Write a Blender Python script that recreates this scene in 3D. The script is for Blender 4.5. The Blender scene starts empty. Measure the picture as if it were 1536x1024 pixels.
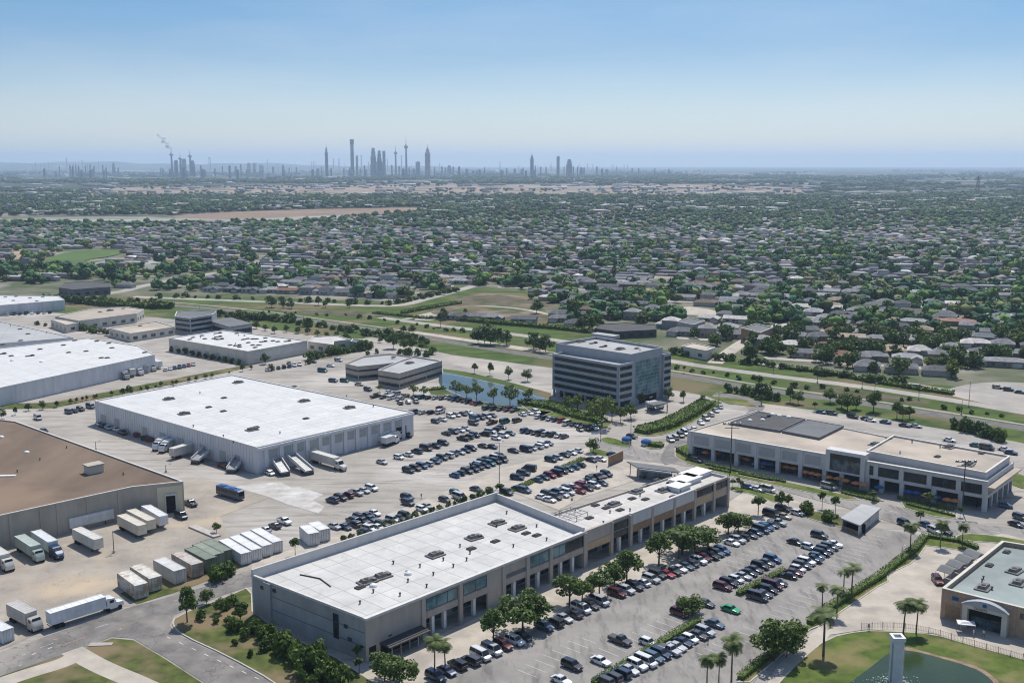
import bpy, math, random
import numpy as np
from mathutils import Vector, Matrix, noise as mnoise
random.seed(7); RNG = np.random.default_rng(7)
PI = math.pi
SC = bpy.context.scene
COL = SC.collection

# ------------------------------------------------------------ camera model
CH = 100.0                     # camera height above the ground, metres
FP = 1600.0                    # focal length in photo pixels (photo is 1536 wide)
PITCH = math.atan((512-246)/FP)
CP, SP = math.cos(PITCH), math.sin(PITCH)
def ray(px, py):
    a = (px-768)/FP; b = (512-py)/FP
    return (a, CP+b*SP, -SP+b*CP)
def G(px, py, z=0.0):
    """world point at height z seen at that photo pixel"""
    d = ray(px, py); t = (z-CH)/d[2]
    return Vector((d[0]*t, d[1]*t, z))
def proj(x, y, z=0.0):
    dz = z-CH
    f = y*CP-dz*SP; u = y*SP+dz*CP
    return (768+FP*x/f, 512-FP*u/f)
def hgt(px, pyb, pyt):
    b = G(px, pyb); d = ray(px, pyt); return CH+d[2]*b.y/d[1]
def at_dist(px, dist):
    """ground point on pixel column px at forward distance dist"""
    return Vector(((px-768)/FP*(dist*CP+CH*SP), dist, 0))

cam_d = bpy.data.cameras.new('camera'); cam = bpy.data.objects.new('camera', cam_d); COL.objects.link(cam)
cam.location = (0, 0, CH); cam.rotation_euler = (PI/2-PITCH, 0, 0)
cam_d.sensor_width = 36; cam_d.lens = 36*FP/1536; cam_d.clip_start = 1; cam_d.clip_end = 90000
SC.camera = cam

# ------------------------------------------------------------ object helpers
ORG = {}
USED = {}
def tag(o, label=None, cat=None, group=None, kind=None):
    if label:
        USED.setdefault(label, []).append(o.name); o['label'] = label
    if cat: o['category'] = cat
    if group: o['group'] = group
    if kind: o['kind'] = kind
    return o
def empty(name, loc=(0,0,0), rz=0, link=True):
    o = bpy.data.objects.new(name, None); o.location = loc; o.rotation_euler = (0,0,rz)
    o.empty_display_size = 0.5
    if link: COL.objects.link(o)
    ORG[o.name] = Vector(loc)
    return o

class MB:
    """collects shapes into ONE mesh"""
    def __init__(s): s.v = []; s.f = []; s.m = []; s.smooth = False
    def add(s, vs, fs, mi=0):
        o = len(s.v); s.v += [tuple(p) for p in vs]
        for f in fs: s.f.append([o+i for i in f]); s.m.append(mi)
    def box(s, c, d, rz=0, mi=0, taper=1.0):
        x, y, z = d[0]/2, d[1]/2, d[2]/2; cs, sn = math.cos(rz), math.sin(rz)
        vs = []
        for k, (sx, sy, sz) in enumerate([(-1,-1,-1),(1,-1,-1),(1,1,-1),(-1,1,-1),(-1,-1,1),(1,-1,1),(1,1,1),(-1,1,1)]):
            t = taper if sz > 0 else 1
            a, b = sx*x*t, sy*y*t
            vs.append((c[0]+a*cs-b*sn, c[1]+a*sn+b*cs, c[2]+sz*z))
        s.add(vs, [(0,3,2,1),(4,5,6,7),(0,1,5,4),(1,2,6,5),(2,3,7,6),(3,0,4,7)], mi)
    def prism(s, pts, z0, z1, mi=0, top=True, bottom=True):
        n = len(pts); vs = [(p[0],p[1],z0) for p in pts]+[(p[0],p[1],z1) for p in pts]
        fs = [(i,(i+1)%n,n+(i+1)%n,n+i) for i in range(n)]
        if top: fs.append(tuple(range(n,2*n)))
        if bottom: fs.append(tuple(range(n-1,-1,-1)))
        s.add(vs, fs, mi)
    def sheet(s, pts, z, mi=0):
        s.add([(p[0],p[1],z) for p in pts], [tuple(range(len(pts)))], mi)
    def ring(s, po, pi, z0, z1, mi=0):
        """wall ring between outer and inner outline"""
        n = len(po)
        vs = [(p[0],p[1],z0) for p in po]+[(p[0],p[1],z1) for p in po]+[(p[0],p[1],z1) for p in pi]+[(p[0],p[1],z0) for p in pi]
        fs = []
        for i in range(n):
            j = (i+1)%n
            fs += [(i,j,n+j,n+i),(n+i,n+j,2*n+j,2*n+i),(2*n+i,2*n+j,3*n+j,3*n+i),(3*n+i,3*n+j,j,i)]
        s.add(vs, fs, mi)
    def tube(s, p0, p1, r0, r1=None, n=6, mi=0, caps=True):
        r1 = r0 if r1 is None else r1
        p0, p1 = Vector(p0), Vector(p1); d = (p1-p0)
        if d.length < 1e-6: return
        q = d.to_track_quat('Z','Y'); vs = []
        for p, r in ((p0,r0),(p1,r1)):
            for k in range(n):
                a = 2*PI*k/n; vs.append(p+q@Vector((r*math.cos(a), r*math.sin(a), 0)))
        fs = [(k,(k+1)%n,n+(k+1)%n,n+k) for k in range(n)]
        if caps: fs += [tuple(range(n-1,-1,-1)), tuple(range(n,2*n))]
        s.add(vs, fs, mi)
    def lathe(s, c, prof, n=12, mi=0):
        vs = []; 
        for r, z in prof:
            for k in range(n):
                a = 2*PI*k/n; vs.append((c[0]+r*math.cos(a), c[1]+r*math.sin(a), c[2]+z))
        fs = []
        for i in range(len(prof)-1):
            for k in range(n):
                j = (k+1)%n; fs.append((i*n+k,i*n+j,(i+1)*n+j,(i+1)*n+k))
        fs.append(tuple(range((len(prof)-1)*n, len(prof)*n))); fs.append(tuple(range(n-1,-1,-1)))
        s.add(vs, fs, mi)
    def loft(s, secs, mi=0, closed=True):
        """secs: list of equal length point loops"""
        n = len(secs[0]); vs = [p for sec in secs for p in sec]; fs = []
        for i in range(len(secs)-1):
            for k in range(n if closed else n-1):
                j = (k+1)%n; fs.append((i*n+k,i*n+j,(i+1)*n+j,(i+1)*n+k))
        fs.append(tuple(range(n-1,-1,-1))); fs.append(tuple(range((len(secs)-1)*n, len(secs)*n)))
        s.add(vs, fs, mi)
    def build(s, name, mats, parent=None, link=True, smooth=False, loc=None):
        org = Vector((0,0,0))
        if parent is not None: org = ORG.get(parent.name, org)
        if loc is not None: org = Vector(loc)
        me = bpy.data.meshes.new(name)
        ox, oy, oz = org
        me.from_pydata([(a-ox,b-oy,c-oz) for a,b,c in s.v], [], s.f)
        if not isinstance(mats, (list,tuple)): mats = [mats]
        for m in mats: me.materials.append(m)
        if len(mats) > 1: me.polygons.foreach_set('material_index', s.m)
        if smooth: me.polygons.foreach_set('use_smooth', [True]*len(s.f))
        me.update()
        o = bpy.data.objects.new(name, me)
        if link: COL.objects.link(o)
        if parent is not None: o.parent = parent
        else: o.location = org
        ORG[o.name] = org
        return o

def np_mesh(name, V, F, mat, colors=None, link=True):
    """V (n,3), F (m,k) same-size polygons, colors (m,3) per face -> one object"""
    me = bpy.data.meshes.new(name); k = F.shape[1]
    me.vertices.add(len(V)); me.vertices.foreach_set('co', V.astype(np.float32).ravel())
    me.loops.add(F.size); me.loops.foreach_set('vertex_index', F.astype(np.int32).ravel())
    me.polygons.add(len(F)); me.polygons.foreach_set('loop_start', np.arange(0,F.size,k,dtype=np.int32))
    me.polygons.foreach_set('loop_total', np.full(len(F),k,dtype=np.int32))
    me.update(calc_edges=True)
    if colors is not None:
        at = me.color_attributes.new('Col','FLOAT_COLOR','CORNER')
        c = np.ones((F.size,4),np.float32); c[:,:3] = np.repeat(colors,k,axis=0)
        at.data.foreach_set('color', c.ravel())
    me.materials.append(mat)
    o = bpy.data.objects.new(name, me)
    if link: COL.objects.link(o)
    return o

def copy_tree(o, parent=None, color=None):
    c = o.copy(); COL.objects.link(c); c.parent = parent
    if color is not None and o.get('_paint'): c.color = color
    for ch in KIDS.get(o.name, ()): copy_tree(ch, c, color)
    if '_paint' in c: del c['_paint']
    return c
KIDS = {}
def proto_part(root, name, mb, mats, paint=False, smooth=False):
    o = mb.build(name, mats, root, link=False, smooth=smooth)
    KIDS.setdefault(root.name, []).append(o)
    if paint: o['_paint'] = 1
    return o
def proto(name): return empty(name, link=False)
def place(pr, loc, rz, label, cat, group=None, color=None, scale=1.0):
    o = copy_tree(pr, None, color); o.location = loc; o.rotation_euler = (0,0,rz)
    if scale != 1.0: o.scale = (scale,)*3 if not isinstance(scale,(tuple,list)) else scale
    return tag(o, label, cat, group)

ORDS = 'first second third fourth fifth sixth seventh eighth ninth tenth eleventh twelfth thirteenth fourteenth fifteenth sixteenth seventeenth eighteenth nineteenth'.split()
def ordw(n):
    if n <= 19: return ORDS[n-1]
    tens = {2:('twentieth','twenty'),3:('thirtieth','thirty'),4:('fortieth','forty'),5:('fiftieth','fifty'),6:('sixtieth','sixty'),7:('seventieth','seventy')}
    t, r = divmod(n, 10)
    return tens[t][0] if r == 0 else tens[t][1]+'-'+ORDS[r-1]

# ------------------------------------------------------------ materials
MATS = {}
def _nodes(name):
    m = bpy.data.materials.new(name); m.use_nodes = True; nt = m.node_tree
    b = nt.nodes['Principled BSDF']; return m, nt, b
def pm(name, c1, c2=None, scale=1.0, rough=0.85, bump=0.0, detail=4, spec=0.3, metal=0.0, c3=None, scale3=0.1, f3=(0.5,0.7), coord='world', stretch=None, bscale=None, extra=None):
    """two-tone noise material, with an optional third colour in big patches"""
    m, nt, b = _nodes(name); N, L = nt.nodes, nt.links
    b.inputs['Roughness'].default_value = rough; b.inputs['Metallic'].default_value = metal
    b.inputs['Specular IOR Level'].default_value = spec
    c4 = lambda c: (c[0],c[1],c[2],1)
    if c2 is None: c2 = tuple(x*0.82 for x in c1)
    if coord == 'world':
        src = N.new('ShaderNodeNewGeometry').outputs['Position']
    else:
        src = N.new('ShaderNodeTexCoord').outputs['Object']
    if stretch:
        mp = N.new('ShaderNodeMapping'); mp.inputs['Scale'].default_value = stretch; L.new(src, mp.inputs['Vector']); src2 = mp.outputs[0]
    else: src2 = src
    n = N.new('ShaderNodeTexNoise'); n.inputs['Scale'].default_value = scale; n.inputs['Detail'].default_value = detail; n.inputs['Roughness'].default_value = 0.6
    L.new(src2, n.inputs['Vector'])
    r = N.new('ShaderNodeValToRGB'); r.color_ramp.elements[0].position = 0.35; r.color_ramp.elements[1].position = 0.68
    r.color_ramp.elements[0].color = c4(c2); r.color_ramp.elements[1].color = c4(c1)
    L.new(n.outputs['Fac'], r.inputs['Fac']); out = r.outputs['Color']
    def mix(a, col, fac, mode='MIX'):
        x = N.new('ShaderNodeMix'); x.data_type = 'RGBA'; x.blend_type = mode
        L.new(fac, x.inputs['Factor']) if not isinstance(fac, float) else setattr(x.inputs['Factor'],'default_value',fac)
        L.new(a, x.inputs['A'])
        if isinstance(col, tuple): x.inputs['B'].default_value = c4(col)
        else: L.new(col, x.inputs['B'])
        return x.outputs['Result']
    if c3 is not None:
        n3 = N.new('ShaderNodeTexNoise'); n3.inputs['Scale'].default_value = scale3; n3.inputs['Detail'].default_value = 3; L.new(src, n3.inputs['Vector'])
        mr = N.new('ShaderNodeMapRange'); mr.inputs['From Min'].default_value = f3[0]; mr.inputs['From Max'].default_value = f3[1]
        L.new(n3.outputs['Fac'], mr.inputs['Value']); out = mix(out, c3, mr.outputs[0])
    if extra: out = extra(N, L, src, out, mix)
    L.new(out, b.inputs['Base Color'])
    if bump:
        bn = N.new('ShaderNodeTexNoise'); bn.inputs['Scale'].default_value = bscale or scale*3; bn.inputs['Detail'].default_value = 5; L.new(src, bn.inputs['Vector'])
        bp = N.new('ShaderNodeBump'); bp.inputs['Strength'].default_value = bump; bp.inputs['Distance'].default_value = 0.05
        L.new(bn.outputs['Fac'], bp.inputs['Height']); L.new(bp.outputs[0], b.inputs['Normal'])
    MATS[name] = m; return m
def objcol(name, rough=0.5, spec=0.5, metal=0.0, var=0.12, scale=1.5, coat=0.0):
    """base colour is the object's own colour times a little noise"""
    m, nt, b = _nodes(name); N, L = nt.nodes, nt.links
    b.inputs['Roughness'].default_value = rough; b.inputs['Specular IOR Level'].default_value = spec; b.inputs['Metallic'].default_value = metal
    b.inputs['Coat Weight'].default_value = coat
    oi = N.new('ShaderNodeObjectInfo'); tc = N.new('ShaderNodeTexCoord')
    n = N.new('ShaderNodeTexNoise'); n.inputs['Scale'].default_value = scale; n.inputs['Detail'].default_value = 4; L.new(tc.outputs['Object'], n.inputs['Vector'])
    mr = N.new('ShaderNodeMapRange'); mr.inputs['From Min'].default_value = .3; mr.inputs['From Max'].default_value = .7
    mr.inputs['To Min'].default_value = 1-var*1.5; mr.inputs['To Max'].default_value = 1+var*.5; L.new(n.outputs['Fac'], mr.inputs['Value'])
    v = N.new('ShaderNodeVectorMath'); v.operation = 'SCALE'; L.new(oi.outputs['Color'], v.inputs[0]); L.new(mr.outputs[0], v.inputs['Scale'])
    L.new(v.outputs[0], b.inputs['Base Color']); MATS[name] = m; return m
def attrcol(name, rough=0.85, spec=0.2, trans=0.0):
    m, nt, b = _nodes(name); N, L = nt.nodes, nt.links
    b.inputs['Roughness'].default_value = rough; b.inputs['Specular IOR Level'].default_value = spec
    a = N.new('ShaderNodeVertexColor'); a.layer_name = 'Col'; L.new(a.outputs['Color'], b.inputs['Base Color']); MATS[name] = m; return m
def leafmat(name, c1, c2, c3, scale=0.35):
    """leaf colours vary per object and per clump"""
    m, nt, b = _nodes(name); N, L = nt.nodes, nt.links
    b.inputs['Roughness'].default_value = 0.6; b.inputs['Specular IOR Level'].default_value = 0.25
    tc = N.new('ShaderNodeTexCoord'); n = N.new('ShaderNodeTexNoise'); n.inputs['Scale'].default_value = scale; n.inputs['Detail'].default_value = 5
    n.inputs['Roughness'].default_value = .7
    L.new(tc.outputs['Object'], n.inputs['Vector'])
    r = N.new('ShaderNodeValToRGB'); e = r.color_ramp.elements; e[0].position = .32; e[1].position = .7; e[0].color = (*c1,1); e[1].color = (*c2,1)
    L.new(n.outputs['Fac'], r.inputs['Fac'])
    oi = N.new('ShaderNodeObjectInfo'); x = N.new('ShaderNodeMix'); x.data_type = 'RGBA'
    mr = N.new('ShaderNodeMapRange'); mr.inputs['To Max'].default_value = .55; L.new(oi.outputs['Random'], mr.inputs['Value'])
    L.new(mr.outputs[0], x.inputs['Factor']); L.new(r.outputs[0], x.inputs['A']); x.inputs['B'].default_value = (*c3,1)
    L.new(x.outputs['Result'], b.inputs['Base Color'])
    tr = N.new('ShaderNodeBsdfTranslucent'); L.new(x.outputs['Result'], tr.inputs['Color'])
    ms = N.new('ShaderNodeMixShader'); ms.inputs[0].default_value = .25; L.new(b.outputs[0], ms.inputs[1]); L.new(tr.outputs[0], ms.inputs[2])
    L.new(ms.outputs[0], N['Material Output'].inputs['Surface']); MATS[name] = m; return m

def cracks(scale, width, col, fac=0.6):
    """thin joint / crack lines"""
    def f(N, L, src, out, mix):
        v = N.new('ShaderNodeTexVoronoi'); v.feature = 'DISTANCE_TO_EDGE'; v.inputs['Scale'].default_value = scale
        nn = N.new('ShaderNodeTexNoise'); nn.inputs['Scale'].default_value = scale*3
        L.new(src, nn.inputs['Vector'])
        va = N.new('ShaderNodeVectorMath'); va.operation = 'MULTIPLY_ADD'; va.inputs[1].default_value = (.6/scale,)*3
        L.new(nn.outputs['Color'], va.inputs[0]); L.new(src, va.inputs[2]); L.new(va.outputs[0], v.inputs['Vector'])
        mr = N.new('ShaderNodeMapRange'); mr.inputs['From Min'].default_value = 0; mr.inputs['From Max'].default_value = width
        mr.inputs['To Min'].default_value = fac; mr.inputs['To Max'].default_value = 0; L.new(v.outputs['Distance'], mr.inputs['Value'])
        return mix(out, col, mr.outputs[0])
    return f
def slabs(size, ang, width, col, fac=0.5, row=1.0, vary=0.0, stains=None):
    """rectangular joints of poured slabs / membrane sheets, turned by ang"""
    def f(N, L, src, out, mix):
        mp = N.new('ShaderNodeMapping'); mp.inputs['Rotation'].default_value = (0,0,-ang); L.new(src, mp.inputs['Vector'])
        br = N.new('ShaderNodeTexBrick'); br.offset = 0.0; br.inputs['Scale'].default_value = 1.0
        br.inputs['Brick Width'].default_value = size; br.inputs['Row Height'].default_value = size*row; br.inputs['Mortar Size'].default_value = width
        br.inputs['Color1'].default_value = (0,0,0,1); br.inputs['Color2'].default_value = (vary,vary,vary,1); br.inputs['Mortar'].default_value = (1,1,1,1)
        br.inputs['Mortar Smooth'].default_value = 0.2
        L.new(mp.outputs[0], br.inputs['Vector'])
        sc = N.new('ShaderNodeMath'); sc.operation = 'MULTIPLY'; sc.inputs[1].default_value = fac; L.new(br.outputs['Color'], sc.inputs[0])
        o = mix(out, col, sc.outputs[0])
        if stains:
            sscale, scol, s0, s1, st = stains
            n = N.new('ShaderNodeTexNoise'); n.inputs['Scale'].default_value = sscale; n.inputs['Detail'].default_value = 7; n.inputs['Roughness'].default_value = .7
            m2 = N.new('ShaderNodeMapping'); m2.inputs['Rotation'].default_value = (0,0,-ang); m2.inputs['Scale'].default_value = st
            L.new(src, m2.inputs['Vector']); L.new(m2.outputs[0], n.inputs['Vector'])
            mr = N.new('ShaderNodeMapRange'); mr.inputs['From Min'].default_value = s0; mr.inputs['From Max'].default_value = s1; mr.inputs['To Max'].default_value = .85
            L.new(n.outputs['Fac'], mr.inputs['Value']); o = mix(o, scol, mr.outputs[0])
            m3 = N.new('ShaderNodeMapping'); m3.inputs['Rotation'].default_value = (0,0,-ang-1.2); m3.inputs['Scale'].default_value = (st[0]*.8,st[1]*1.6,1); m3.inputs['Location'].default_value = (31,7,0)
            n4 = N.new('ShaderNodeTexNoise'); n4.inputs['Scale'].default_value = sscale*.8; n4.inputs['Detail'].default_value = 8; L.new(src, m3.inputs['Vector']); L.new(m3.outputs[0], n4.inputs['Vector'])
            mr4 = N.new('ShaderNodeMapRange'); mr4.inputs['From Min'].default_value = .56; mr4.inputs['From Max'].default_value = .75; mr4.inputs['To Max'].default_value = .3; L.new(n4.outputs['Fac'], mr4.inputs['Value'])
            o = mix(o, tuple(min(.56,c*2.9) for c in scol), mr4.outputs[0])
        return o
    return f
AZ1 = math.atan((2308-768)/FP)            # heading of the long shop building
UA = PI/2-AZ1                             # its angle from the x axis
U = Vector((math.cos(UA), math.sin(UA), 0)); W = Vector((U.y, -U.x, 0))
# ------------------------------------------------------------ material library
M = {}
def D(k, m): M[k] = m; return m
D('lot', pm('worn_concrete', (.375,.345,.30), (.265,.243,.213), .06, .9, .1, 8, .2, c3=(.45,.42,.38), scale3=.02, bscale=2,
   extra=slabs(9.0, UA, .035, (.20,.175,.15), .45, stains=(.3,(.165,.145,.125),.5,.68,(.14,1,1)))))
D('yard', pm('dusty_yard', (.38,.335,.275), (.25,.222,.19), .09, .95, .1, 9, .15, c3=(.45,.36,.255), scale3=.03, f3=(.53,.66),
   extra=cracks(.12,.012,(.16,.14,.12),.5)))
D('asphalt_lot', pm('sun_bleached_asphalt', (.30,.28,.255), (.20,.187,.17), .09, .9, .15, 9, .2, c3=(.30,.28,.255), scale3=.03, bscale=3,
   extra=slabs(14.0, UA, .03, (.10,.095,.09), .5, row=.6, stains=(.4,(.10,.094,.088),.5,.7,(1,.22,1)))))
D('road', pm('old_asphalt_road', (.225,.21,.19), (.135,.127,.118), .2, .9, .1, 10, .2, c3=(.28,.255,.225), scale3=.05, f3=(.5,.68),
   extra=cracks(.15,.018,(.06,.057,.055),.7)))
D('pale_road', pm('pale_road', (.36,.335,.30), (.26,.24,.215), .08, .9, .05, 7, .2, c3=(.42,.37,.31), scale3=.03))
D('rail', pm('track_ballast', (.19,.18,.17), (.12,.115,.11), .3, .95, 0, 6, .1))
D('path', pm('concrete_path', (.47,.42,.35), (.36,.32,.27), .2, .9, .05, 6, .2, c3=(.30,.27,.235), scale3=.12, f3=(.52,.7), extra=slabs(3.0, UA, .02, (.22,.2,.18), .5)))
D('kerb', pm('kerb_concrete', (.46,.43,.38), (.36,.33,.29), .7, .9))
D('white_patch', pm('washed_concrete', (.60,.59,.57), (.35,.325,.29), .2, .9, 0, 12, .2, extra=slabs(4,UA,.05,(.36,.33,.29),.8,vary=.5)))
D('line', pm('parking_paint', (.62,.61,.58), (.40,.385,.36), .8, .8))
D('orange_paint', pm('orange_marking_paint', (.48,.25,.15), (.24,.21,.19), 1.1, .8))
D('lawn', pm('lawn_grass', (.115,.155,.034), (.055,.080,.020), .25, .95, .3, 8, .1, c3=(.19,.165,.075), scale3=.09, f3=(.48,.66), bscale=4))
D('rough_grass', pm('rough_grass', (.115,.13,.038), (.045,.062,.02), .3, .95, .3, 10, .1, c3=(.19,.145,.085), scale3=.07, f3=(.47,.60)))
D('strip_grass', pm('verge_grass', (.095,.14,.032), (.042,.066,.02), .09, .95, .1, 10, .1, c3=(.15,.125,.07), scale3=.03, f3=(.5,.64), stretch=(.5,1.3,1)))
D('suburb_ground', pm('suburb_ground', (.185,.175,.13), (.06,.085,.035), .035, .95, 0, 8, .1, c3=(.255,.23,.19), scale3=.012, f3=(.54,.66)))
D('dirt_patch', pm('brown_scrubland', (.15,.12,.085), (.062,.068,.032), .07, .95, .1, 9, .1, c3=(.21,.165,.12), scale3=.03, f3=(.5,.62)))
D('dirt', pm('bare_dirt', (.41,.30,.21), (.28,.20,.14), .05, .95, 0, 7, .1))
D('tan_field', pm('dry_field', (.35,.27,.21), (.20,.165,.13), .008, .95, 0, 8, .1, c3=(.09,.10,.06), scale3=.006, f3=(.55,.62), stretch=(.35,1.2,1)))
D('orange_field', pm('ploughed_field', (.28,.20,.145), (.19,.145,.11), .01, .95, 0, 6, .1))
D('pale_sheet', pm('pale_field', (.40,.385,.35), (.16,.17,.14), .015, .95, 0, 6, .1, stretch=(.3,1.5,1)))
D('green_field', pm('green_field', (.10,.16,.05), (.075,.115,.038), .01, .95, 0, 6, .1))
D('bank', pm('muddy_bank', (.33,.24,.17), (.18,.13,.09), .5, .95, .4, 8, .1))
# water
def water(name, col, rough=.06):
    m, nt, b = _nodes(name); N, L = nt.nodes, nt.links
    b.inputs['Base Color'].default_value = (*col,1); b.inputs['Roughness'].default_value = rough; b.inputs['IOR'].default_value = 1.33
    g = N.new('ShaderNodeNewGeometry'); n = N.new('ShaderNodeTexNoise'); n.inputs['Scale'].default_value = .9; n.inputs['Detail'].default_value = 3; L.new(g.outputs['Position'], n.inputs['Vector'])
    bp = N.new('ShaderNodeBump'); bp.inputs['Strength'].default_value = .12; bp.inputs['Distance'].default_value = .1; L.new(n.outputs['Fac'], bp.inputs['Height']); L.new(bp.outputs[0], b.inputs['Normal'])
    n2 = N.new('ShaderNodeTexNoise'); n2.inputs['Scale'].default_value = .06; L.new(g.outputs['Position'], n2.inputs['Vector'])
    r = N.new('ShaderNodeValToRGB'); r.color_ramp.elements[0].color = (*col,1); r.color_ramp.elements[1].color = (col[0]*1.6,col[1]*1.35,col[2],1); r.color_ramp.elements[0].position=.4; r.color_ramp.elements[1].position=.65
    L.new(n2.outputs['Fac'], r.inputs['Fac']); L.new(r.outputs[0], b.inputs['Base Color'])
    return m
D('pond', water('green_pond_water', (.024,.043,.018), .14))
D('lake', water('blue_pond_water', (.05,.075,.085), .12))
# walls and roofs
D('white_roof', pm('white_membrane_roof', (.60,.595,.575), (.50,.497,.485), .12, .75, 0, 9, .3, c3=(.54,.537,.525), scale3=.03, extra=slabs(9, UA, .12, (.34,.34,.33), .9, row=.45, vary=.16, stains=(.4,(.42,.41,.385),.53,.76,(1,.3,1)))))
def _sheets(a): return slabs(4.6, a, 0.1, (.26,.255,.245), .95, row=1.5, vary=.2, stains=(.35,(.33,.315,.29),.54,.78,(1,.45,1)))
D('mall_roof', pm('mall_membrane_roof', (.575,.56,.53), (.45,.44,.415), .16, .7, 0, 9, .3, extra=_sheets(UA)))
D('mall_roof2', pm('cream_membrane_roof', (.55,.52,.475), (.44,.415,.38), .15, .75, 0, 9, .3, extra=_sheets(UA)))
D('brown_roof', pm('brown_gravel_roof', (.195,.145,.105), (.125,.093,.07), .06, .95, .1, 9, .15, c3=(.24,.17,.12), scale3=.03, stretch=(1,.3,1)))
D('beige_roof', pm('beige_gravel_roof', (.43,.37,.30), (.31,.27,.225), .1, .9, 0, 8, .2, c3=(.50,.43,.35), scale3=.04, extra=slabs(12,UA-.15,.05,(.36,.31,.26),.4)))
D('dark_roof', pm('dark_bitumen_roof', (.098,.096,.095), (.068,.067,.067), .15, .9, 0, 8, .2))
D('slate_roof', pm('grey_bitumen_roof', (.165,.17,.175), (.125,.13,.133), .15, .9, 0, 8, .2))
D('green_roof', pm('pale_green_roof', (.265,.30,.285), (.205,.235,.225), .15, .85, 0, 8, .2, c3=(.30,.35,.33), scale3=.06))
D('grey_roof', pm('grey_membrane_roof', (.40,.40,.395), (.31,.31,.305), .05, .85, 0, 8, .2, extra=slabs(16,.35,.12,(.22,.22,.22),.6)))
D('white_wall', pm('white_metal_wall', (.66,.665,.67), (.53,.535,.545), .6, .6, 0, 6, .4, stretch=(1,1,.15), c3=(.56,.56,.555), scale3=.15))
D('grey_wall', pm('grey_render_wall', (.41,.395,.375), (.34,.325,.31), .5, .9, .1, 7, .2, c3=(.30,.29,.28), scale3=.12, stretch=(1,1,.25)))
D('taupe_wall', pm('taupe_panel_wall', (.45,.40,.345), (.365,.325,.28), .5, .9, .1, 7, .2, stretch=(1,1,.3)))
D('beige_wall', pm('beige_panel_wall', (.43,.385,.32), (.35,.31,.26), .4, .9, .05, 7, .2, stretch=(1,1,.2)))
D('cream_wall', pm('cream_wall', (.60,.56,.48), (.50,.465,.40), .4, .85, 0, 6, .2, stretch=(1,1,.3)))
D('yellow_wall', pm('pale_yellow_wall', (.60,.56,.41), (.52,.48,.35), .4, .85))
D('office_wall', pm('office_concrete_panel', (.36,.375,.395), (.31,.325,.345), .3, .7, 0, 6, .35))
D('mall_wall', pm('pale_grey_shop_wall', (.57,.555,.54), (.49,.48,.465), .4, .85, 0, 6, .25, stretch=(1,1,.3)))
D('brown_band', pm('brown_cladding', (.31,.205,.12), (.24,.155,.095), .8, .8, 0, 6, .3))
D('tan_band', pm('tan_cladding', (.50,.375,.23), (.42,.31,.19), .8, .8))
D('brick', pm('tan_brick', (.42,.31,.225), (.33,.235,.165), 1.2, .9, .1, 6, .2, extra=slabs(1.2,UA+.25,.02,(.2,.14,.1),.3)))
D('trim', pm('pale_trim', (.62,.60,.56), (.52,.50,.47), .8, .8))
D('shutter', pm('grey_roller_shutter', (.40,.40,.39), (.33,.33,.325), .7, .7, stretch=(1,1,6)))
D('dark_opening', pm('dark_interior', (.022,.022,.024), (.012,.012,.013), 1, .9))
D('metal', pm('galvanised_metal', (.36,.36,.355), (.22,.22,.22), 1.5, .5, 0, 5, .5, metal=.4, coord='obj'))
D('dark_metal', pm('dark_metal', (.07,.07,.072), (.045,.045,.047), 1.5, .6, coord='obj'))
D('unit', pm('roof_unit_metal', (.17,.165,.155), (.075,.072,.068), 1.2, .6, 0, 6, .4, coord='obj'))
D('unit_dark', pm('roof_unit_grille', (.085,.085,.083), (.04,.04,.04), 2, .8, coord='obj'))
D('white_paint', pm('weathered_white_paint', (.74,.74,.73), (.60,.59,.57), .8, .55, 0, 6, .4, coord='obj'))
def glass(name, col, rough=.08, col2=None, sc=.5):
    m, nt, b = _nodes(name); N, L = nt.nodes, nt.links
    b.inputs['Roughness'].default_value = rough; b.inputs['Specular IOR Level'].default_value = .4; b.inputs['Metallic'].default_value = .0
    g = N.new('ShaderNodeNewGeometry'); n = N.new('ShaderNodeTexNoise'); n.inputs['Scale'].default_value = sc; n.inputs['Detail'].default_value = 2; L.new(g.outputs['Position'], n.inputs['Vector'])
    r = N.new('ShaderNodeValToRGB'); r.color_ramp.elements[0].color = (*col,1); r.color_ramp.elements[1].color = (*(col2 or tuple(2*c for c in col)),1); r.color_ramp.elements[0].position=.42; r.color_ramp.elements[1].position=.62
    r.color_ramp.interpolation = 'LINEAR'
    L.new(n.outputs['Fac'], r.inputs['Fac']); L.new(r.outputs[0], b.inputs['Base Color']); return m
D('glass', glass('dark_blue_glass', (.006,.012,.018), .25, (.018,.034,.044), .5))
D('teal_glass', glass('teal_glass', (.07,.15,.165), .12, (.17,.30,.32), .3))
D('shop_glass', glass('shop_glass', (.03,.04,.045), .1, (.10,.15,.17), .5))
D('car_glass', glass('car_glass', (.012,.014,.017), .05, (.02,.024,.028)))
D('paint', objcol('car_paint', .28, .5, .15, .05, 1, coat=.5))
D('tyre', pm('tyre_rubber', (.02,.02,.02), (.014,.014,.014), 3, .9, coord='obj'))
D('rim', pm('wheel_rim', (.35,.35,.36), (.22,.22,.23), 3, .4, metal=.6, coord='obj'))
D('headlight', pm('headlight_lens', (.75,.76,.78), (.6,.6,.62), 4, .15, coord='obj'))
D('taillight', pm('tail_light_lens', (.35,.02,.02), (.25,.015,.015), 4, .2, coord='obj'))
D('box_paint', objcol('trailer_paint', .6, .35, 0, .15, .5))
D('rusty', None)
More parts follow.
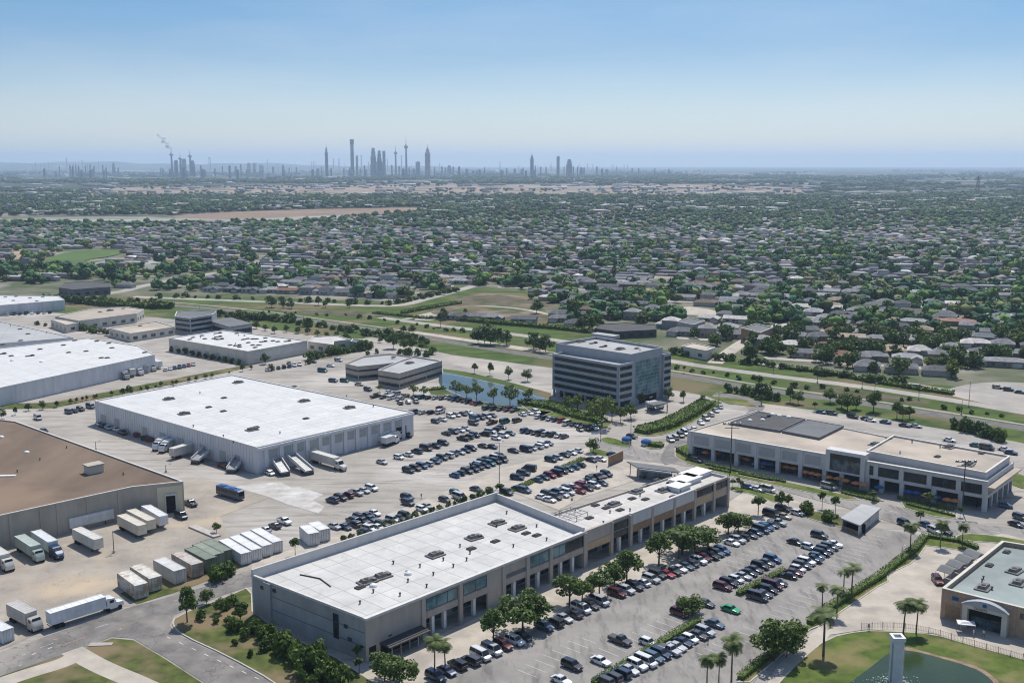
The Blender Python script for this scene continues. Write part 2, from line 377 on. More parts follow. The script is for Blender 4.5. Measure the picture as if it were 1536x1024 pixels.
def rusty():
    m = objcol('rusty_container_paint', .7, .3, 0, .18, .8); nt = m.node_tree; N, L = nt.nodes, nt.links; b = nt.nodes['Principled BSDF']
    old = b.inputs['Base Color'].links[0].from_socket
    tc = N.new('ShaderNodeTexCoord'); n = N.new('ShaderNodeTexNoise'); n.inputs['Scale'].default_value = .5; n.inputs['Detail'].default_value = 8; n.inputs['Roughness'].default_value=.7
    L.new(tc.outputs['Object'], n.inputs['Vector']); mr = N.new('ShaderNodeMapRange'); mr.inputs['From Min'].default_value=.49; mr.inputs['From Max'].default_value=.58; mr.inputs['To Max'].default_value=.8; L.new(n.outputs['Fac'], mr.inputs['Value'])
    x = N.new('ShaderNodeMix'); x.data_type='RGBA'; L.new(mr.outputs[0], x.inputs['Factor']); L.new(old, x.inputs['A']); x.inputs['B'].default_value=(.30,.19,.11,1); L.new(x.outputs['Result'], b.inputs['Base Color']); return m
M['rusty'] = rusty()
D('house_wall', objcol('house_wall_paint', .85, .2, 0, .1, .5))
D('house_roof', objcol('roof_shingles', .9, .15, 0, .25, .6))
D('garage', pm('garage_door_paint', (.55,.53,.49), (.45,.43,.40), 1, .7, coord='obj'))
D('bark', pm('tree_bark', (.12,.092,.065), (.07,.055,.04), 2, .95, coord='obj'))
D('palm_bark', pm('palm_bark', (.17,.135,.10), (.10,.08,.06), 3, .95, coord='obj'))
D('leaf', leafmat('broadleaf_foliage', (.046,.088,.02), (.155,.215,.042), (.082,.145,.03)))
D('leaf_light', leafmat('light_green_foliage', (.075,.12,.026), (.19,.235,.05), (.12,.175,.038)))
D('leaf_dark', leafmat('dark_green_foliage', (.034,.070,.02), (.105,.165,.038), (.062,.115,.028)))
D('palm_leaf', leafmat('palm_fronds', (.07,.10,.028), (.17,.21,.06), (.11,.15,.042), .8))
D('hedge', leafmat('hedge_foliage', (.055,.10,.018), (.15,.21,.036), (.09,.15,.026), .8))
D('far_leaf', attrcol('distant_foliage', .8, .1))
D('stuff_paint', attrcol('painted_surfaces', .85, .2))
D('tower', objcol('tower_cladding', .6, .4, 0, .12, .01))
D('orange_cloth', pm('orange_cloth', (.62,.24,.08), (.5,.18,.06), 1, .85, coord='obj'))
D('blue_cloth', pm('blue_cloth', (.03,.12,.30), (.02,.08,.22), 1, .85, coord='obj'))
D('foam', pm('splash_water', (.7,.75,.72), (.5,.56,.53), 2, .6, coord='obj'))
# ------------------------------------------------------------ light, sky, air
sun_az = math.radians(16); sun_el = math.radians(58)      # azimuth clockwise from +Y
S = Vector((math.sin(sun_az)*math.cos(sun_el), math.cos(sun_az)*math.cos(sun_el), math.sin(sun_el)))
ld = bpy.data.lights.new('sun','SUN'); ld.energy = 3.7; ld.angle = math.radians(.53); ld.color = (1,.95,.875)
lo = bpy.data.objects.new('sun', ld); COL.objects.link(lo); lo.rotation_euler = S.to_track_quat('Z','Y').to_euler(); lo.location = (0,0,600)
wd = bpy.data.worlds.new('World'); SC.world = wd; wd.use_nodes = True
nt = wd.node_tree; bg = nt.nodes['Background']; sky = nt.nodes.new('ShaderNodeTexSky'); sky.sky_type = 'NISHITA'; sky.sun_disc = False
sky.sun_elevation = sun_el; sky.sun_rotation = sun_az; sky.altitude = 0; sky.air_density = 1.0; sky.dust_density = 0.4; sky.ozone_density = 3.0
tcw = nt.nodes.new('ShaderNodeTexCoord'); sxy = nt.nodes.new('ShaderNodeSeparateXYZ'); nt.links.new(tcw.outputs['Generated'], sxy.inputs[0])
rw = nt.nodes.new('ShaderNodeValToRGB'); nt.links.new(sxy.outputs['Z'], rw.inputs['Fac']); e = rw.color_ramp.elements
e[0].position = 0; e[0].color = (.585,.575,.575,1); e[1].position = 1; e[1].color = (.90,.86,.84,1)
for p_, c_ in ((.055,(.46,.475,.525)),(.10,(.30,.375,.46)),(.16,(.235,.36,.45)),(.5,(.6,.64,.68))): x_ = e.new(p_); x_.color = (*c_,1)
mw = nt.nodes.new('ShaderNodeMix'); mw.data_type = 'RGBA'; mw.blend_type = 'MULTIPLY'; mw.inputs['Factor'].default_value = 1
nt.links.new(sky.outputs[0], mw.inputs['A']); nt.links.new(rw.outputs[0], mw.inputs['B']); nw = nt.nodes.new('ShaderNodeTexNoise'); nw.inputs['Scale'].default_value = 2.2; nw.inputs['Detail'].default_value = 6; nw.inputs['Roughness'].default_value = .6
mpw = nt.nodes.new('ShaderNodeMapping'); mpw.inputs['Scale'].default_value = (1,1,6); nt.links.new(tcw.outputs['Generated'], mpw.inputs['Vector']); nt.links.new(mpw.outputs[0], nw.inputs['Vector'])
mrw = nt.nodes.new('ShaderNodeMapRange'); mrw.inputs['From Min'].default_value = .45; mrw.inputs['From Max'].default_value = .75; mrw.inputs['To Max'].default_value = .22; nt.links.new(nw.outputs['Fac'], mrw.inputs['Value'])
cw = nt.nodes.new('ShaderNodeMix'); cw.data_type = 'RGBA'; nt.links.new(mrw.outputs[0], cw.inputs['Factor']); nt.links.new(mw.outputs['Result'], cw.inputs['A']); cw.inputs['B'].default_value = (4.2,4.3,4.4,1)
nt.links.new(cw.outputs['Result'], bg.inputs['Color']); bg.inputs['Strength'].default_value = 0.15
SC.view_settings.view_transform = 'Standard'; SC.view_settings.look = 'None'; SC.view_settings.gamma = 1
SC.view_settings.exposure = 0.42
SC.render.engine = 'CYCLES'
cy = SC.cycles; cy.max_bounces = 5; cy.diffuse_bounces = 2; cy.glossy_bounces = 2; cy.transmission_bounces = 2; cy.volume_bounces = 1; cy.transparent_max_bounces = 6
cy.filter_width = 1.15; cy.use_denoising = True; cy.caustics_reflective = False; cy.caustics_refractive = False

hm = bpy.data.materials.new('haze_air'); hm.use_nodes = True; n = hm.node_tree.nodes; n.clear()
ho = n.new('ShaderNodeOutputMaterial'); pv = n.new('ShaderNodeVolumePrincipled'); hm.node_tree.links.new(pv.outputs[0], ho.inputs['Volume'])
pv.inputs['Color'].default_value = (.60,.77,.98,1); pv.inputs['Density'].default_value = 0.000062; pv.inputs['Anisotropy'].default_value = 0.25
mb = MB(); mb.box((0,14000,214), (76000,52000,430)); haze = mb.build('haze', hm); tag(haze, kind='stuff', label='pale blue summer haze thickening towards the horizon', cat='haze')

# ------------------------------------------------------------ the ground
def struct(name, mbx, m): o = mbx.build(name, m); o['kind'] = 'structure'; return o
def pxpoly(pts, z=0): return [G(x,y,z) for x,y in pts]
def smooth_px(pts, it=2, closed=True):
    for _ in range(it):
        q = []; n = len(pts); rng = range(n) if closed else range(n-1)
        if not closed: q.append(pts[0])
        for i in rng:
            a, b = pts[i], pts[(i+1)%n]; q += [(a[0]*.75+b[0]*.25, a[1]*.75+b[1]*.25), (a[0]*.25+b[0]*.75, a[1]*.25+b[1]*.75)]
        if not closed: q.append(pts[-1])
        pts = q
    return pts
mb = MB(); R = 30000
mb.sheet([(R*math.cos(2*PI*k/96), R*.82*math.sin(2*PI*k/96)+12000, 0) for k in range(96)], 0)
gm = pm('far_plain', (.062,.078,.05), (.038,.052,.034), .0035, .95, 0, 10, .1, c3=(.21,.185,.155), scale3=.0011, f3=(.56,.64), stretch=(.35,1.0,1))
struct('ground', mb, gm)
_z = [0.02]
def lay(name, pts, m, zz=None, it=0):
    if it: pts = smooth_px(pts, it)
    z = _z[0] if zz is None else zz
    if zz is None: _z[0] += .003
    b = MB(); b.sheet(pxpoly(pts), z); return struct(name, b, M[m])
# built-up land behind the green strip
lay('suburb_ground', [(-500,500),(2100,720),(2100,310),(1536,300),(900,312),(400,322),(-500,330)], 'suburb_ground')
# far fields and bare land
for k,(m,pts) in enumerate([
    ('tan_field', [(120,296),(130,281),(400,279),(700,277),(1000,275),(1210,282),(1235,287),(1190,295),(880,299),(640,297),(400,290)]),
    ('tan_field', [(-60,284),(90,281),(120,287),(-60,290)]),
    ('green_field', [(320,299),(365,292),(520,294),(500,303),(360,303)]),
    ('orange_field', [(250,323),(400,316),(512,313),(640,311),(645,316),(560,324),(400,331),(270,330)]),
    ('pale_sheet', [(0,329),(120,325),(250,327),(340,331),(240,334),(90,333),(10,334)]),
    ('pale_sheet', [(250,327),(345,330),(440,326),(520,322),(560,324),(430,333),(300,334)]),
    ('orange_field', [(655,307),(690,305),(750,306),(740,308),(664,309)]),
    ('pale_sheet', [(785,333),(800,328),(860,323),(872,326),(820,331),(800,335)]),
    ('orange_field', [(876,328),(890,318),(955,322),(948,328),(900,331)]),
    ('green_field', [(55,396),(100,376),(185,376),(178,384),(120,391),(140,401),(80,402)]),
    ('pale_sheet', [(120,401),(185,386),(240,384),(330,392),(335,405),(240,410),(150,405)]),
    ('dirt', [(-40,384),(60,372),(95,378),(40,396),(-40,398)]),
    ]): lay('field', pts, m, zz=.25+.05*k, it=2)
for k,(x0,x1,y,h) in enumerate([(355,398,297,3),(690,760,303.5,2),(632,690,276.5,2.6),(575,625,277.6,1.6),(700,750,278.4,1.6),(770,955,281,3),(1050,1185,276,2.2),(1130,1280,275.5,1.6),(1010,1130,290,3.6),(1000,1035,299,3),(1310,1337,298.6,1.6),(1225,1300,343,2),(60,115,286.5,1.3),(185,300,334,1.5),(620,700,333,1.8),
    (1040,1240,260.5,1.2),(1300,1350,266,1),(1400,1480,272,1),(150,260,257,1.2),(420,470,269,1.4),(500,560,271,1.2),(880,960,268,1.2),(1240,1400,288,1.6),(1430,1520,292,1.4),(340,420,303.5,1.2),(60,180,311,1.4),(200,330,308,1.2)]):
    lay('field', [(x0,y),(x0+(x1-x0)*.3,y-h/2),(x1,y-h*.3),(x1-4,y+h*.4),(x0+(x1-x0)*.5,y+h/2)], 'pale_sheet', zz=1.0+.05*k)
# low far ridge on the left
mb = MB(); secs = []
rr = random.Random(3); nx = 60
for i in range(nx+1):
    x = -15500+i*(15500+1500)/nx; t = i/nx
    h = (150*(1-t**2.2)+18*math.sin(i*.55)+10*math.sin(i*1.7))*max(0,min(1,(1-t)*4)); h = max(h,1)
    secs.append([(x,17500,-2),(x,19500,h*.55),(x,21500,h),(x,24500,-2)])
mb.loft(secs, closed=True); struct('hills', mb, gm)

# the green strip with its roads
strip = [(-300,452),(0,447),(150,445),(230,443),(420,447),(600,455),(696,432),(790,437),(830,478),(900,495),(1000,526),(1136,541),(1273,560),(1363,573),(1440,580),(1600,600),(2000,665),(2000,755),(1536,668),(1327,633),(1137,612),(1003,586),(830,556),(653,530),(530,512),(380,492),(230,474),(0,466),(-300,472)]
lay('grass_strip', strip, 'strip_grass')
lay('paved_yard', [(-500,470),(0,466),(230,476),(380,490),(530,512),(653,529),(830,552),(1003,584),(1137,606),(1327,628),(1536,666),(2000,750),(2300,1300),(-800,1300)], 'lot')
def band(name, pts, w, m, zz=None):
    """a road of width w metres along a photo-pixel centre line on the ground"""
    P = [G(x,y) for x,y in smooth_px(pts, 3, False)]; L_, R_ = [], []
    for i,p in enumerate(P):
        d = (P[min(i+1,len(P)-1)]-P[max(i-1,0)]).normalized(); nrm = Vector((-d.y,d.x,0)); L_.append(p+nrm*w/2); R_.append(p-nrm*w/2)
    z = _z[0] if zz is None else zz
    if zz is None: _z[0] += .003
    b = MB(); n = len(P)
    b.add([(p.x,p.y,z) for p in L_]+[(p.x,p.y,z) for p in R_], [(i,n+i,n+i+1,i+1) for i in range(n-1)]); return struct(name, b, M[m])
band('road', [(-200,458),(200,452),(380,469),(516,488),(615,502),(779,531),(1003,560),(1152,586),(1286,603),(1374,617),(1536,642),(1800,690)], 8, 'rail')
band('path', [(-200,454),(200,448),(380,464),(516,483),(615,497),(779,525),(1003,554),(1152,580),(1286,597),(1374,611),(1536,636),(1800,683)], 2.2, 'pale_road')
band('road', [(200,445),(380,452),(516,457),(598,460),(640,448),(694,434),(800,402),(900,388)], 9, 'pale_road')
band('path', [(571,476),(640,486),(708,494),(779,502),(900,520),(1003,542),(1160,564),(1273,577),(1377,592),(1536,618),(1800,665)], 8, 'pale_road')
band('path', [(606,479),(640,471),(694,458),(740,459),(790,464),(830,473)], 5, 'pale_road')
band('path', [(620,498),(700,510),(790,523),(828,530)], 7, 'path')
lay('path', [(612,480),(650,468),(668,470),(655,481)], 'pale_road', it=1)
band('road', [(60,450),(175,440),(215,428),(270,418),(330,409),(380,396)], 11, 'pale_road')
band('road', [(540,508),(653,534),(779,562),(860,574),(1003,594),(1137,611),(1327,637),(1536,672),(1800,735)], 17, 'pale_road')
band('road', [(1136,545),(1273,562),(1363,577),(1428,587),(1480,592)], 8, 'pale_road')
lay('road', [(1405,588),(1450,576),(1500,572),(1570,576),(1700,610),(1700,660),(1536,616),(1470,604)], 'pale_road', it=2)
lay('dirt_patch', [(640,468),(690,446),(725,438),(800,446),(850,462),(790,461),(700,457),(660,474)], 'dirt_patch', it=2)
lay('dirt_patch', [(700,462),(790,466),(840,476),(800,482),(690,474)], 'dirt_patch', it=1)
lay('dirt_patch', [(380,462),(520,466),(600,472),(560,476),(440,470)], 'dirt_patch', it=2)
lay('dirt_patch', [(1150,572),(1280,585),(1400,602),(1390,609),(1250,592)], 'dirt_patch', it=2)
lay('dirt_patch', [(1020,458),(1080,466),(1075,474),(980,470)], 'path', it=1)
band('road', [(1072,545),(1110,515),(1150,495),(1200,482)], 8, 'path')
band('road', [(1330,505),(1400,490),(1450,500)], 6, 'path')
# bottom left: yard, road and verge
lay('yard', [(-300,1060),(-300,800),(0,790),(280,715),(420,740),(330,775),(345,805),(240,860),(170,900),(0,975)], 'yard')
lay('white_patch', [(352,730),(392,724),(420,723),(437,731),(450,730),(486,742),(470,750),(487,760),(478,770),(432,757),(400,744),(372,736)], 'white_patch')
lay('road', [(-300,1130),(-300,1062),(0,978),(64,956),(190,912),(257,894),(320,876),(377,853),(470,828),(560,789),(566,797),(480,840),(400,872),(340,890),(262,922),(254,938),(270,954),(340,986),(413,1026),(520,1120),(430,1120),(310,1026),(250,987),(200,957),(168,955),(115,975),(0,1014)], 'road')
lay('verge', [(-300,1100),(0,1014),(115,976),(168,957),(200,960),(246,987),(306,1026),(400,1100),(-300,1300)], 'rough_grass')
band('path', [(-60,1045),(40,1010),(100,993),(120,978)], 4.6, 'path')
band('path', [(108,975),(150,1000),(215,1026),(300,1070)], 4.6, 'path')
lay('verge', [(180,890),(250,862),(300,843),(340,835),(378,835),(377,845),(320,868),(257,890),(205,906)], 'rough_grass')
lay('alley', [(377,858),(566,797),(745,728),(838,765),(877,745),(1040,693),(1000,690),(880,672),(760,700),(560,780),(470,812),(377,845)], 'path')
# east lot
lay('parking_lot', [(600,1060),(655,1005),(740,972),(860,918),(988,860),(1100,800),(1170,772),(1230,768),(1262,782),(1330,795),(1388,803),(1320,872),(1240,926),(1190,964),(1150,1000),(1100,1060),(1050,1130),(560,1130)], 'asphalt_lot')
lay('promenade', [(552,1003),(878,850),(990,800),(1095,752),(1120,735),(1180,745),(1230,768),(1170,772),(1100,800),(988,860),(860,918),(740,972),(640,1024),(560,1100),(500,1060)], 'path')
lay('street', [(880,668),(905,660),(1033,690),(1150,715),(1295,748),(1400,772),(1480,788),(1600,800),(1600,835),(1480,815),(1390,800),(1270,762),(1180,738),(1095,716),(1040,700),(960,692),(900,684)], 'asphalt_lot')
lay('street', [(985,700),(1003,660),(1060,637),(1110,628),(1128,612),(1090,600),(1060,592),(1105,590),(1150,606),(1140,622),(1100,640),(1050,660),(1036,690)], 'road', it=1)
lay('forecourt', [(1388,808),(1240,928),(1165,1000),(1130,1060),(1180,1060),(1245,952),(1300,944),(1400,950),(1600,1010),(1700,1100),(1900,900),(1503,800),(1440,815)], 'path')
# ------------------------------------------------------------ raised green islands with a kerb
def inset(P, d):
    n = len(P); out = []
    area = sum(P[i].x*P[(i+1)%n].y-P[(i+1)%n].x*P[i].y for i in range(n)); s = 1 if area > 0 else -1
    for i in range(n):
        a, b, c = P[i-1], P[i], P[(i+1)%n]
        e1 = Vector((b.x-a.x,b.y-a.y)).normalized(); e2 = Vector((c.x-b.x,c.y-b.y)).normalized()
        n1 = Vector((-e1.y,e1.x))*s; n2 = Vector((-e2.y,e2.x))*s; k = n1+n2
        if k.length < 1e-4: k = n1
        k = k.normalized(); m_ = d/max(.35,k.dot(n1)); out.append(Vector((b.x+k.x*m_, b.y+k.y*m_, 0)))
    return out
def island(name, pts, m='lawn', it=2, kerb=True, h=.22):
    P = pxpoly(smooth_px(pts, it)) if it else pxpoly(pts)
    b = MB(); b.prism(inset(P,.3), .01, h, bottom=False); struct(name, b, M[m])
    if kerb:
        b = MB(); b.ring(P, inset(P,.32), .01, h+.02); struct('kerb', b, M['kerb'])
island('verge', [(378,878),(345,893),(262,925),(257,938),(272,953),(340,984),(412,1024),(500,1090),(620,1090),(548,1006),(380,930)], 'rough_grass', 1)
island('lawn', [(1120,1080),(1165,1026),(1200,990),(1240,957),(1290,946),(1340,947),(1400,951),(1450,966),(1540,990),(1700,1040),(1700,1200),(1120,1200)], 'lawn', 1)
island('verge', [(775,603),(800,598),(830,598),(925,632),(905,645),(850,637),(800,622)], 'lawn', 1)
island('verge', [(945,648),(1000,625),(1050,607),(1075,600),(1088,606),(1060,622),(1020,645),(985,655),(955,653)], 'lawn', 1)
island('verge', [(1012,672),(1035,664),(1040,690),(1060,697),(1130,712),(1280,745),(1290,750),(1270,750),(1110,718),(1030,696),(1012,685)], 'lawn', 0)
island('verge', [(1060,696),(1092,700),(1100,707),(1068,702)], 'lawn', 0)
island('verge', [(1104,709),(1165,718),(1172,722),(1158,723),(1108,713)], 'lawn', 0)
island('verge', [(1262,730),(1310,742),(1326,752),(1300,751),(1258,738)], 'lawn', 0)
island('verge', [(1350,752),(1435,772),(1436,779),(1400,775),(1356,762)], 'lawn', 0)
island('verge', [(882,672),(905,675),(925,682),(905,686),(884,680)], 'lawn', 1)
island('verge', [(898,658),(915,655),(952,668),(940,672),(905,665)], 'lawn', 1)
island('verge', [(962,667),(975,661),(1000,665),(996,672),(975,675)], 'lawn', 1)
island('verge', [(1093,728),(1130,735),(1160,742),(1185,752),(1165,756),(1130,742),(1095,736)], 'lawn', 1)
island('verge', [(1195,772),(1215,765),(1262,774),(1290,790),(1262,792),(1225,782)], 'rough_grass', 1)
island('verge', [(1388,804),(1415,810),(1470,822),(1466,830),(1416,822),(1390,819),(1378,836),(1366,846),(1332,862),(1333,872),(1318,880),(1262,918),(1240,935),(1215,945),(1165,990),(1125,1024),(1105,1024),(1150,986),(1200,945),(1233,915),(1262,892),(1315,866)], 'lawn', 0)
island('verge', [(663,553),(700,558),(745,568),(790,580),(828,590),(828,600),(806,596),(770,582),(700,566),(664,560)], 'strip_grass', 0)
island('verge', [(640,583),(664,582),(700,598),(740,606),(780,612),(830,618),(810,626),(770,618),(700,606),(645,592)], 'strip_grass', 0)
island('verge', [(0,614),(80,612),(142,600),(260,576),(380,550),(372,547),(250,570),(140,592),(75,604),(0,606)], 'rough_grass', 0, kerb=False, h=.2)
island('verge', [(464,532),(500,520),(560,515),(563,520),(540,527),(500,537),(470,540)], 'strip_grass', 1)
island('verge', [(380,596),(500,600),(555,620),(600,640),(560,630),(480,612)], 'strip_grass', 0)
island('verge', [(1430,806),(1445,800),(1490,803),(1560,815),(1560,824),(1500,815),(1450,812)], 'lawn', 1)
island('verge', [(1468,700),(1500,720),(1536,735),(1590,745),(1590,725),(1536,715),(1510,700)], 'lawn', 1, kerb=False)
island('verge', [(1058,594),(1120,600),(1137,611),(1092,606)], 'lawn', 0, kerb=False)
island('bank', [(1350,968),(1372,973),(1415,985),(1455,995),(1480,1006),(1505,1026),(1540,1100),(1490,1120),(1480,1026),(1440,1003),(1400,992),(1352,979)], 'bank', 1, kerb=False, h=.235)
def pondsheet(name, pts, m, z):
    b = MB(); b.sheet(pxpoly(smooth_px(pts,2)), z); return struct(name, b, M[m])
pondsheet('water', [(1240,1060),(1262,1034),(1307,1001),(1332,980),(1352,975),(1379,979),(1415,989),(1450,999),(1474,1009),(1497,1030),(1520,1110),(1200,1140)], 'pond', .245)
pondsheet('water', [(660,561),(668,558),(700,565),(770,581),(806,592),(822,600),(812,608),(780,611),(740,606),(700,599),(665,585),(657,572)], 'lake', .235)
# ------------------------------------------------------------ markings
mk = MB(); om = MB()
def line(mbx, a, b, w=.16, z=.20):
    d = (b-a).normalized(); n_ = Vector((-d.y,d.x,0))*w/2; mbx.add([(a+n_).to_tuple()[:2]+(z,), (b+n_).to_tuple()[:2]+(z,), (b-n_).to_tuple()[:2]+(z,), (a-n_).to_tuple()[:2]+(z,)], [(0,3,2,1)])
ZM = _z[0]+.01
def stalls(p0, p1, depth=5.2, pitch=2.75, both=False, side=1, w=.15):
    A, B = G(*p0), G(*p1); n_ = int((B-A).length/pitch); u = (B-A).normalized(); v = Vector((u.y,-u.x,0))*side
    for i in range(n_+1):
        c = A+u*(i*pitch)+v*0; line(mk, c-(v*depth if both else v*0), c+v*depth, w, ZM)
# filled in by the parking rows
# ------------------------------------------------------------ buildings
def ccw(P):
    a = sum(P[i].x*P[(i+1)%len(P)].y-P[(i+1)%len(P)].x*P[i].y for i in range(len(P)))
    return list(P) if a > 0 else list(reversed(P))
class Bld:
    def __init__(s, name, label, cat, P, h, group=None):
        s.P = [Vector((p.x,p.y,0)) for p in P]; s.h = h
        c = sum(s.P, Vector((0,0,0)))/len(P)
        s.root = empty(name, (c.x,c.y,0)); tag(s.root, label, cat, group)
    def walls(s, m, z0=0.0, par=.7, th=.35, roof='white_roof', cap='trim', P=None, h=None, wn='wall', capover=.06):
        P = P or s.P; h = h or s.h; pin = inset(P, th)
        b = MB(); b.ring(P, pin, z0, h); w = b.build(wn, M[m], s.root)
        b = MB(); b.prism(inset(P, th-.02), h-par-.25, h-par, bottom=True); r = b.build('roof', M[roof], s.root)
        if cap:
            b = MB(); b.ring(inset(P,-capover), inset(P, th+.06), h+.002, h+.14); b.build('parapet_cap', M[cap], s.root)
        s.roof = r; s.zr = h-par; return w, r
    def fac(s, a, b): return Fac(s, a, b)
    def units(s, lst, group=None):
        for (px, py, kind) in lst:
            p = G(px, py, s.zr); b = MB(); z = s.zr+.002; a = UA+random.uniform(-.1,.1)
            if kind == 'big':
                b.box((p.x,p.y,z+.15), (4.2,3.0,.3), a); b.box((p.x-.3*math.cos(a),p.y-.3*math.sin(a),z+.62), (2.8,2.0,.66), a, 0, taper=.72); b.box((p.x+1.6*math.cos(a),p.y+1.6*math.sin(a),z+.5), (.9,1.6,.45), a); u = b.build('air_conditioner', M['unit'], s.roof)
                b = MB(); b.lathe((p.x-.3*math.cos(a),p.y-.3*math.sin(a),z+.94), [(.5,0),(.55,.12),(.3,.14)], 10); b.build('fan_cowl', M['unit_dark'], u)
            elif kind == 'hatch':
                b.box((p.x,p.y,z+.15), (2.2,1.5,.3), a); b.box((p.x,p.y,z+.4), (1.8,1.1,.22), a, taper=.8); b.build('skylight', M['unit_dark'], s.roof)
            elif kind == 'dome':
                b.lathe((p.x,p.y,z), [(.9,0),(.9,.2),(.7,.5),(.35,.68)], 12); b.build('roof_dome', M['white_paint'], s.roof)
            elif kind == 'flat':
                b.box((p.x,p.y,z+.18), (4.2,1.6,.36), a); b.box((p.x+1,p.y+.3,z+.55), (1.3,1.0,.4), a+.2); b.build('roof_duct', M['unit_dark'], s.roof)
            else:
                b.tube((p.x,p.y,z),(p.x,p.y,z+.55),.16); b.lathe((p.x,p.y,z+.5), [(.14,0),(.3,.08),(.3,.2),(.1,.3)], 8); b.build('roof_vent', M['unit_dark'], s.roof)
class Fac:
    def __init__(s, bl, a, b):
        s.b = bl; s.a = Vector((a[0],a[1],0)); s.d = Vector((b[0]-a[0],b[1]-a[1],0)); s.len = s.d.length; s.d.normalize()
        n_ = Vector((s.d.y,-s.d.x,0)); 
        if n_.dot(-s.a) < 0 : n_ = -n_          # towards the viewer's side
        s.n = n_; s.ang = math.atan2(s.d.y, s.d.x)
    def s_at(s, px, z):
        lo_, hi = -5.0, s.len+5; f = lambda t: proj(s.a.x+s.d.x*t, s.a.y+s.d.y*t, z)[0]-px
        fl = f(lo_)
        for _ in range(40):
            m_ = (lo_+hi)/2
            if f(m_)*fl > 0: lo_ = m_
            else: hi = m_
        return max(0, min(s.len, (lo_+hi)/2))
    def box(s, mbx, s0, s1, z0, z1, out=.06, back=.3, mi=0):
        c = s.a+s.d*((s0+s1)/2)+s.n*((out-back)/2); mbx.box((c.x,c.y,(z0+z1)/2), (abs(s1-s0), out+back, z1-z0), s.ang, mi)
    def panel(s, name, m, s0, s1, z0, z1, out=.06, back=.1, parent=None):
        b = MB(); s.box(b, s0, s1, z0, z1, out, back); return b.build(name, M[m], parent or s.b.root)
    def window(s, s0, s1, z0, z1, m='shop_glass', mull=3.0, out=.04, frame='dark_metal'):
        w = s.panel('window', m, s0, s1, z0, z1, out)
        b = MB(); n_ = max(1, round((s1-s0)/mull))
        for i in range(n_+1): t = s0+(s1-s0)*i/n_; s.box(b, max(s0,t-.06), min(s1,t+.06), z0, z1, out+.05, -out)
        s.box(b, s0, s1, z0-.1, z0, out+.05, .05); s.box(b, s0, s1, z1, z1+.1, out+.05, .05)
        b.build('window_frame', M[frame], w); return w
    def pier(s, px, z0, z1, w=1.0, out=.3, m='taupe_wall', zz=None):
        t = s.s_at(px, zz or z1); return s.panel('pier', m, t-w/2, t+w/2, z0, z1, out)
def quad(pts, z): return [G(x,y,z) for x,y in pts]

# --- brown-roofed warehouse, bottom left
h = 9.0
b = Bld('brown_roof_warehouse', 'brown flat-roofed warehouse with beige panel walls beside the trailer yard', 'warehouse', quad([(275,722),(198,730),(-60,786),(-420,870),(-500,640),(0,629),(24,632)],h), h)
b.walls('beige_wall', roof='brown_roof', par=.3)
f = b.fac(b.P[2], b.P[1])
for i,px in enumerate([15,60,86,130,178]): f.pier(px, 0, h-.25, .5 if i%2 else .9, .25, 'beige_wall')
for z in (3.9,7.9): f.panel('wall_joint', 'taupe_wall', 0, f.len-.1, z, z+.16, .05)
f2 = b.fac(b.P[1], b.P[0]); t0, t1 = f2.s_at(212,h), f2.s_at(272,h)
f2.panel('end_panel', 'yellow_wall', f2.s_at(235,h), f2.len-.4, .0, h-.9, .14)
d0 = f2.s_at(249,4); f2.panel('doorway', 'dark_opening', d0, d0+2.6, 0, 5.2, .2); 
g0 = MB(); f2.box(g0, d0-.25, d0, 0, 5.5, .45, 0); f2.box(g0, d0+2.6, d0+2.85, 0, 5.5, .45, 0); f2.box(g0, d0-.3, d0+2.9, 5.5, 5.9, .9, 0); g0.build('door_frame', M['trim'], b.root)
b.units([(40,679,'dome'),(2,656,'dome')]); p = G(141,708,b.zr)
m_ = MB(); m_.box((p.x,p.y,b.zr+1.2),(4.6,3.4,2.4),UA); ph = m_.build('roof_housing', M['cream_wall'], b.roof)
m_ = MB(); m_.box((p.x,p.y,b.zr+2.55),(5.2,4.0,.3),UA); m_.build('housing_roof', M['beige_wall'], ph) if False else m_.build('housing_roof', M['beige_wall'], b.roof)
p = G(8,714,b.zr); m_ = MB(); m_.box((p.x,p.y,b.zr+.15),(6,1.2,.3),.1); m_.build('roof_walkway', M['white_paint'], b.roof)
b.units([(26,708,'vent'),(60,690,'vent'),(100,672,'vent'),(185,712,'vent')])

# --- the large white warehouse
h = 9.0
Q = quad([(142,601),(385,671),(620,618),(348,562)],h)
b = Bld('white_warehouse', 'huge white flat-roofed warehouse with ribbed walls in the centre left', 'warehouse', Q, h)
b.walls('white_wall', roof='white_roof', par=.25)
f = b.fac(Q[0], Q[1]); rb = MB()
for i in range(int(f.len/1.6)): f.box(rb, i*1.6+.4, i*1.6+.62, .1, h-.3, .1, .05)
rb.build('wall_rib', M['white_wall'], b.root)
for px in (152,172,214,240,268,300,330,352): 
    t = f.s_at(px, 3); f.panel('dock_door', 'shutter', t, t+3.2, .9, 4.4, .16)
f = b.fac(Q[1], Q[2]); px = [398,421,441,460,479,498,517,535,553,571,588,604]
for i,x in enumerate(px):
    f.pier(x, 0, h-1.2, 1.5, .55, 'white_wall')
    if i < len(px)-1:
        t0, t1 = f.s_at(x,5)+.75, f.s_at(px[i+1],5)-.75
        f.panel('high_shutter','shutter', t0+.4, t1-.4, 4.3, 7.2, .1)
f.panel('wall_band','white_wall', 0, f.len, h-1.2, h-.3, .6)
t = f.s_at(602,3); f.panel('doorway','dark_opening', t-2.5, t+2.4, 0, 4.6, .12); 
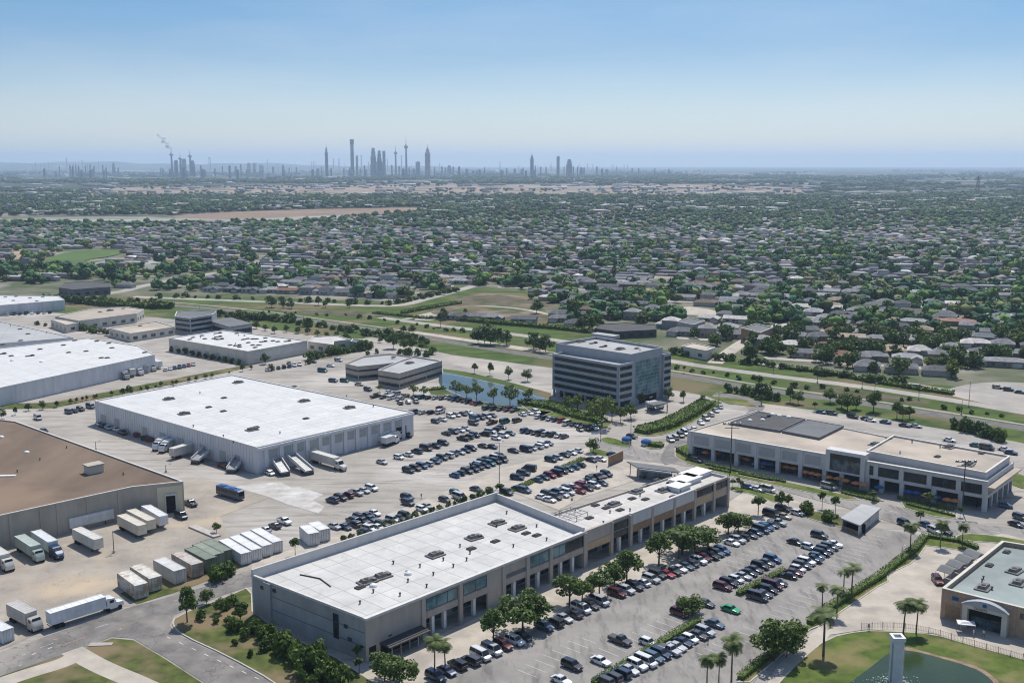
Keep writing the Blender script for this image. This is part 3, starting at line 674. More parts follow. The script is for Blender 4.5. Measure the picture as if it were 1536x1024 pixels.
b.units([(x,y,'big') for x,y in [(276,621),(357,574),(253,599),(378,645),(456,602),(524,612)]]+[(x,y,'hatch') for x,y in [(336,597),(313,611),(459,628),(384,641),(335,617),(441,580)]]+[(x,y,'vent') for x,y in [(335,655),(290,640),(420,650),(520,595),(560,610),(300,590),(260,580),(350,664)]])

# --- long white warehouse, far left
h = 8.0
Q = quad([(-330,652),(232,532),(208,519),(133,507),(-330,560)],h)
b = Bld('long_white_warehouse', 'long white warehouse with smooth wall and trucks parked along it at far left', 'warehouse', Q, h)
b.walls('white_wall', roof='white_roof', par=.2)
b.units([(18,541,'dome'),(62,543,'dome')]+[(x,y,'flat') for x,y in [(3,531),(45,534)]]+[(x,y,'hatch') for x,y in [(17,534),(60,524),(95,518),(103,529),(129,527),(163,515),(168,522),(152,537),(161,537),(145,512),(112,511),(217,529)]])
h2 = 7.4
Q = quad([(-330,545),(-60,520),(110,506),(0,482),(-330,486)],h2)
b = Bld('grey_roof_warehouse', 'broad grey flat-roofed warehouse behind the long white one', 'warehouse', Q, h2)
b.walls('white_wall', roof='grey_roof', par=.2); b.units([(30,494,'hatch'),(16,489,'vent'),(42,501,'hatch'),(4,517,'hatch'),(31,511,'hatch'),(70,500,'vent')])
h = 7.0
Q = quad([(-200,464),(0,458),(97,450),(88,444),(0,443),(-200,447)],h)
b = Bld('far_white_warehouse', 'white flat-roofed warehouse at the left edge, farthest of the big ones', 'warehouse', Q, h)
b.walls('white_wall', roof='white_roof', par=.2); f = b.fac(Q[1],Q[2]); 
for x in (10,30,58,80): f.pier(x, 0, h-.5, .8, .3, 'white_wall')
b.units([(x,y,'hatch') for x,y in [(8,446),(24,445),(45,447),(64,446),(20,451),(55,452)]])

# --- white roof dotted with vents
h = 7.0
Q = quad([(253,507),(372,527),(461,511),(335,495)],h)
b = Bld('vented_warehouse', 'cream-walled warehouse whose white roof is dotted with dark vents', 'warehouse', Q, h)
b.walls('cream_wall', roof='white_roof', par=.3)
f = b.fac(Q[1],Q[2])
for i in range(4): f.panel('wall_panel','trim', 3+i*f.len/4.3, 3+i*f.len/4.3+9, 2.6, 5.6, .06)
f = b.fac(Q[0],Q[1]); 
for i in range(5): f.panel('dock_door','shutter', 5+i*9, 8.5+i*9, .3, 3.6, .08)
rr = random.Random(5); lst = []
while len(lst) < 34:
    u, v = rr.uniform(.1,.92), rr.uniform(.1,.9); pp = Q[0].lerp(Q[1],u).lerp(Q[3].lerp(Q[2],u),v); lst.append((*proj(pp.x,pp.y,h), rr.choice(['hatch','hatch','flat','vent'])))
b.units(lst)

# --- small buildings behind it
def simple(name, label, cat, pts, h, wall, roof, n=5, group=None, win='shop_glass', cap='trim', units=()):
    Q = quad(pts, h); b = Bld(name, label, cat, Q, h, group); b.walls(wall, roof=roof, par=.3, cap=cap)
    PP = b.P; cc = sum(PP, Vector((0,0,0)))/len(PP)
    for i in range(len(PP)):
        a, c = PP[i], PP[(i+1)%len(PP)]; mid = (a+c)/2; out = Vector((c.y-a.y, a.x-c.x,0)); 
        if out.dot(mid-cc) < 0: out = -out
        if out.dot(-mid) > 0 and (c-a).length > 6:
            f = Fac(b, a, c); k = max(1,int(f.len/6))
            for j in range(k):
                t = f.len*(j+.5)/k; f.panel('window', win, t-1.5, t+1.5, 1.2, min(h-1.2,3.0), .05)
    b.units(list(units)); return b
simple('cream_office_wing','low cream building with several roof levels beyond the long warehouse','building',[(82,474),(120,481),(205,470),(216,464),(190,460),(140,462)],6,'cream_wall','beige_roof', units=[(165,466,'big'),(150,468,'hatch'),(185,463,'hatch')])
simple('cream_annex','cream flat-roofed annex in front of the low cream building','building',[(76,479),(100,487),(118,484),(116,477),(92,474)],5,'cream_wall','beige_roof')
simple('tan_workshop','tan flat-roofed workshop half hidden by trees left of the dotted roof','building',[(163,492),(196,500),(262,490),(235,482)],5,'cream_wall','beige_roof', units=[(210,489,'hatch')])
simple('kiosk_office','small pale building with curved front right of the dotted-roof warehouse','building',[(462,512),(500,517),(501,512),(526,509),(505,503),(470,505)],5,'cream_wall','mall_roof2')
simple('small_shed','small pale blue-grey shed next to the curved-front building','shed',[(526,512),(545,514),(545,510),(529,508)],4,'office_wall','slate_roof')
simple('dark_school','low dark-roofed building by the road junction in the left distance','building',[(88,431),(110,434),(165,430),(166,424),(120,422),(96,424)],6,'slate_roof','dark_roof',cap=None, win='glass')
# curved modern building
b = Bld('curved_office','modern grey building with a curved roof and glazed storeys, left of centre','office building', quad([(262,474),(285,477),(318,472),(325,467),(290,465),(265,467)],10), 10)
b.walls('office_wall', roof='slate_roof', par=.3)
f = b.fac(b.P[0],b.P[1]); f3 = b.fac(b.P[1],b.P[2])
for ff in (f,f3):
    for z in (1.6,4.6,7.4): ff.panel('window_band','glass', .6, ff.len-.6, z, z+1.5, .06)
P2 = quad([(312,481),(345,491),(378,486),(345,477)],5.5); m_ = MB(); m_.ring(P2, inset(P2,.3),0,5.5); m_.build('wing_wall', M['office_wall'], b.root)
m_ = MB(); m_.prism(inset(P2,-.5),5.5,5.9); m_.build('wing_roof', M['slate_roof'], b.root)
f = Fac(b,P2[0],P2[1]); f.panel('window_band','glass',.5,f.len-.5,1,3.6,.06); f = Fac(b,P2[1],P2[2]); f.panel('window_band','glass',.5,f.len-.5,1,3.6,.06)
# --- two storey taupe office in the centre
h = 7.2
b = Bld('banded_office','two-storey taupe office block with dark window bands beside the blue pond','office building', quad([(567,555),(599,560),(640,548),(663,541),(620,534),(600,541)],h), h)
b.walls('taupe_wall', roof='grey_roof', par=.5)
b2 = quad([(518,544),(537,548),(570,545),(604,541),(625,534),(585,529),(545,533)],h)
m_ = MB(); m_.ring(b2, inset(b2,.35),0,h-.4); m_.build('wing_wall', M['taupe_wall'], b.root)
m_ = MB(); m_.prism(inset(b2,.33),h-1.2,h-1.0); m_.build('wing_roof', M['grey_roof'], b.root)
for (a,c) in ((b.P[0],b.P[1]),(b.P[1],b.P[2]),(b.P[2],b.P[3]),(b2[0],b2[1]),(b2[1],b2[2])):
    f = Fac(b,a,c); f.panel('window_band','glass',.1,f.len-.05,4.1,4.9,.06); f.panel('window_band','glass',.3,f.len-.3,.8,2.2,.06)
b.units([(614,545,'big'),(590,536,'hatch')])

# --- glass and concrete office tower
hU, hL = 22.0, 19.0
UP = quad([(834,515),(947,531.5),(994,521),(894,505)],hU)
b = Bld('glass_office_block','six-storey grey office block with dark window bands and a teal glass front','office building', UP, hU)
b.walls('office_wall', roof='grey_roof', par=1.0, cap='office_wall')
u1 = (UP[1]-UP[0]).normalized(); v1 = (UP[2]-UP[1]).normalized(); n1 = Vector((u1.y,-u1.x,0)); n1 = n1 if n1.dot(-UP[0])>0 else -n1
A = G(829.5,530,hL); C1 = G(928,547,hL); A.z = C1.z = 0
u2 = (C1-A).normalized(); n2 = Vector((u2.y,-u2.x,0)); n2 = n2 if n2.dot(-A)>0 else -n2
dep = 9.0
LP = [A, C1, C1-n2*dep, A-n2*dep]
m_ = MB(); m_.ring(LP, inset(LP,.4), 3.4, hL); m_.build('lower_wall', M['office_wall'], b.root)
m_ = MB(); m_.prism(inset(LP,.38), hL-1.2, hL-1.0); m_.build('terrace_roof', M['grey_roof'], b.root)
LQ = inset(LP, 2.2); m_ = MB(); m_.prism(LQ, 0, 3.6); m_.build('ground_floor_glazing', M['glass'], b.root)
f = Fac(b, LP[0], LP[1]); fs = Fac(b, LP[1], LP[2]) ; fs.n = v1*0+Vector((u2.x,u2.y,0)); 
for i in range(7): t = f.len*(i+.03)/6.05; f.panel('column','office_wall', t, t+.7, 0, 3.5, 0.0, .7)
for k in range(5):
    z = 4.55+k*2.95
    for ff,e in ((f,1.0),(fs,.5)):
        ff.panel('window_band','glass', e, ff.len-e, z, z+1.55, .02)
        sp = MB(); ff.box(sp, .4, ff.len-.4, z-1.2, z-.02, .32, .1); sp.build('spandrel', M['office_wall'], b.root)
for ff in (f,fs):
    sp = MB(); ff.box(sp, .0, ff.len, hL-1.05, hL, .34, .05); ff.box(sp, 0, .55, 3.4, hL-1.06, .33, .05); ff.box(sp, ff.len-.55, ff.len, 3.4, hL-1.06, .33, .05); sp.build('corner_pier', M['office_wall'], b.root)
fr = Fac(b, UP[1], UP[2]); g0, g1 = fr.s_at(953.5,15), fr.s_at(989.5,15)
cg = fr.panel('curtain_glass','teal_glass', g0, g1, 3.2, 18.4, .05)
sp = MB()
for k in range(11): z = 3.2+k*1.52; fr.box(sp, g0, g1, z-.09, z+.09, .12, -.04)
for k in range(9): t = g0+(g1-g0)*k/8; fr.box(sp, t-.08, t+.08, 3.2, 18.4, .14, -.04)
sp.build('mullion', M['office_wall'], cg)
fr.panel('entrance','dark_opening', g0+3, g1-2, 0, 3.0, .05)
# right wing
wq = UP[2]; n3 = fr.n; WP = [wq-v1*.6+n3*1.2, wq+v1*5.0+n3*1.2, wq+v1*5.0-n3*12, wq-v1*.6-n3*12]
m_ = MB(); m_.ring(WP, inset(WP,.3), 0, 19.2); m_.build('wing_wall', M['office_wall'], b.root); m_ = MB(); m_.prism(inset(WP,.28), 18.2, 18.4); m_.build('wing_roof', M['grey_roof'], b.root)
fw = Fac(b, WP[0], WP[1]); 
for k in range(5): z = 4.55+k*2.95; fw.panel('window_band','glass', .5, fw.len-.3, z, z+1.6, .05)
cv = G(985,617); m_ = MB(); m_.box((cv.x,cv.y,3.4),(8,5,.4),UA-.2); 
for sx in (-4,4): m_.tube((cv.x+sx,cv.y-2,0.1),(cv.x+sx,cv.y-2,3.4),.22)
m_.build('entrance_canopy', M['slate_roof'], b.root)
b.zr = hU-1.0
b.units([(890,515,'flat'),(870,513,'big'),(930,524,'big'),(955,523,'hatch'),(905,520,'flat'),(915,511,'flat'),(960,526,'vent')])
p = G(908,506,hU-1); m_ = MB(); m_.box((p.x,p.y,hU-.2),(13,5,1.4),u1.to_2d().angle_signed(Vector((1,0)))*-1 if False else math.atan2(u1.y,u1.x)); m_.build('plant_room', M['grey_roof'], b.root)

# --- long shop building with the white roof (foreground)
h = 9.6
QW = quad([(377,861),(548,926.5),(877,796),(745,743.5)],h)
b = Bld('long_mall','long grey shop building with a white membrane roof in the foreground','shop building', QW, h)
pin = inset(QW,.45)
# front side: arcade on the right face, so walls are built piece by piece
L_, F_, R_, B_ = [Vector((q.x,q.y,0)) for q in QW]
m_ = MB(); m_.prism(inset([L_,F_,R_,B_],.43), h-1.45, h-1.25); b.roof = m_.build('roof', M['mall_roof'], b.root); b.zr = h-1.25
def wallseg(a, c, z0, z1, th=.45, name='wall', mat_='grey_wall', side=None):
    d = (c-a).normalized(); n_ = Vector((d.y,-d.x,0)); ctr = side if side is not None else (L_+R_)/2
    if n_.dot((a+c)/2-ctr) < 0: n_ = -n_
    P = [a, c, c-n_*th, a-n_*th]; mm = MB(); mm.prism(ccw(P), z0, z1); return mm.build(name, M[mat_], b.root)
wallseg(L_, F_, 0, h-.5)
wallseg(B_, L_, 0, h+1.2, .45, 'back_parapet_wall', 'mall_wall'); wallseg(R_-(R_-B_).normalized()*.0, B_, 0, h+.9, .45, 'side_parapet_wall', 'mall_wall')
f = b.fac(F_, R_); sx = lambda px, z=h: f.s_at(px, z)
s_a, s_b = sx(634), f.len
f.panel('corner_wall','taupe_wall', 0, s_a, 0, h-.5, 0, .45)
f.panel('upper_wall','taupe_wall', s_a, s_b, 4.0, h-.5, 0, .45)
f.panel('arcade_back_wall','grey_wall', s_a, s_b, 0, 3.95, -4.2, 4.5)
f.panel('arcade_ceiling','taupe_wall', s_a, s_b, 3.96, 4.0-.0, -.5, 4.2) 
f.panel('fascia','trim', -.3, s_b, h-.5, h+.02, .45, .4)
for px in (634,690,755,791,826,877): f.panel('pier','taupe_wall', sx(px)-.55, sx(px)+.55, 0, h-.52, .38, .2)
for a_,c_ in ((639,686),(695,730)): f.window(sx(a_), sx(c_), 5.9, 8.3, 'teal_glass')
for a_,c_ in ((793,824),(829,848),(848,875)): f.window(sx(a_), sx(c_), 5.9, 8.4, 'teal_glass' if c_!=875 else 'glass')
f.panel('dark_panel','slate_roof', sx(757), sx(789), 4.4, 6.6, .05)
for px in (650,668,712,772,808,842,860): f.panel('column','white_paint', sx(px,2)-.4, sx(px,2)+.4, 0, 3.95, -.05, .8)
f.panel('solid_bay','taupe_wall', sx(731), sx(754), 0, 4.0, .04, .4)
for a_,c_ in ((640,686),(695,730),(757,789),(793,824),(829,875)):
    f.panel('shop_window','shop_glass', sx(a_)+.6, sx(c_)-.6, .5, 3.3, -4.15, 4.3)
    f.panel('lower_band','taupe_wall', sx(a_), sx(c_), 4.2, 5.6, .12, .1)
fl = b.fac(L_, F_)
for z in (3.2,6.2): fl.panel('wall_groove','slate_roof', fl.len*.17, fl.len-.3, z, z+.14, .04)
fl.panel('corner_pier','grey_wall', fl.len*.13, fl.len*.19, 0, h-.4, .5)
fl.window(fl.s_at(500,6), fl.s_at(508,6), 2.8, 8.0, 'glass', 5)
fl.panel('sill_band','trim', 0, fl.len, h-.5, h, .12, .4)
f.panel('corner_door','dark_opening', .8, 2.6, 0, 3.0, .05)
f.panel('wall_vent','unit_dark', 6, 6.8, 3.6, 3.9, .12)
for px_,z_ in ((398,8.6),(392,7.2),(410,7.6),(517,5.9),(523,3.4)):
    t = fl.s_at(px_,z_); fl.panel('wall_fitting','unit_dark', t, t+.9, z_, z_+.7, .3)
aw = MB(); f.box(aw, 3.6, s_a-.8, 2.7, 3.0, 3.2, 0); f.box(aw, 3.6, s_a-.8, 3.0, 3.15, 2.6, 0); aw.build('awning', M['dark_metal'], b.root)
f.panel('shopfront','dark_opening', 3.8, s_a-1, .2, 2.65, .06)
for k in range(5): t = 4.2+k*(s_a-6)/4; f.panel('awning_post','metal', t, t+.15, 0, 2.7, 3.1, -2.95)
b.units([(x,y,'big') for x,y in [(573,865),(551,873),(653,833),(776,793),(746,785),(711,807)]]+[(x,y,'hatch') for x,y in [(640,865) if False else (718,806),(707,823),(743,812),(540,881),(805,803),(789,800)]]+[(x,y,'vent') for x,y in [(560,888),(610,860),(630,850),(680,850),(700,840),(770,820),(820,810),(640,880),(600,893),(745,790),(805,790),(760,770),(665,840),(705,830),(590,845),(650,862),(612,872),(540,905),(690,820)]]+[(560,879,'dome'),(612,861,'dome')])
p = G(496,880,b.zr); e = G(480,868,b.zr); m_ = MB(); m_.tube((p.x,p.y,b.zr+.15),(e.x,e.y,b.zr+.15),.14); p2 = G(450,862,b.zr); m_.tube((e.x,e.y,b.zr+.15),(p2.x,p2.y,b.zr+.15),.14); m_.build('roof_pipe', M['unit_dark'], b.roof)
# narrow wing
NW = quad([(877,796),(1093,713.5),(1042,702),(829,769)],h-.3); R2,E_,K_,J_ = [Vector((q.x,q.y,0)) for q in NW]
m_ = MB(); m_.prism(inset(NW,.38), h-1.3, h-1.1); r2 = m_.build('wing_roof', M['mall_roof2'], b.root)
ctr = (R2+K_)/2
wallseg(J_, K_, 0, h-.6, .4, 'wing_back_wall', 'taupe_wall', ctr); wallseg(K_, E_, 0, h-.4, .4, 'wing_end_wall', 'mall_wall', ctr); 
f = Fac(b, R2, E_); sx = lambda px, z=h: f.s_at(px, z)
f.panel('upper_wall','taupe_wall', 0.2, sx(918), 4.0, h-.3, .3, .5); f.panel('upper_wall','taupe_wall', sx(918), sx(946), 4.0, h-.5, -.3, .5)
f.panel('upper_wall','mall_wall', sx(946), sx(1042), 4.0, h-.3, .3, .5); f.panel('upper_wall','taupe_wall', sx(1042), f.len, 3.9, h-.4, .1, .5)
f.panel('brown_band','tan_band', sx(880), sx(916), 4.1, 6.0, .4); f.panel('brown_band','brown_band', sx(948), sx(977), 4.1, 6.0, .4); f.panel('brown_band','brown_band', sx(980), sx(1010), 4.1, 6.0, .4); f.panel('brown_band','brown_band', sx(1012), sx(1040), 4.1, 6.0, .4)
f.window(sx(921), sx(943), 6.2, 8.0, 'glass', out=-.26); f.window(sx(921), sx(943), 4.2, 5.5, 'glass', out=-.26)
f.window(sx(1045), sx(1070), 6.6, 8.4, 'glass',out=.12); f.window(sx(1073), f.len-.6, 6.6, 8.4, 'glass',out=.12)
f.panel('tan_band','tan_band', sx(1045), sx(1068), 4.2, 6.2, .2); f.panel('tan_band','tan_band', sx(1073), sx(1084), 4.2, 6.2, .2)
f.panel('arcade_back_wall','grey_wall', 0, f.len, 0, 3.95, -4.0, 4.3)
for px in (878,917,946,978,1011,1042,1071,1092): f.panel('pier','taupe_wall', sx(px)-.5, sx(px)+.5, 0, h-.6, .45, .3)
for px in (930,962,995,1027,1057): f.panel('column','white_paint', sx(px,2)-.4, sx(px,2)+.4, 0, 3.9, .0, .8)
for a_,c_ in ((880,916),(920,944),(948,977),(980,1010),(1013,1041),(1044,1070)): f.panel('shop_window','shop_glass', sx(a_)+.5, sx(c_)-.5, .4, 3.2, -3.95, 4.1)
b.roof = r2; b.zr = h-1.1
b.units([(x,y,'big') for x,y in [(995,736),(955,738),(920,757)]]+[(x,y,'hatch') for x,y in [(893,758),(909,762),(884,777),(930,765),(948,748),(970,728),(1005,724),(1010,745),(968,749),(985,720)]]+[(x,y,'vent') for x,y in [(915,769),(945,766),(863,765),(1012,716),(905,785),(960,744),(1020,738)]])
for (x,y,w,l) in [(1043,709,9,5),(1028,718,9,5),(1018,728,6,4)]:
    p = G(x,y,h); m_ = MB(); m_.box((p.x,p.y,h-.45),(w,l,1.3),UA); m_.box((p.x,p.y,h+.3),(w+.6,l+.6,.18),UA); m_.build('roof_penthouse', M['white_paint'], r2)
m_ = MB(); c0 = G(852,777,h-1.1)    # steel frame on the roof joint
for i in range(5):
    o_ = U*(i*2.2-4.4); a_ = c0+o_-W*3; c_ = c0+o_+W*3; m_.tube((a_.x,a_.y,h+.2),(c_.x,c_.y,h+.2),.1,n=4)
for i in range(4):
    o_ = W*(i*2-3); a_ = c0+o_-U*4.4; c_ = c0+o_+U*4.4; m_.tube((a_.x,a_.y,h+.2),(c_.x,c_.y,h+.2),.1,n=4)
for i in (-4.4,0,4.4):
    for j in (-3,3): p = c0+U*i+W*j; m_.tube((p.x,p.y,h-1.1),(p.x,p.y,h+.2),.1,n=4)
m_.build('roof_frame', M['metal'], r2)

# --- right-hand shop building with arcade
h = 9.2
FL, FR, BR, BL = [Vector((q.x,q.y,0)) for q in quad([(1033.5,646),(1480,722),(1521,693),(1137,615)],h)]
b = Bld('arcade_mall','long two-storey grey shop building with a shaded arcade and beige and dark roofs','shop building', [FL,FR,BR,BL], h)
ctr = (FL+BR)/2
wallseg(BL, FL, 0, h, .4, 'side_wall', 'mall_wall', ctr); wallseg(FR, BR, 3.6, h, .4, 'end_wall', 'mall_wall', ctr); wallseg(BR, BL, 0, h, .4, 'back_wall', 'mall_wall', ctr)
m_ = MB(); m_.prism(inset([FL,FR,BR,BL],.38), h-.6, h-.4); r = m_.build('roof', M['beige_roof'], b.root); b.roof = r; b.zr = h-.4
f = b.fac(FL, FR); sx = lambda px, z=h: f.s_at(px, z)
f.panel('upper_wall','mall_wall', 0, f.len, 4.1, h, 0, .4)
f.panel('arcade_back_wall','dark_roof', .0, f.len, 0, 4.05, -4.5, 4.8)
f.panel('arcade_ceiling','mall_wall', .4, f.len, 3.9, 4.1, -.4, 4.6)
piers = [1036,1069,1104,1134,1166,1200,1236,1262,1300,1322,1352,1400,1440,1476]
for px in piers: f.panel('pier','mall_wall', sx(px,2)-.65, sx(px,2)+.65, 0, 4.1, .05, 1.3)
for a_,c_ in ((1038,1066),(1070,1098),(1102,1129),(1135,1165),(1170,1199),(1204,1234)): f.panel('recessed_panel','shutter', sx(a_,7)+.7, sx(c_,7)-.7, 5.0, 8.0, .05)
for px in (1034.5,1068,1100,1132,1167,1201,1236): f.panel('upper_pier','mall_wall', sx(px,7)-.8, sx(px,7)+.8, 4.2, h-.1, .22, .1)
f.panel('cornice','trim', -.2, sx(1238), h-.1, h+.12, .3, .5)
# portal
t0, t1 = sx(1240), sx(1299); m_ = MB(); f.box(m_, t0, t0+1.4, 4.1, h+2.0, .9, 3); f.box(m_, t1-1.4, t1, 0, h+2.0, .9, 3); f.box(m_, t0+1.4, t1-1.4, h+.9, h+2.0, .9, 3); f.box(m_, t0+1.4, t1-1.4, 4.1, 4.6, .9, 0); m_.build('portal', M['mall_wall'], b.root)
f.window(t0+1.4, t1-1.4, 4.6, h+.9, 'shop_glass', 3.2, .3)
f.panel('portal_band','glass', t0+1.4, t1-1.4, h-.9, h+.8, .42, 0)
# upper level set back, right part
UF0 = FL+f.d*sx(1301)-f.n*3.5; UF1 = FR-f.n*3.5-f.d*1.5; UB1 = BR+ (FR-BR).normalized()*2-f.d*1.5; UB0 = BL+(BR-BL)*.42
# keep the raised block inside the outline
UB0 = UF0 + (BL-FL)*.93; UB1 = UF1 + (BR-FR)*.80
UPP = [Vector((q.x,q.y,0)) for q in quad([(1300,676),(1479,709),(1515,684),(1340,653)],h+2.1)]; m_ = MB(); m_.ring(ccw(UPP), inset(ccw(UPP),.35), h-.4, h+2.1); m_.build('raised_wall', M['mall_wall'], b.root)
m_ = MB(); m_.prism(inset(ccw(UPP),.33), h+1.5, h+1.75); rr_ = m_.build('raised_roof', M['beige_roof'], b.root)
m_ = MB(); m_.ring(inset(ccw(UPP),-.15), inset(ccw(UPP),.45), h+2.1, h+2.3); m_.build('raised_cornice', M['trim'], b.root)
f.panel('cornice','trim', sx(1300), f.len+.3, h, h+.22, .5, .6)
for a_,c_ in ((1304,1312),(1316,1349),(1356,1391),(1398,1434),(1442,1473)): f.window(sx(a_,7), sx(c_,7), 5.2, 7.9, 'glass', 3.2)
for px in (1301,1314,1352,1394,1438,1478): f.panel('upper_pier','mall_wall', sx(px,7)-.7, sx(px,7)+.7, 4.2, h, .2, .1)
b.roof = rr_; b.zr = h+1.75
b.units([(1312,667,'big'),(1333,658,'hatch'),(1406,685,'hatch'),(1424,671,'big'),(1410,672,'vent'),(1453,697,'big'),(1472,680,'hatch'),(1368,664,'vent'),(1350,680,'vent')])
# dark roof sections
for nm,pts,mm in (('dark_roof_section',[(1093,633),(1138,617),(1208,627.5),(1170,645)],'dark_roof'),('grey_roof_section',[(1173,645.5),(1211,628.5),(1266,638),(1229,656)],'slate_roof')):
    P = ccw(quad(pts,h+.5)); m_ = MB(); m_.ring(P, inset(P,.4), h-.4, h+.5); m_.build('roof_kerb', M['slate_roof'], b.root); m_ = MB(); m_.prism(inset(P,.48), h+.1, h+.35); rs = m_.build(nm, M[mm], b.root)
    if mm == 'dark_roof': b.roof = rs; b.zr = h+.35; b.units([(1125,631,'dome'),(1144,630,'dome'),(1159,622,'dome'),(1169,624,'dome'),(1183,626,'dome'),(1149,625,'flat')])
# end wall arcade (faces right)
f = Fac(b, FR, BR); f.n = Vector((f.d.y,-f.d.x,0)); f.n = f.n if f.n.x > 0 else -f.n
for k in range(5): t = f.len*(k+.15)/5; f.panel('pier','mall_wall', t, t+1.1, 0, 3.6, 0, 1)
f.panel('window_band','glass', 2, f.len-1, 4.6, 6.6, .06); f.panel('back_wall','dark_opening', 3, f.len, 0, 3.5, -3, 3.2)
ec = MB(); f.box(ec, 0, f.len, h-2.0, h-1.6, 2.4, 0); ec.build('end_canopy', M['beige_roof'], b.root)

# --- brick building with portico, bottom right
h = 7.0
FL, FR, BR, BL = [Vector((q.x,q.y,0)) for q in quad([(1413,882),(1640,938),(1760,852),(1503,811)],h)]
b = Bld('brick_shop','tan brick building with a pale green roof and a pedimented entrance by the pond','shop building', [FL,FR,BR,BL], h)
b.walls('brick', roof='green_roof', par=1.0, th=.6, cap='cream_wall')
f = b.fac(FL, FR); sx = lambda px, z=3: f.s_at(px, z)
t0, t1 = sx(1446,3), sx(1513,3); mid = (t0+t1)/2
m_ = MB(); f.box(m_, t0, t0+1.1, 0, 4.6, 1.5, 0); f.box(m_, t1-1.1, t1, 0, 4.6, 1.5, 0); f.box(m_, t0, t1, 4.6, 5.4, 1.6, 0)
m_.build('portico', M['cream_wall'], b.root)
m_ = MB(); nseg = 10; prof = []
for i in range(nseg+1): t = t0-.3+(t1-t0+.6)*i/nseg; prof.append((t, 5.4+1.5*math.sin(PI*i/nseg)**.8))
vs = []
for off in (0.0,1.7):
    for t,z in prof: p = f.a+f.d*t+f.n*off; vs.append((p.x,p.y,z))
    for t,z in reversed(prof): p = f.a+f.d*t+f.n*off; vs.append((p.x,p.y,5.41))
n_ = len(prof)*2; fs_ = [tuple(range(n_)), tuple(range(2*n_-1,n_-1,-1))]+[(i,n_+i,n_+(i+1)%n_,(i+1)%n_) for i in range(n_)]
m_.add(vs, fs_); m_.build('pediment', M['office_wall'], b.root)
f.panel('entrance','dark_opening', t0+1.1, t1-1.1, 0, 4.5, .05); 
for k in range(4): t = t0+1.6+k*(t1-t0-3)/4; f.panel('door','shop_glass', t, t+1.5, .2, 2.6, .1)
lg = MB(); f.box(lg, mid-.4, mid+.4, 5.7, 6.4, 1.78, -1.7); lg.build('emblem', M['blue_cloth'], b.root)
# lettering on the fascia: small gold strokes as on the real sign
def text_obj(txt, fac_, s0, z0, size, m, out, parent, name='lettering'):
    cu = bpy.data.curves.new(name,'FONT'); cu.body = txt; cu.size = size; cu.extrude = .03; tmp = bpy.data.objects.new(name, cu)
    me = bpy.data.meshes.new_from_object(tmp); bpy.data.objects.remove(tmp); o = bpy.data.objects.new(name, me); me.materials.append(m); COL.objects.link(o)
    o.parent = parent; p = fac_.a+fac_.d*s0+fac_.n*out; og = ORG[parent.name]; d_ = fac_.d if fac_.d.cross(fac_.n).z < 0 else -fac_.d
    o.location = (p.x-og.x, p.y-og.y, z0-og.z); o.rotation_euler = (PI/2,0,math.atan2(d_.y,d_.x)); return o
text_obj('CIIANTS', f, t0+2.4, 4.75, .75, M['brown_band'], 1.66, b.root)
f.panel('wall_sign','blue_cloth', sx(1427), sx(1437), 5.0, 5.8, .12)
f.panel('wall_sign','unit', sx(1529), sx(1535), 4.6, 5.8, .12)
f.panel('brick_recess','brown_band', sx(1418), sx(1440), .6, 3.6, .03)
b.units([(1522,857,'big'),(1527,875,'big'),(1475,868,'vent'),(1475,882,'big'),(1484,848,'hatch'),(1510,828,'hatch'),(1488,884,'vent'),(1473,872,'vent')])
# signage on the far end of the white warehouse and the arcade
# --- kiosk by the parking lot
h = 2.9
Q = quad([(1263,778),(1289,788),(1319,763),(1294,758)],h)
b = Bld('service_kiosk','small grey-roofed service building with an open front on the lot edge','kiosk', Q, h)
P = ccw(b.P); m_ = MB(); m_.prism(inset(P,-.4), h, h+.35); m_.build('roof', M['grey_roof'], b.root)
wallseg(b.P[1], b.P[2], 0, h, .25, 'side_wall', 'mall_wall', (b.P[0]+b.P[2])/2); wallseg(b.P[2], b.P[3], 0, h, .25, 'back_wall', 'mall_wall', (b.P[0]+b.P[2])/2); wallseg(b.P[3], b.P[0], 0, h, .25, 'side_wall', 'mall_wall', (b.P[0]+b.P[2])/2)
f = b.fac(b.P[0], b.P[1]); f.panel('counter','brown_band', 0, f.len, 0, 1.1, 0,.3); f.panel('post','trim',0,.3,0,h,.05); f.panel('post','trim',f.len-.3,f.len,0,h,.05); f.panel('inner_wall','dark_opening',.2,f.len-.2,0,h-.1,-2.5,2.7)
f = Fac(b, b.P[1], b.P[2]); f.panel('window','shop_glass', 2, 4.5, 1.2, 3, .05); f.panel('window','shop_glass', 7, 9.5, 1.2, 3, .05)
# --- blue canopied pavilion behind the narrow wing
b = Bld('canopy_pavilion','open pavilion with a light blue roof next to the brick garden wall','pavilion', quad([(940,694),(968,702),(1030,708),(1008,700)],4), 4)
Pq = ccw([Vector((p.x,p.y,0)) for p in quad([(940,692),(956,701),(1022,709),(1010,701)],4)])
m_ = MB(); m_.prism(Pq, 3.8, 4.1); m_.build('roof', M['slate_roof'], b.root)
for i,p in enumerate(inset(Pq,.6)): m_ = MB(); m_.tube((p.x,p.y,0),(p.x,p.y,3.8),.15); m_.build('post', M['metal'], b.root)
m_ = MB(); m_.prism(inset(Pq,1.6), 0, 2.6); m_.build('inner_room', M['shop_glass'], b.root)
def bar_thing(name, label, cat, a, c, h, th, m, group=None):
    d = (c-a); mid = (a+c)/2; mm = MB(); mm.box((mid.x,mid.y,h/2), (d.length,th,h), math.atan2(d.y,d.x)); o = mm.build(name, M[m], None, loc=(mid.x,mid.y,0)); return tag(o,label,cat,group)
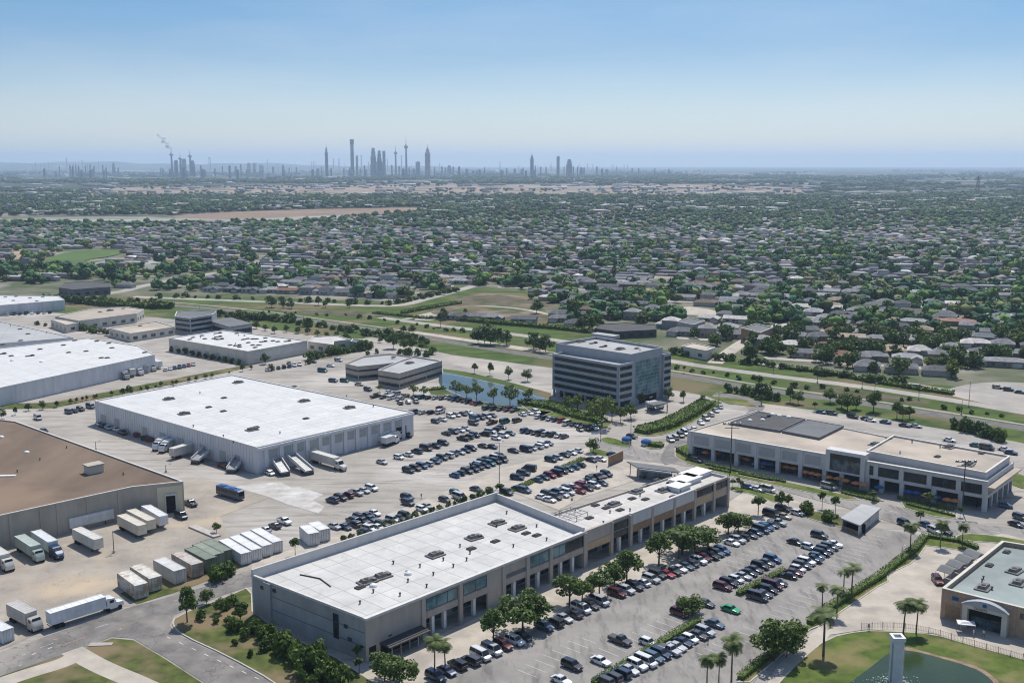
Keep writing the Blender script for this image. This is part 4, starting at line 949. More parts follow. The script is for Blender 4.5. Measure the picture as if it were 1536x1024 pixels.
o = bar_thing('brick_garden_wall','rust-coloured brick wall beside the open blue-roofed pavilion','wall', G(913,699), G(934,690), 3.4, .4, 'brown_band')
# dark low building behind office
simple('dark_club_house','low dark building with a reddish flat roof just behind the office block','building',[(892,492),(925,497),(985,494),(984,487),(940,484),(900,486)],4.5,'dark_roof','dark_roof',cap=None,win='glass')
simple('flat_roof_clinic','tan flat-roofed single-storey building between the office block and houses','building',[(1022,519),(1060,526),(1073,521),(1040,514)],5,'cream_wall','beige_roof')
simple('grey_row_building','grey block with a ridged grey roof near the curved road in the suburb','building',[(1015,482),(1040,487),(1058,481),(1035,476)],6,'taupe_wall','slate_roof')
simple('brown_flats','brown three-level block of flats at the start of the suburb streets','building',[(1112,492),(1140,499),(1160,491),(1135,485)],8,'brown_band','slate_roof')
# ------------------------------------------------------------ vehicle prototypes (x forward, z up)
def arch_section(x, w, z0, z1, r=.12, tw=.94):
    return [(x,-w,z0),(x,-w*1.0,z0+(z1-z0)*.55),(x,-w*tw,z1-r*.3),(x,-w*tw*.86,z1),(x,w*tw*.86,z1),(x,w*tw,z1-r*.3),(x,w,z0+(z1-z0)*.55),(x,w,z0)]
def wheel_parts(root, xs, hw, r=.33, w=.23, full=True):
    for x in xs:
        for s in (-1,1):
            m_ = MB(); m_.tube((x,s*(hw-w),r),(x,s*hw,r),r,n=12); t = proto_part(root,'wheel',m_,M['tyre'])
            if full:
                m_ = MB(); m_.tube((x,s*(hw-.02),r),(x,s*(hw+.015),r),r*.6,n=10); o = m_.build('rim', M['rim'], t, link=False); KIDS.setdefault(t.name,[]).append(o)
def car_proto(kind, full=True):
    L_, Wd, belt, top = {'sedan':(4.7,.92,.86,1.42),'hatchback':(4.1,.89,.9,1.5),'suv':(4.75,.97,1.05,1.75),'van':(5.2,1.0,1.15,2.05),'pickup':(5.5,.98,1.05,1.78)}[kind]
    root = proto(kind); h = L_/2
    st = {'sedan':[(-h,.74,.62,.60),(-h+.12,.9,.3,.82),(-h+.9,1,.22,.90),(-.3,1,.2,.93),(h-1.35,1,.2,.90),(h-.55,.97,.22,.80),(h-.1,.86,.28,.68),(h,.7,.4,.55)],
          'hatchback':[(-h,.8,.5,.9),(-h+.1,.94,.3,.96),(-h+.7,1,.22,.95),(-.2,1,.2,.94),(h-1.1,1,.2,.92),(h-.4,.96,.22,.82),(h-.08,.86,.28,.7),(h,.7,.4,.56)],
          'suv':[(-h,.85,.5,1.05),(-h+.1,.96,.35,1.1),(-h+.7,1,.28,1.1),(-.2,1,.26,1.1),(h-1.3,1,.26,1.07),(h-.5,.98,.28,1.0),(h-.1,.9,.34,.86),(h,.76,.45,.7)],
          'van':[(-h,.9,.4,1.2),(-h+.1,.97,.32,1.22),(-h+.7,1,.28,1.22),(-.2,1,.26,1.22),(h-1.1,1,.26,1.18),(h-.5,.97,.28,1.02),(h-.1,.88,.34,.86),(h,.74,.45,.7)],
          'pickup':[(-h,.9,.5,1.0),(-h+.1,.97,.4,1.08),(-h+.7,1,.35,1.08),(-.2,1,.33,1.1),(h-1.5,1,.33,1.1),(h-.5,.98,.34,1.04),(h-.1,.9,.38,.92),(h,.78,.5,.75)]}[kind]
    m_ = MB(); m_.loft([arch_section(x, Wd*wf, z0, z1) for x,wf,z0,z1 in st]); body = proto_part(root,'body',m_,M['paint'],True,False)
    gh = {'sedan':(-h+.55,-h+1.35,.35,h-1.45),'hatchback':(-h+.1,-h+.5,.45,h-1.0),'suv':(-h+.1,-h+.35,.5,h-1.2),'van':(-h+.08,-h+.25,h-1.5,h-.75),'pickup':(-.55,-.35,.75,h-1.45)}[kind]
    a, b_, c, d = gh; bw, tw = Wd*.93, Wd*.74; zb = belt-.04
    m_ = MB(); m_.add([(a,-bw,zb),(d,-bw,zb),(d,bw,zb),(a,bw,zb),(b_,-tw,top-.05),(c,-tw,top-.05),(c,tw,top-.05),(b_,tw,top-.05)],[(0,1,5,4),(1,2,6,5),(2,3,7,6),(3,0,4,7),(4,5,6,7),(0,3,2,1)])
    proto_part(root,'windows',m_,M['car_glass'])
    m_ = MB(); m_.add([(b_-.06,-tw-.03,top-.09),(c+.05,-tw-.03,top-.09),(c+.05,tw+.03,top-.09),(b_-.06,tw+.03,top-.09),(b_+.12,-tw*.86,top),(c-.12,-tw*.86,top),(c-.12,tw*.86,top),(b_+.12,tw*.86,top)],[(0,1,5,4),(1,2,6,5),(2,3,7,6),(3,0,4,7),(4,5,6,7),(0,3,2,1)])
    for x in ((b_+c)/2,):   # pillars
        for s in (-1,1): m_.tube((x,s*(bw+.005),zb),(x,s*(tw+.02),top-.07),.045,n=4)
    for s in (-1,1): m_.tube((a+.02,s*(bw+.005),zb),(b_,s*(tw+.01),top-.07),.06,n=4); m_.tube((d-.02,s*(bw+.005),zb),(c,s*(tw+.01),top-.07),.04,n=4)
    proto_part(root,'roof',m_,M['paint'],True)
    wheel_parts(root, (-L_*.3, L_*.31), Wd+.01, .33 if kind in('sedan','hatchback') else .38, full=full)
    if kind == 'pickup':
        m_ = MB(); m_.box((-1.75,0,1.1),(1.75,1.55,.05)); proto_part(root,'cargo_bed',m_,M['dark_metal'])
    if full:
        for s in (-1,1):
            zl = belt-.2
            m_ = MB(); m_.box((h-.12,s*Wd*.62,zl-.06),(.2,.38,.14)); proto_part(root,'headlight',m_,M['headlight'])
            m_ = MB(); m_.box((-h+.05,s*Wd*.66,zl),(.14,.32,.16)); proto_part(root,'taillight',m_,M['taillight'])
            m_ = MB(); m_.box((d-.25,s*(Wd+.08),belt+.02),(.16,.2,.13)); proto_part(root,'mirror',m_,M['paint'],True)
    return root
CARS = {(k,f): car_proto(k,f) for k in ('sedan','hatchback','suv','van','pickup') for f in (True,False)}
PAINTS = {'black':(.012,.012,.014),'charcoal':(.05,.052,.056),'dark grey':(.085,.088,.092),'silver':(.42,.43,.44),'white':(.72,.72,.71),'navy':(.014,.028,.062),'blue':(.03,.085,.19),'slate blue':(.06,.10,.14),
          'red':(.26,.015,.02),'maroon':(.10,.012,.018),'green':(.015,.28,.10),'teal':(.02,.12,.13),'beige':(.42,.36,.27),'brown':(.10,.07,.05)}
PW = [('black',20),('charcoal',15),('dark grey',9),('silver',14),('white',16),('navy',11),('blue',4),('slate blue',6),('red',2),('maroon',2),('beige',1),('teal',1),('brown',1)]
crng = random.Random(11)
def rpaint():
    return crng.choices([p for p,_ in PW],[w for _,w in PW])[0]
def rkind(): return crng.choices(['sedan','hatchback','suv','van','pickup'],[40,12,34,8,6])[0]
HV = math.atan2(W.y, W.x)      # heading of cars parked across the lots
NCAR = 0
CARPOS = []
def car(p, rz, label, group=None, kind=None, paint=None, cat=None):
    global NCAR
    NCAR += 1; kind = kind or rkind(); paint = paint or rpaint()
    CARPOS.append((p.x,p.y))
    full = p.y < 330
    loc = (p.x,p.y,max(_z[0]*0+.33, 0) if False else .3)
    gf = crng.uniform(.85,1.15); c = tuple(x*gf for x in PAINTS[paint])
    o = place(CARS[(kind,full)], (p.x,p.y,ROADZ), rz, label.format(paint=paint, kind={'suv':'SUV','sedan':'sedan','hatchback':'hatchback','van':'minivan','pickup':'pickup truck'}[kind]), cat or {'suv':'SUV','sedan':'car','hatchback':'car','van':'minivan','pickup':'pickup truck'}[kind], group, (*c,1))
    o.name = {'suv':'parked_suv','sedan':'parked_sedan','hatchback':'parked_hatchback','van':'parked_minivan','pickup':'parked_pickup'}[kind]
    return o
ROADZ = _z[0]+.005
def row(name, p0, p1, n, flip=None, skip=(), jit=.25, group=None, end='left', paints=None, kinds=None, lines=True, hd=None, side=1):
    """n cars with centres from photo pixel p0 to p1; name completes 'in the ...'"""
    A, B = G(*p0), G(*p1); k = 0; u = (B-A).normalized(); sn = abs(math.sin((hd if hd is not None else 9)-math.atan2(u.y,u.x))) if hd is not None else 1.0
    n = max(2, min(n, int((B-A).length*max(.3,sn)/2.35)+1))
    for i in range(n):
        t = i/max(1,n-1); p = A.lerp(B,t)
        if i in skip: continue
        k += 1; hh = (hd if hd is not None else math.atan2(u.y,u.x)-PI/2) + (PI if crng.random()<(.25 if flip is None else flip) else 0)+crng.uniform(-.035,.035)
        v = Vector((u.y,-u.x,0)); p = p+v*crng.uniform(-jit,jit)+u*crng.uniform(-.12,.12)
        car(p, hh, '{paint} {kind}, '+ordw(k)+' from the '+end+' in the '+name, group or 'cars in the '+name, kinds[i] if kinds else None, paints[i] if paints else None)
    if lines and n > 2:
        ln = (B-A).length; m_ = max(2,round(ln/((ln/(n-1)) if ln/(n-1) < 3.6 else 2.75))); st = ln/m_
        for i in range(-1,m_+1):
            c = A+u*(st*(i+.5)); v = Vector((u.y,-u.x,0)); line(mk, c-v*2.7, c+v*2.7, .12, ZM)
# --- east lot, in front of the long shop building
row('lower shopfront tree row', (652,1018),(987,866), 24, skip=(9,17), flip=.1, jit=.35,
    paints=['navy','navy','black','charcoal','white','silver','maroon','white','charcoal','x','slate blue','black','silver','charcoal','white','black','silver','x','maroon','silver','charcoal','white','silver','charcoal'],
    kinds=['suv','sedan','suv','suv','van','van','suv','suv','sedan','x','suv','suv','sedan','sedan','van','sedan','van','x','suv','suv','suv','sedan','suv','suv'])
row('middle shopfront tree row', (999,864),(1082,829), 11, flip=.1)
row('upper shopfront tree row', (1097,817),(1166,787), 9, flip=.1)
row('row beside the long hedge', (906,1027),(1057,951), 15, flip=.15)
row('row left of the short hedge', (1083,883),(1158,842), 9, flip=.15)
row('row right of the short hedge', (1135,899),(1250,819), 17, flip=.15, skip=(5,))
for (x,y,pt,kd,r,lab) in [(858,1002,'black','suv',0,'black SUV parked alone between the tree row and the long hedge'),(901,995,'white','sedan',0,'white sedan alone in the stalls left of the long hedge'),
    (842,1024,'white','sedan',0,'white sedan at the bottom edge left of the long hedge'),(930,964,'charcoal','pickup',0,'dark pickup by itself above the lower end of the long hedge'),(972,967,'white','hatchback',0,'white hatchback close to the long hedge top side'),
    (1020,923,'maroon','suv',0,'dark maroon SUV under the lone tree in the lot'),(1029,913,'black','suv',0,'black SUV behind the maroon one under the lone lot tree'),(1058,908,'charcoal','sedan',0,'charcoal sedan right of the lone tree in the lot'),
    (1072,939,'slate blue','sedan',0,'slate blue sedan parked below the green car'),(1096,917,'green','sedan',0,'bright green sedan, the only green car in the lot'),
    (1193,816,'black','sedan',0,'black sedan parked alone above the short hedge rows'),(1213,823,'white','hatchback',0,'white hatchback just right of the lone black sedan'),(1229,806,'charcoal','suv',0,'dark SUV highest in the lot, left of the open-front kiosk'),
    (1157,774,'black','van',0,'black minivan behind the top street trees'),(1174,766,'black','suv',0,'black SUV by the round street bushes'),(1196,772,'white','hatchback',0,'white hatchback between the round bushes'),(1176,777,'beige','sedan',0,'beige sedan in front of the black minivan'),
    (1357,788,'navy','suv',-.4,'navy SUV left of the palm at the hedge corner'),(1389,790,'blue','sedan',-.4,'blue sedan behind the palm at the hedge corner'),(1402,799,'silver','suv',-.4,'silver SUV right of the hedge corner palm'),(1417,800,'charcoal','suv',-.4,'charcoal SUV next to the silver one by the hedge corner'),
    (1524,789,'black','sedan',-.3,'black sedan at the right edge below the shop building'),(1531,779,'dark grey','suv',-.3,'dark grey SUV at the right edge of the street'),(1406,874,'maroon','suv',-.9,'maroon SUV beside the brick building and carport'),(1508,761,'blue','hatchback',.3,'blue hatchback at the right end of the arcade building')]:
    car(G(x,y), HV+r, lab, None, kd, pt)
# --- middle lot
row('single row right of the washed concrete', (499,753),(557,735), 6, flip=.1, paints=['navy','black','maroon','silver','silver','white'])
row('three-car group by the white containers', (398,797),(426,785), 3, lines=False, paints=['silver','charcoal','white'], hd=HV)
row('upper row against the long back wall', (528,783),(562,772), 4); row('middle row against the long back wall', (518,793),(556,781), 5); row('row hugging the planted back wall', (546,800),(607,776), 8, flip=.2)
for (x,y,pt,kd,lab) in [(502,792,'silver','sedan','silver sedan just above the planted back wall, leftmost there'),(461,797,'silver','sedan','silver sedan behind the pair of small white containers'),(611,749,'navy','suv','navy SUV, upper of two standing in the open lot'),(612,757,'navy','suv','navy SUV, lower of two standing in the open lot'),
    (633,766,'white','hatchback','white hatchback at the planter near the back wall'),(641,762,'silver','sedan','silver sedan beside the planter near the back wall'),(573,695,'silver','sedan','silver sedan standing alone in front of the white warehouse'),(667,752,'charcoal','hatchback','dark hatchback behind the planted wall bushes'),(689,748,'silver','van','silver minivan above the planted wall bushes'),(683,741,'teal','hatchback','teal hatchback above the silver minivan'),
    (714,736,'navy','sedan','navy sedan beside the tall bush at the wall end'),(760,741,'charcoal','suv','charcoal SUV just behind the wall corner'),(777,735,'navy','sedan','navy sedan near the wall corner, right one'),(787,738,'slate blue','suv','slate blue SUV near the wall corner'),
    (770,678,'black','sedan','black sedan alone in the middle of the big lot'),(725,671,'charcoal','sedan','charcoal sedan standing alone mid-lot, left of the black one'),(738,672,'navy','sedan','navy sedan touching the lone charcoal sedan'),(710,637,'charcoal','suv','charcoal SUV alone near the upper lot'),(653,634,'navy','hatchback','navy hatchback right of the white warehouse corner'),
    (664,631,'silver','sedan','silver sedan next to the navy hatchback by the warehouse corner'),(661,614,'maroon','sedan','maroon sedan alone in the lane below the blue pond'),(887,692,'navy','sedan','navy sedan by the tree at the hedge top'),(901,691,'white','sedan','white sedan by the tree at the hedge top'),(919,684,'blue','sedan','blue sedan at the street corner by the tree'),(610,655,'black','pickup','black pickup outside the open warehouse doorway')]:
    car(G(x,y), HV+crng.uniform(-.1,.1), lab, None, kd, pt)
row('first row past the white warehouse', (599,688),(665,667), 6, skip=(), lines=True); row('second row past the white warehouse', (612,708),(653,695), 5); row('long row of the lower lot', (655,692),(706,675), 7); row('staggered row of the lower middle lot', (660,687),(700,674), 5, lines=False, jit=.1) if False else None
row('fourth row of the middle lot', (682,715),(752,692), 9, flip=.15); row('short row behind the fourth lot row', (714,699),(750,687), 5)
row('short row left of the diagonal hedge', (776,719),(794,706), 3, lines=False, paints=['navy','charcoal','black'], kinds=['suv','suv','van'])
row('row left of the hedge top', (826,692),(866,678), 5); row('row right of the diagonal hedge', (806,722),(870,700), 8)
row('rear row behind the narrow wing', (812,748),(842,736), 4, lines=False); row('front row behind the narrow wing', (824,752),(852,741), 4, lines=False); row('red-car row behind the narrow wing', (852,736),(882,723), 5, paints=['navy','white','red','silver','black']); row('far row behind the narrow wing', (869,739),(902,727), 4, lines=False, paints=['red','black','white','navy']); row('short row by the garden wall', (886,720),(910,714), 4)
row('mostly white row', (790,677),(822,667), 5, flip=.1, paints=['navy','silver','white','white','slate blue'])
row('seven-car row below the office block', (787,648),(846,657), 8, hd=UA+.1, flip=.1, jit=.5)
row('row left of the seven-car row', (670,652),(699,645), 4); row('upper short row in the middle lot', (728,653),(752,643), 4); row('low short row in the middle lot', (744,659),(764,652), 3, lines=False); row('short row under the middle short row', (695,660),(712,655), 3, lines=False)
row('row facing the pond plants', (676,626),(704,621), 4); row('upper lot light-coloured row', (712,630),(738,625), 4); row('crowded row in the upper lot', (738,636),(776,633), 6, hd=UA+.1)
row('left pond bank row', (623,597),(664,599), 5, hd=UA+.1, lines=False); row('middle pond bank row', (670,598),(718,607), 8, hd=UA+.1, lines=False); row('right pond bank row', (730,614),(772,617), 5, hd=UA+.1, lines=False)
row('four-car group below the office hedge', (784,623),(804,620), 4, lines=False); row('row below the office hedge', (808,627),(842,633), 5, hd=UA+.1); row('row at the office driveway', (852,637),(893,643), 6, hd=UA+.1); row('second row at the office driveway', (870,646),(892,644), 3, lines=False)
row('row by the banded office entrance', (600,606),(624,604), 3, lines=False); row('upper row by the warehouse', (621,621),(660,620), 5, lines=False, hd=UA+.1); row('row below the banded office', (583,590),(606,596), 3, lines=False); row('row behind the white warehouse roof', (563,596),(600,600), 4, lines=False, hd=UA+.1)
row('slanted row beside the cream warehouse', (401,556),(450,548), 7, hd=HV-.5, lines=False)
for (x,y,pt,kd,lab) in [(469,544,'charcoal','sedan','charcoal sedan in the lane left of the banded office'),(496,550,'white','sedan','white sedan facing the banded office'),(484,558,'teal','van','teal minivan in front of the banded office'),(500,573,'slate blue','suv','slate blue SUV below the banded office left corner'),(517,573,'teal','suv','teal SUV beside the shrubs of the banded office'),(508,542,'silver','suv','silver SUV at the left side of the banded office'),(552,586,'navy','suv','navy SUV behind the upper warehouse edge'),(539,578,'beige','sedan','beige sedan by the low shrubs near the warehouse'),
    (575,571,'navy','suv','navy SUV under the front shrubs of the banded office'),(560,567,'charcoal','sedan','charcoal sedan at the banded office entrance'),
    (947,657,'navy','hatchback','navy hatchback at the planted traffic island'),(1232,620,'blue','sedan','blue sedan on the frontage road, leftmost of the parked line'),(1248,622,'dark grey','suv','dark grey SUV second in the frontage line'),(1279,627,'black','suv','black SUV in the frontage line above the grey roof'),(1299,630,'navy','sedan','navy sedan in the frontage line beside a white car'),(1306,632,'white','sedan','white sedan in the middle of the frontage line'),(1328,635,'blue','sedan','bright blue sedan at the right of the frontage line'),(1357,640,'charcoal','sedan','charcoal sedan on the frontage road past the blue one'),(1374,641,'silver','sedan','silver sedan on the frontage road past the blue one'),
    (1424,662,'white','sedan','white sedan behind the beige arcade roof'),(1464,670,'teal','sedan','teal sedan behind the right end of the beige roof'),(1480,674,'charcoal','van','charcoal van behind the right end of the beige roof'),(1507,676,'white','sedan','white sedan at the far right behind the arcade building'),(1516,681,'navy','sedan','navy sedan at the far right corner of the arcade building'),
    (57,629,'silver','van','long silver car alone in the left yard'),(66,648,'black','sedan','black sedan beyond the brown roof edge'),(103,620,'navy','suv','navy SUV, left of the four cars by the white warehouse'),(112,618,'navy','sedan','navy sedan, second of four by the white warehouse'),(121,616,'charcoal','suv','charcoal SUV, third of four by the white warehouse'),(136,612,'slate blue','van','slate blue minivan touching the white warehouse corner'),
    (149,638,'white','sedan','white sedan by the short wall of the white warehouse'),(155,641,'black','sedan','black sedan at the white warehouse dock, upper left'),(163,644,'silver','hatchback','silver hatchback along the ribbed warehouse wall'),(174,646,'white','sedan','white sedan along the ribbed warehouse wall'),(184,651,'charcoal','pickup','charcoal pickup along the ribbed warehouse wall'),(340,703,'black','hatchback','black hatchback between the two dock ramps'),(405,712,'white','hatchback','white hatchback at the near corner of the white warehouse'),
    (286,758,'black','pickup','black pickup beside the brown-roofed warehouse end'),(1138,799 if False else 700,'white','sedan','white sedan among the planters in front of the arcade'),
    (1243,733,'silver','van','silver minivan stopped in front of the arcade'),(1122,733,'blue','sedan','blue sedan left of the street corner trees'),(1151,737,'white','van','white van behind the street corner trees'),(1136,736,'white','sedan','white sedan behind the street corner trees'),
    (1045,693,'dark grey','suv','dark SUV turning by the left end of the arcade')]:
    car(G(x,y), (HV+crng.uniform(-.1,.1)) if y>580 and not (1220<x<1520 and y<690) else (-.72 if x > 1200 else HV+.3), lab, None, kd, pt)
for i in range(9):    # cars by the office east side and the drive
    pass
row('diagonal line of cars by the office hedge', (1006,662),(1040,645), 6, hd=HV-.6, lines=False, paints=['silver','silver','black','white','silver','white']); row('parked line beside the curved road', (1052,636),(1080,612), 5, hd=HV-.6, lines=False, paints=['white','silver','white','silver','white'])
row('yard by the long white warehouse', (248,556),(290,548), 8, hd=HV-.4, lines=False)
row('car park left of tan workshop', (12,473),(75,470), 8, hd=HV-.6, lines=False); row('tan workshop front car park', (120,492),(165,498), 7, hd=HV-.6, lines=False)
row('cars by the suburb crossroads', (1375,583),(1425,590), 7, hd=-.6, lines=False, paints=['silver','white','silver','white','charcoal','white','silver']); row('line at the right suburb edge', (1496,583),(1530,590), 4, hd=-.6, lines=False)
print('CARS', NCAR)

# ------------------------------------------------------------ trucks, trailers, containers
def axle(root, xs, hw, r=.5):
    for x in xs:
        m_ = MB()
        for s in (-1,1): m_.tube((x,s*(hw-.45),r),(x,s*hw,r),r,n=12)
        m_.tube((x,-hw+.4,r),(x,hw-.4,r),.1,n=6); proto_part(root,'wheel_pair',m_,M['tyre'])
def trailer_proto(name, L_=13.0, cab=None, boxh=2.7, full_under=True, mat_='box_paint'):
    root = proto(name); z0 = 1.15; x0, x1 = -L_/2, L_/2; hw = 1.28
    m_ = MB(); m_.box((0,0,z0+boxh/2),(L_,hw*2,boxh)); n_ = int(L_/1.1)
    for i in range(n_+1):
        x = x0+.1+(L_-.2)*i/n_
        for s in (-1,1): m_.box((x,s*hw,z0+boxh/2),(.08,.06,boxh-.1))
    proto_part(root,'cargo_box',m_,M[mat_],True)
    m_ = MB()
    for i in range(8): m_.box((x0+L_*(i+.5)/8,0,z0+boxh+.02),(.08,hw*2-.1,.05))
    for s in (-1,1): m_.box((0,s*(hw-.05),z0+boxh+.03),(L_,.1,.08))
    proto_part(root,'roof_rail',m_,M['white_paint'])
    m_ = MB(); m_.box((0,0,z0-.15),(L_-.6,1.0,.28)); m_.box((x0+.05,0,z0-.4),(.12,2.2,.14)); proto_part(root,'chassis',m_,M['dark_metal'])
    axle(root,(x0+1.3,x0+2.6),1.24)
    m_ = MB()
    for s in (-.32,.32): m_.box((x0-.02,s*1.9,z0+boxh/2),(.05,1.2,boxh-.2))
    proto_part(root,'rear_door',m_,M[mat_],True)
    if cab:
        xc = x1+.25
        m_ = MB(); 
        if cab == 'bonnet': secs = [(0,1.2,.7,3.2),(.3,1.22,.6,3.3),(1.7,1.22,.6,3.1),(2.3,1.15,.6,1.95),(3.7,1.0,.6,1.75),(4.1,.85,.65,1.45)]
        elif cab == 'round': secs = [(0,1.24,.6,2.9),(.6,1.24,.5,3.0),(2.0,1.2,.5,2.9),(3.2,1.14,.5,2.2),(4.2,1.0,.5,1.7),(4.6,.8,.6,1.4)]
        else: secs = [(0,1.22,.6,2.9),(.5,1.24,.5,3.0),(1.8,1.22,.5,2.85),(2.5,1.16,.5,1.9),(2.7,1.05,.6,1.5)]
        m_.loft([arch_section(xc+x,w,z0_,z1_,.2,.95) for x,w,z0_,z1_ in secs]); c_ = proto_part(root,'cab',m_,M['paint'],True)
        m_ = MB(); a_, b_ = ((1.72,2.28) if cab!='round' else (2.05,3.15)); za, zb = ((3.0,2.0) if cab!='round' else (2.82,2.24))
        m_.add([(xc+a_+.03,-.95,za+.02),(xc+b_+.05,-1.0,zb+.05),(xc+b_+.05,1.0,zb+.05),(xc+a_+.03,.95,za+.02)],[(0,1,2,3)])
        for s in (-1,1): m_.box((xc+a_-.6,s*1.2,2.35),(1.0,.06,.65))
        proto_part(root,'windscreen',m_,M['car_glass'])
        axle(root,(x1+.5 if cab!='cabover' else x1+.9, xc+(3.0 if cab=='bonnet' else 3.2 if cab=='round' else 1.9)),1.22)
        m_ = MB()
        for s in (-1,1): m_.box((xc+secs[-1][0]-.03,s*.7,1.1),(.12,.3,.2))
        proto_part(root,'headlights',m_,M['headlight'])
    else:
        m_ = MB()
        for s in (-1,1): m_.box((x1-2.4,s*.8,.6),(.16,.16,1.1)); m_.box((x1-2.4,s*.8,.04),(.4,.35,.08))
        proto_part(root,'landing_leg',m_,M['dark_metal'])
    return root
TR = {'long': trailer_proto('box_truck',11.0,'cabover'), 'semi': trailer_proto('semi_truck',12.5,'bonnet'), 'round': trailer_proto('box_truck',11.5,'round'), 'truck': trailer_proto('box_truck',8.5,'cabover'), 'trailer': trailer_proto('trailer',12.5), 'short': trailer_proto('trailer',8.0),'van': trailer_proto('delivery_truck',5.0,'cabover',2.2)}
def container_proto(L_, rusty=False):
    root = proto('shipping_container'); m_ = MB(); hw, hh = 1.25, 2.75; m_.box((0,0,hh/2+.12),(L_,hw*2,hh))
    for i in range(int(L_/.45)):
        x = -L_/2+.3+i*.45
        for s in (-1,1): m_.box((x,s*hw,hh/2+.12),(.2,.07,hh-.3))
    proto_part(root,'container_body',m_,M['rusty' if rusty else 'box_paint'],True)
    m_ = MB()
    for x in (-L_/2,L_/2):
        for s in (-1,1): m_.box((x,s*hw,hh/2+.12),(.16,.16,hh+.04))
        m_.box((x,0,.16),(.14,hw*2,.16)); m_.box((x,0,hh+.1),(.14,hw*2,.14))
    for s in (-1,1): m_.box((0,s*hw,.16),(L_,.14,.15)); m_.box((0,s*hw,hh+.1),(L_,.14,.13))
    proto_part(root,'corner_frame',m_,M['rusty' if rusty else 'box_paint'],True)
    m_ = MB()
    for s in (-.3,.3): m_.box((L_/2+.04,s*2,hh/2+.12),(.06,1.1,hh-.3))
    d_ = proto_part(root,'door',m_,M['rusty' if rusty else 'box_paint'],True)
    m_ = MB()
    for y in (-.9,-.35,.35,.9): m_.tube((L_/2+.1,y,.3),(L_/2+.1,y,hh),.03,n=4)
    proto_part(root,'locking_bar',m_,M['metal'])
    return root
CT = {(L_,r): container_proto(L_,r) for L_ in (6.1,9.0,12.2) for r in (False,True)}
def put_line(pr, rear, front, label, cat, color, group=None, z=None, name=None, scl=1.0):
    a, c = G(*rear), G(*front); d = c-a; mid = (a+c)/2
    o = place(pr, (mid.x,mid.y,ROADZ if z is None else z), math.atan2(d.y,d.x), label, cat, group, (*color,1), scl)
    if name: o.name = name
    return o
WHT=(.66,.66,.65); OFF=(.58,.56,.50); GRN=(.36,.42,.37); GRY=(.40,.40,.39)
put_line(TR['semi'], (72,944),(158,917), 'long white semi trailer with its white cab parked along the road edge', 'semi truck', (.70,.71,.72))
put_line(TR['long'], (-28,829),(22,862), 'white box truck at the left edge, lowest of the yard row', 'box truck', OFF)
put_line(TR['long'], (-60,850),(-4,884), 'silver truck cut off by the left edge of the photo', 'box truck', GRY)
put_line(TR['long'], (22,818),(64,846), 'grey-green box truck between the white truck and the blue-cab truck', 'box truck', GRN)
put_line(TR['trailer'], (70,800),(128,826) , 'pale trailer between the blue-cab truck and the lone yard trailer', 'trailer', GRY) if False else None
o = put_line(TR['round'], (48,812),(88,838), 'box truck with a dark blue rounded cab in the yard', 'box truck', (.62,.64,.64))
for ch in o.children:
    if ch.name.startswith('cab'): ch.color = (.012,.035,.09,1)
put_line(TR['trailer'], (108,808),(158,834), 'white trailer standing alone in the middle of the yard', 'trailer', OFF)
put_line(TR['trailer'], (104,797),(168,782), 'long white trailer lying along the beige warehouse wall', 'trailer', WHT)
put_line(TR['trailer'], (176,788),(222,812), 'cream-roofed trailer, left of the joined pair', 'trailer', (.60,.55,.44), 'cream trailers side by side')
put_line(TR['trailer'], (192,781),(234,803), 'cream-roofed trailer, right of the joined pair', 'trailer', (.60,.55,.44), 'cream trailers side by side')
put_line(TR['trailer'], (214,774),(252,797), 'white trailer backed up near the yellowish warehouse doorway', 'trailer', WHT)
put_line(TR['trailer'], (262,688),(296,678), 'white trailer backed against the ribbed warehouse wall', 'trailer', OFF)
put_line(TR['van'], (248,669),(240,673), 'white delivery truck at the ribbed warehouse wall', 'delivery truck', WHT)
put_line(TR['van'], (256,672),(249,676), 'second white delivery truck at the ribbed warehouse wall, nearer one', 'delivery truck', WHT)
put_line(TR['semi'], (468,692),(508,704), 'white semi truck parked below the shuttered warehouse side', 'semi truck', OFF)
put_line(TR['trailer'], (6,968),(-34,945), 'white box body cut off by the left edge beside the road', 'trailer', WHT) if False else None
o = put_line(CT[(9.0,False)], (-24,944),(18,966), 'white container at the bottom left edge beside the road', 'container', (.64,.65,.66))
put_line(TR['truck'], (16,926),(52,945), 'grey-roofed box truck between the edge container and the long semi', 'box truck', (.44,.42,.38))
for (r_,f_,L_,rus,col_,lab) in [((182,874),(218,901),9.0,1,(.60,.58,.52),'rusty white container, left one of the pair nearest the road bend'),((203,866),(237,888),9.0,1,(.58,.56,.50),'rusty white container, right one of the pair nearest the road bend'),
    ((236,855),(275,877),9.0,0,(.56,.55,.52),'clean grey-white container third from the road bend'),((264,846),(300,867),9.0,1,(.46,.42,.38),'grey container with rust-streaked roof beside the green ones'),
    ((286,840),(318,857),9.0,0,(.17,.20,.15),'green container, left of the overgrown green ones'),((298,834),(328,850),9.0,0,(.23,.26,.20),'pale green container, middle of the overgrown ones'),((312,830),(338,844),9.0,0,(.19,.22,.17),'green container, right of the overgrown green ones'),
    ((334,824),(372,848),12.2,0,WHT,'white container, first of the clean row of four'),((350,819),(388,842),12.2,0,WHT,'white container, second of the clean row of four'),((366,813),(404,836),12.2,0,WHT,'white container, third of the clean row of four'),((382,808),(419,830),12.2,0,WHT,'white container, last of the clean row of four'),
    ((459,807),(470,817),6.1,0,WHT,'small white container, left of two by the lone young tree'),((472,802),(486,811),6.1,0,WHT,'small white container, right of two by the lone young tree')]:
    put_line(CT[(L_,bool(rus))], r_, f_, lab, 'container', col_, 'containers lined up along the road', scl=1.18 if L_ < 12 else 1.06)
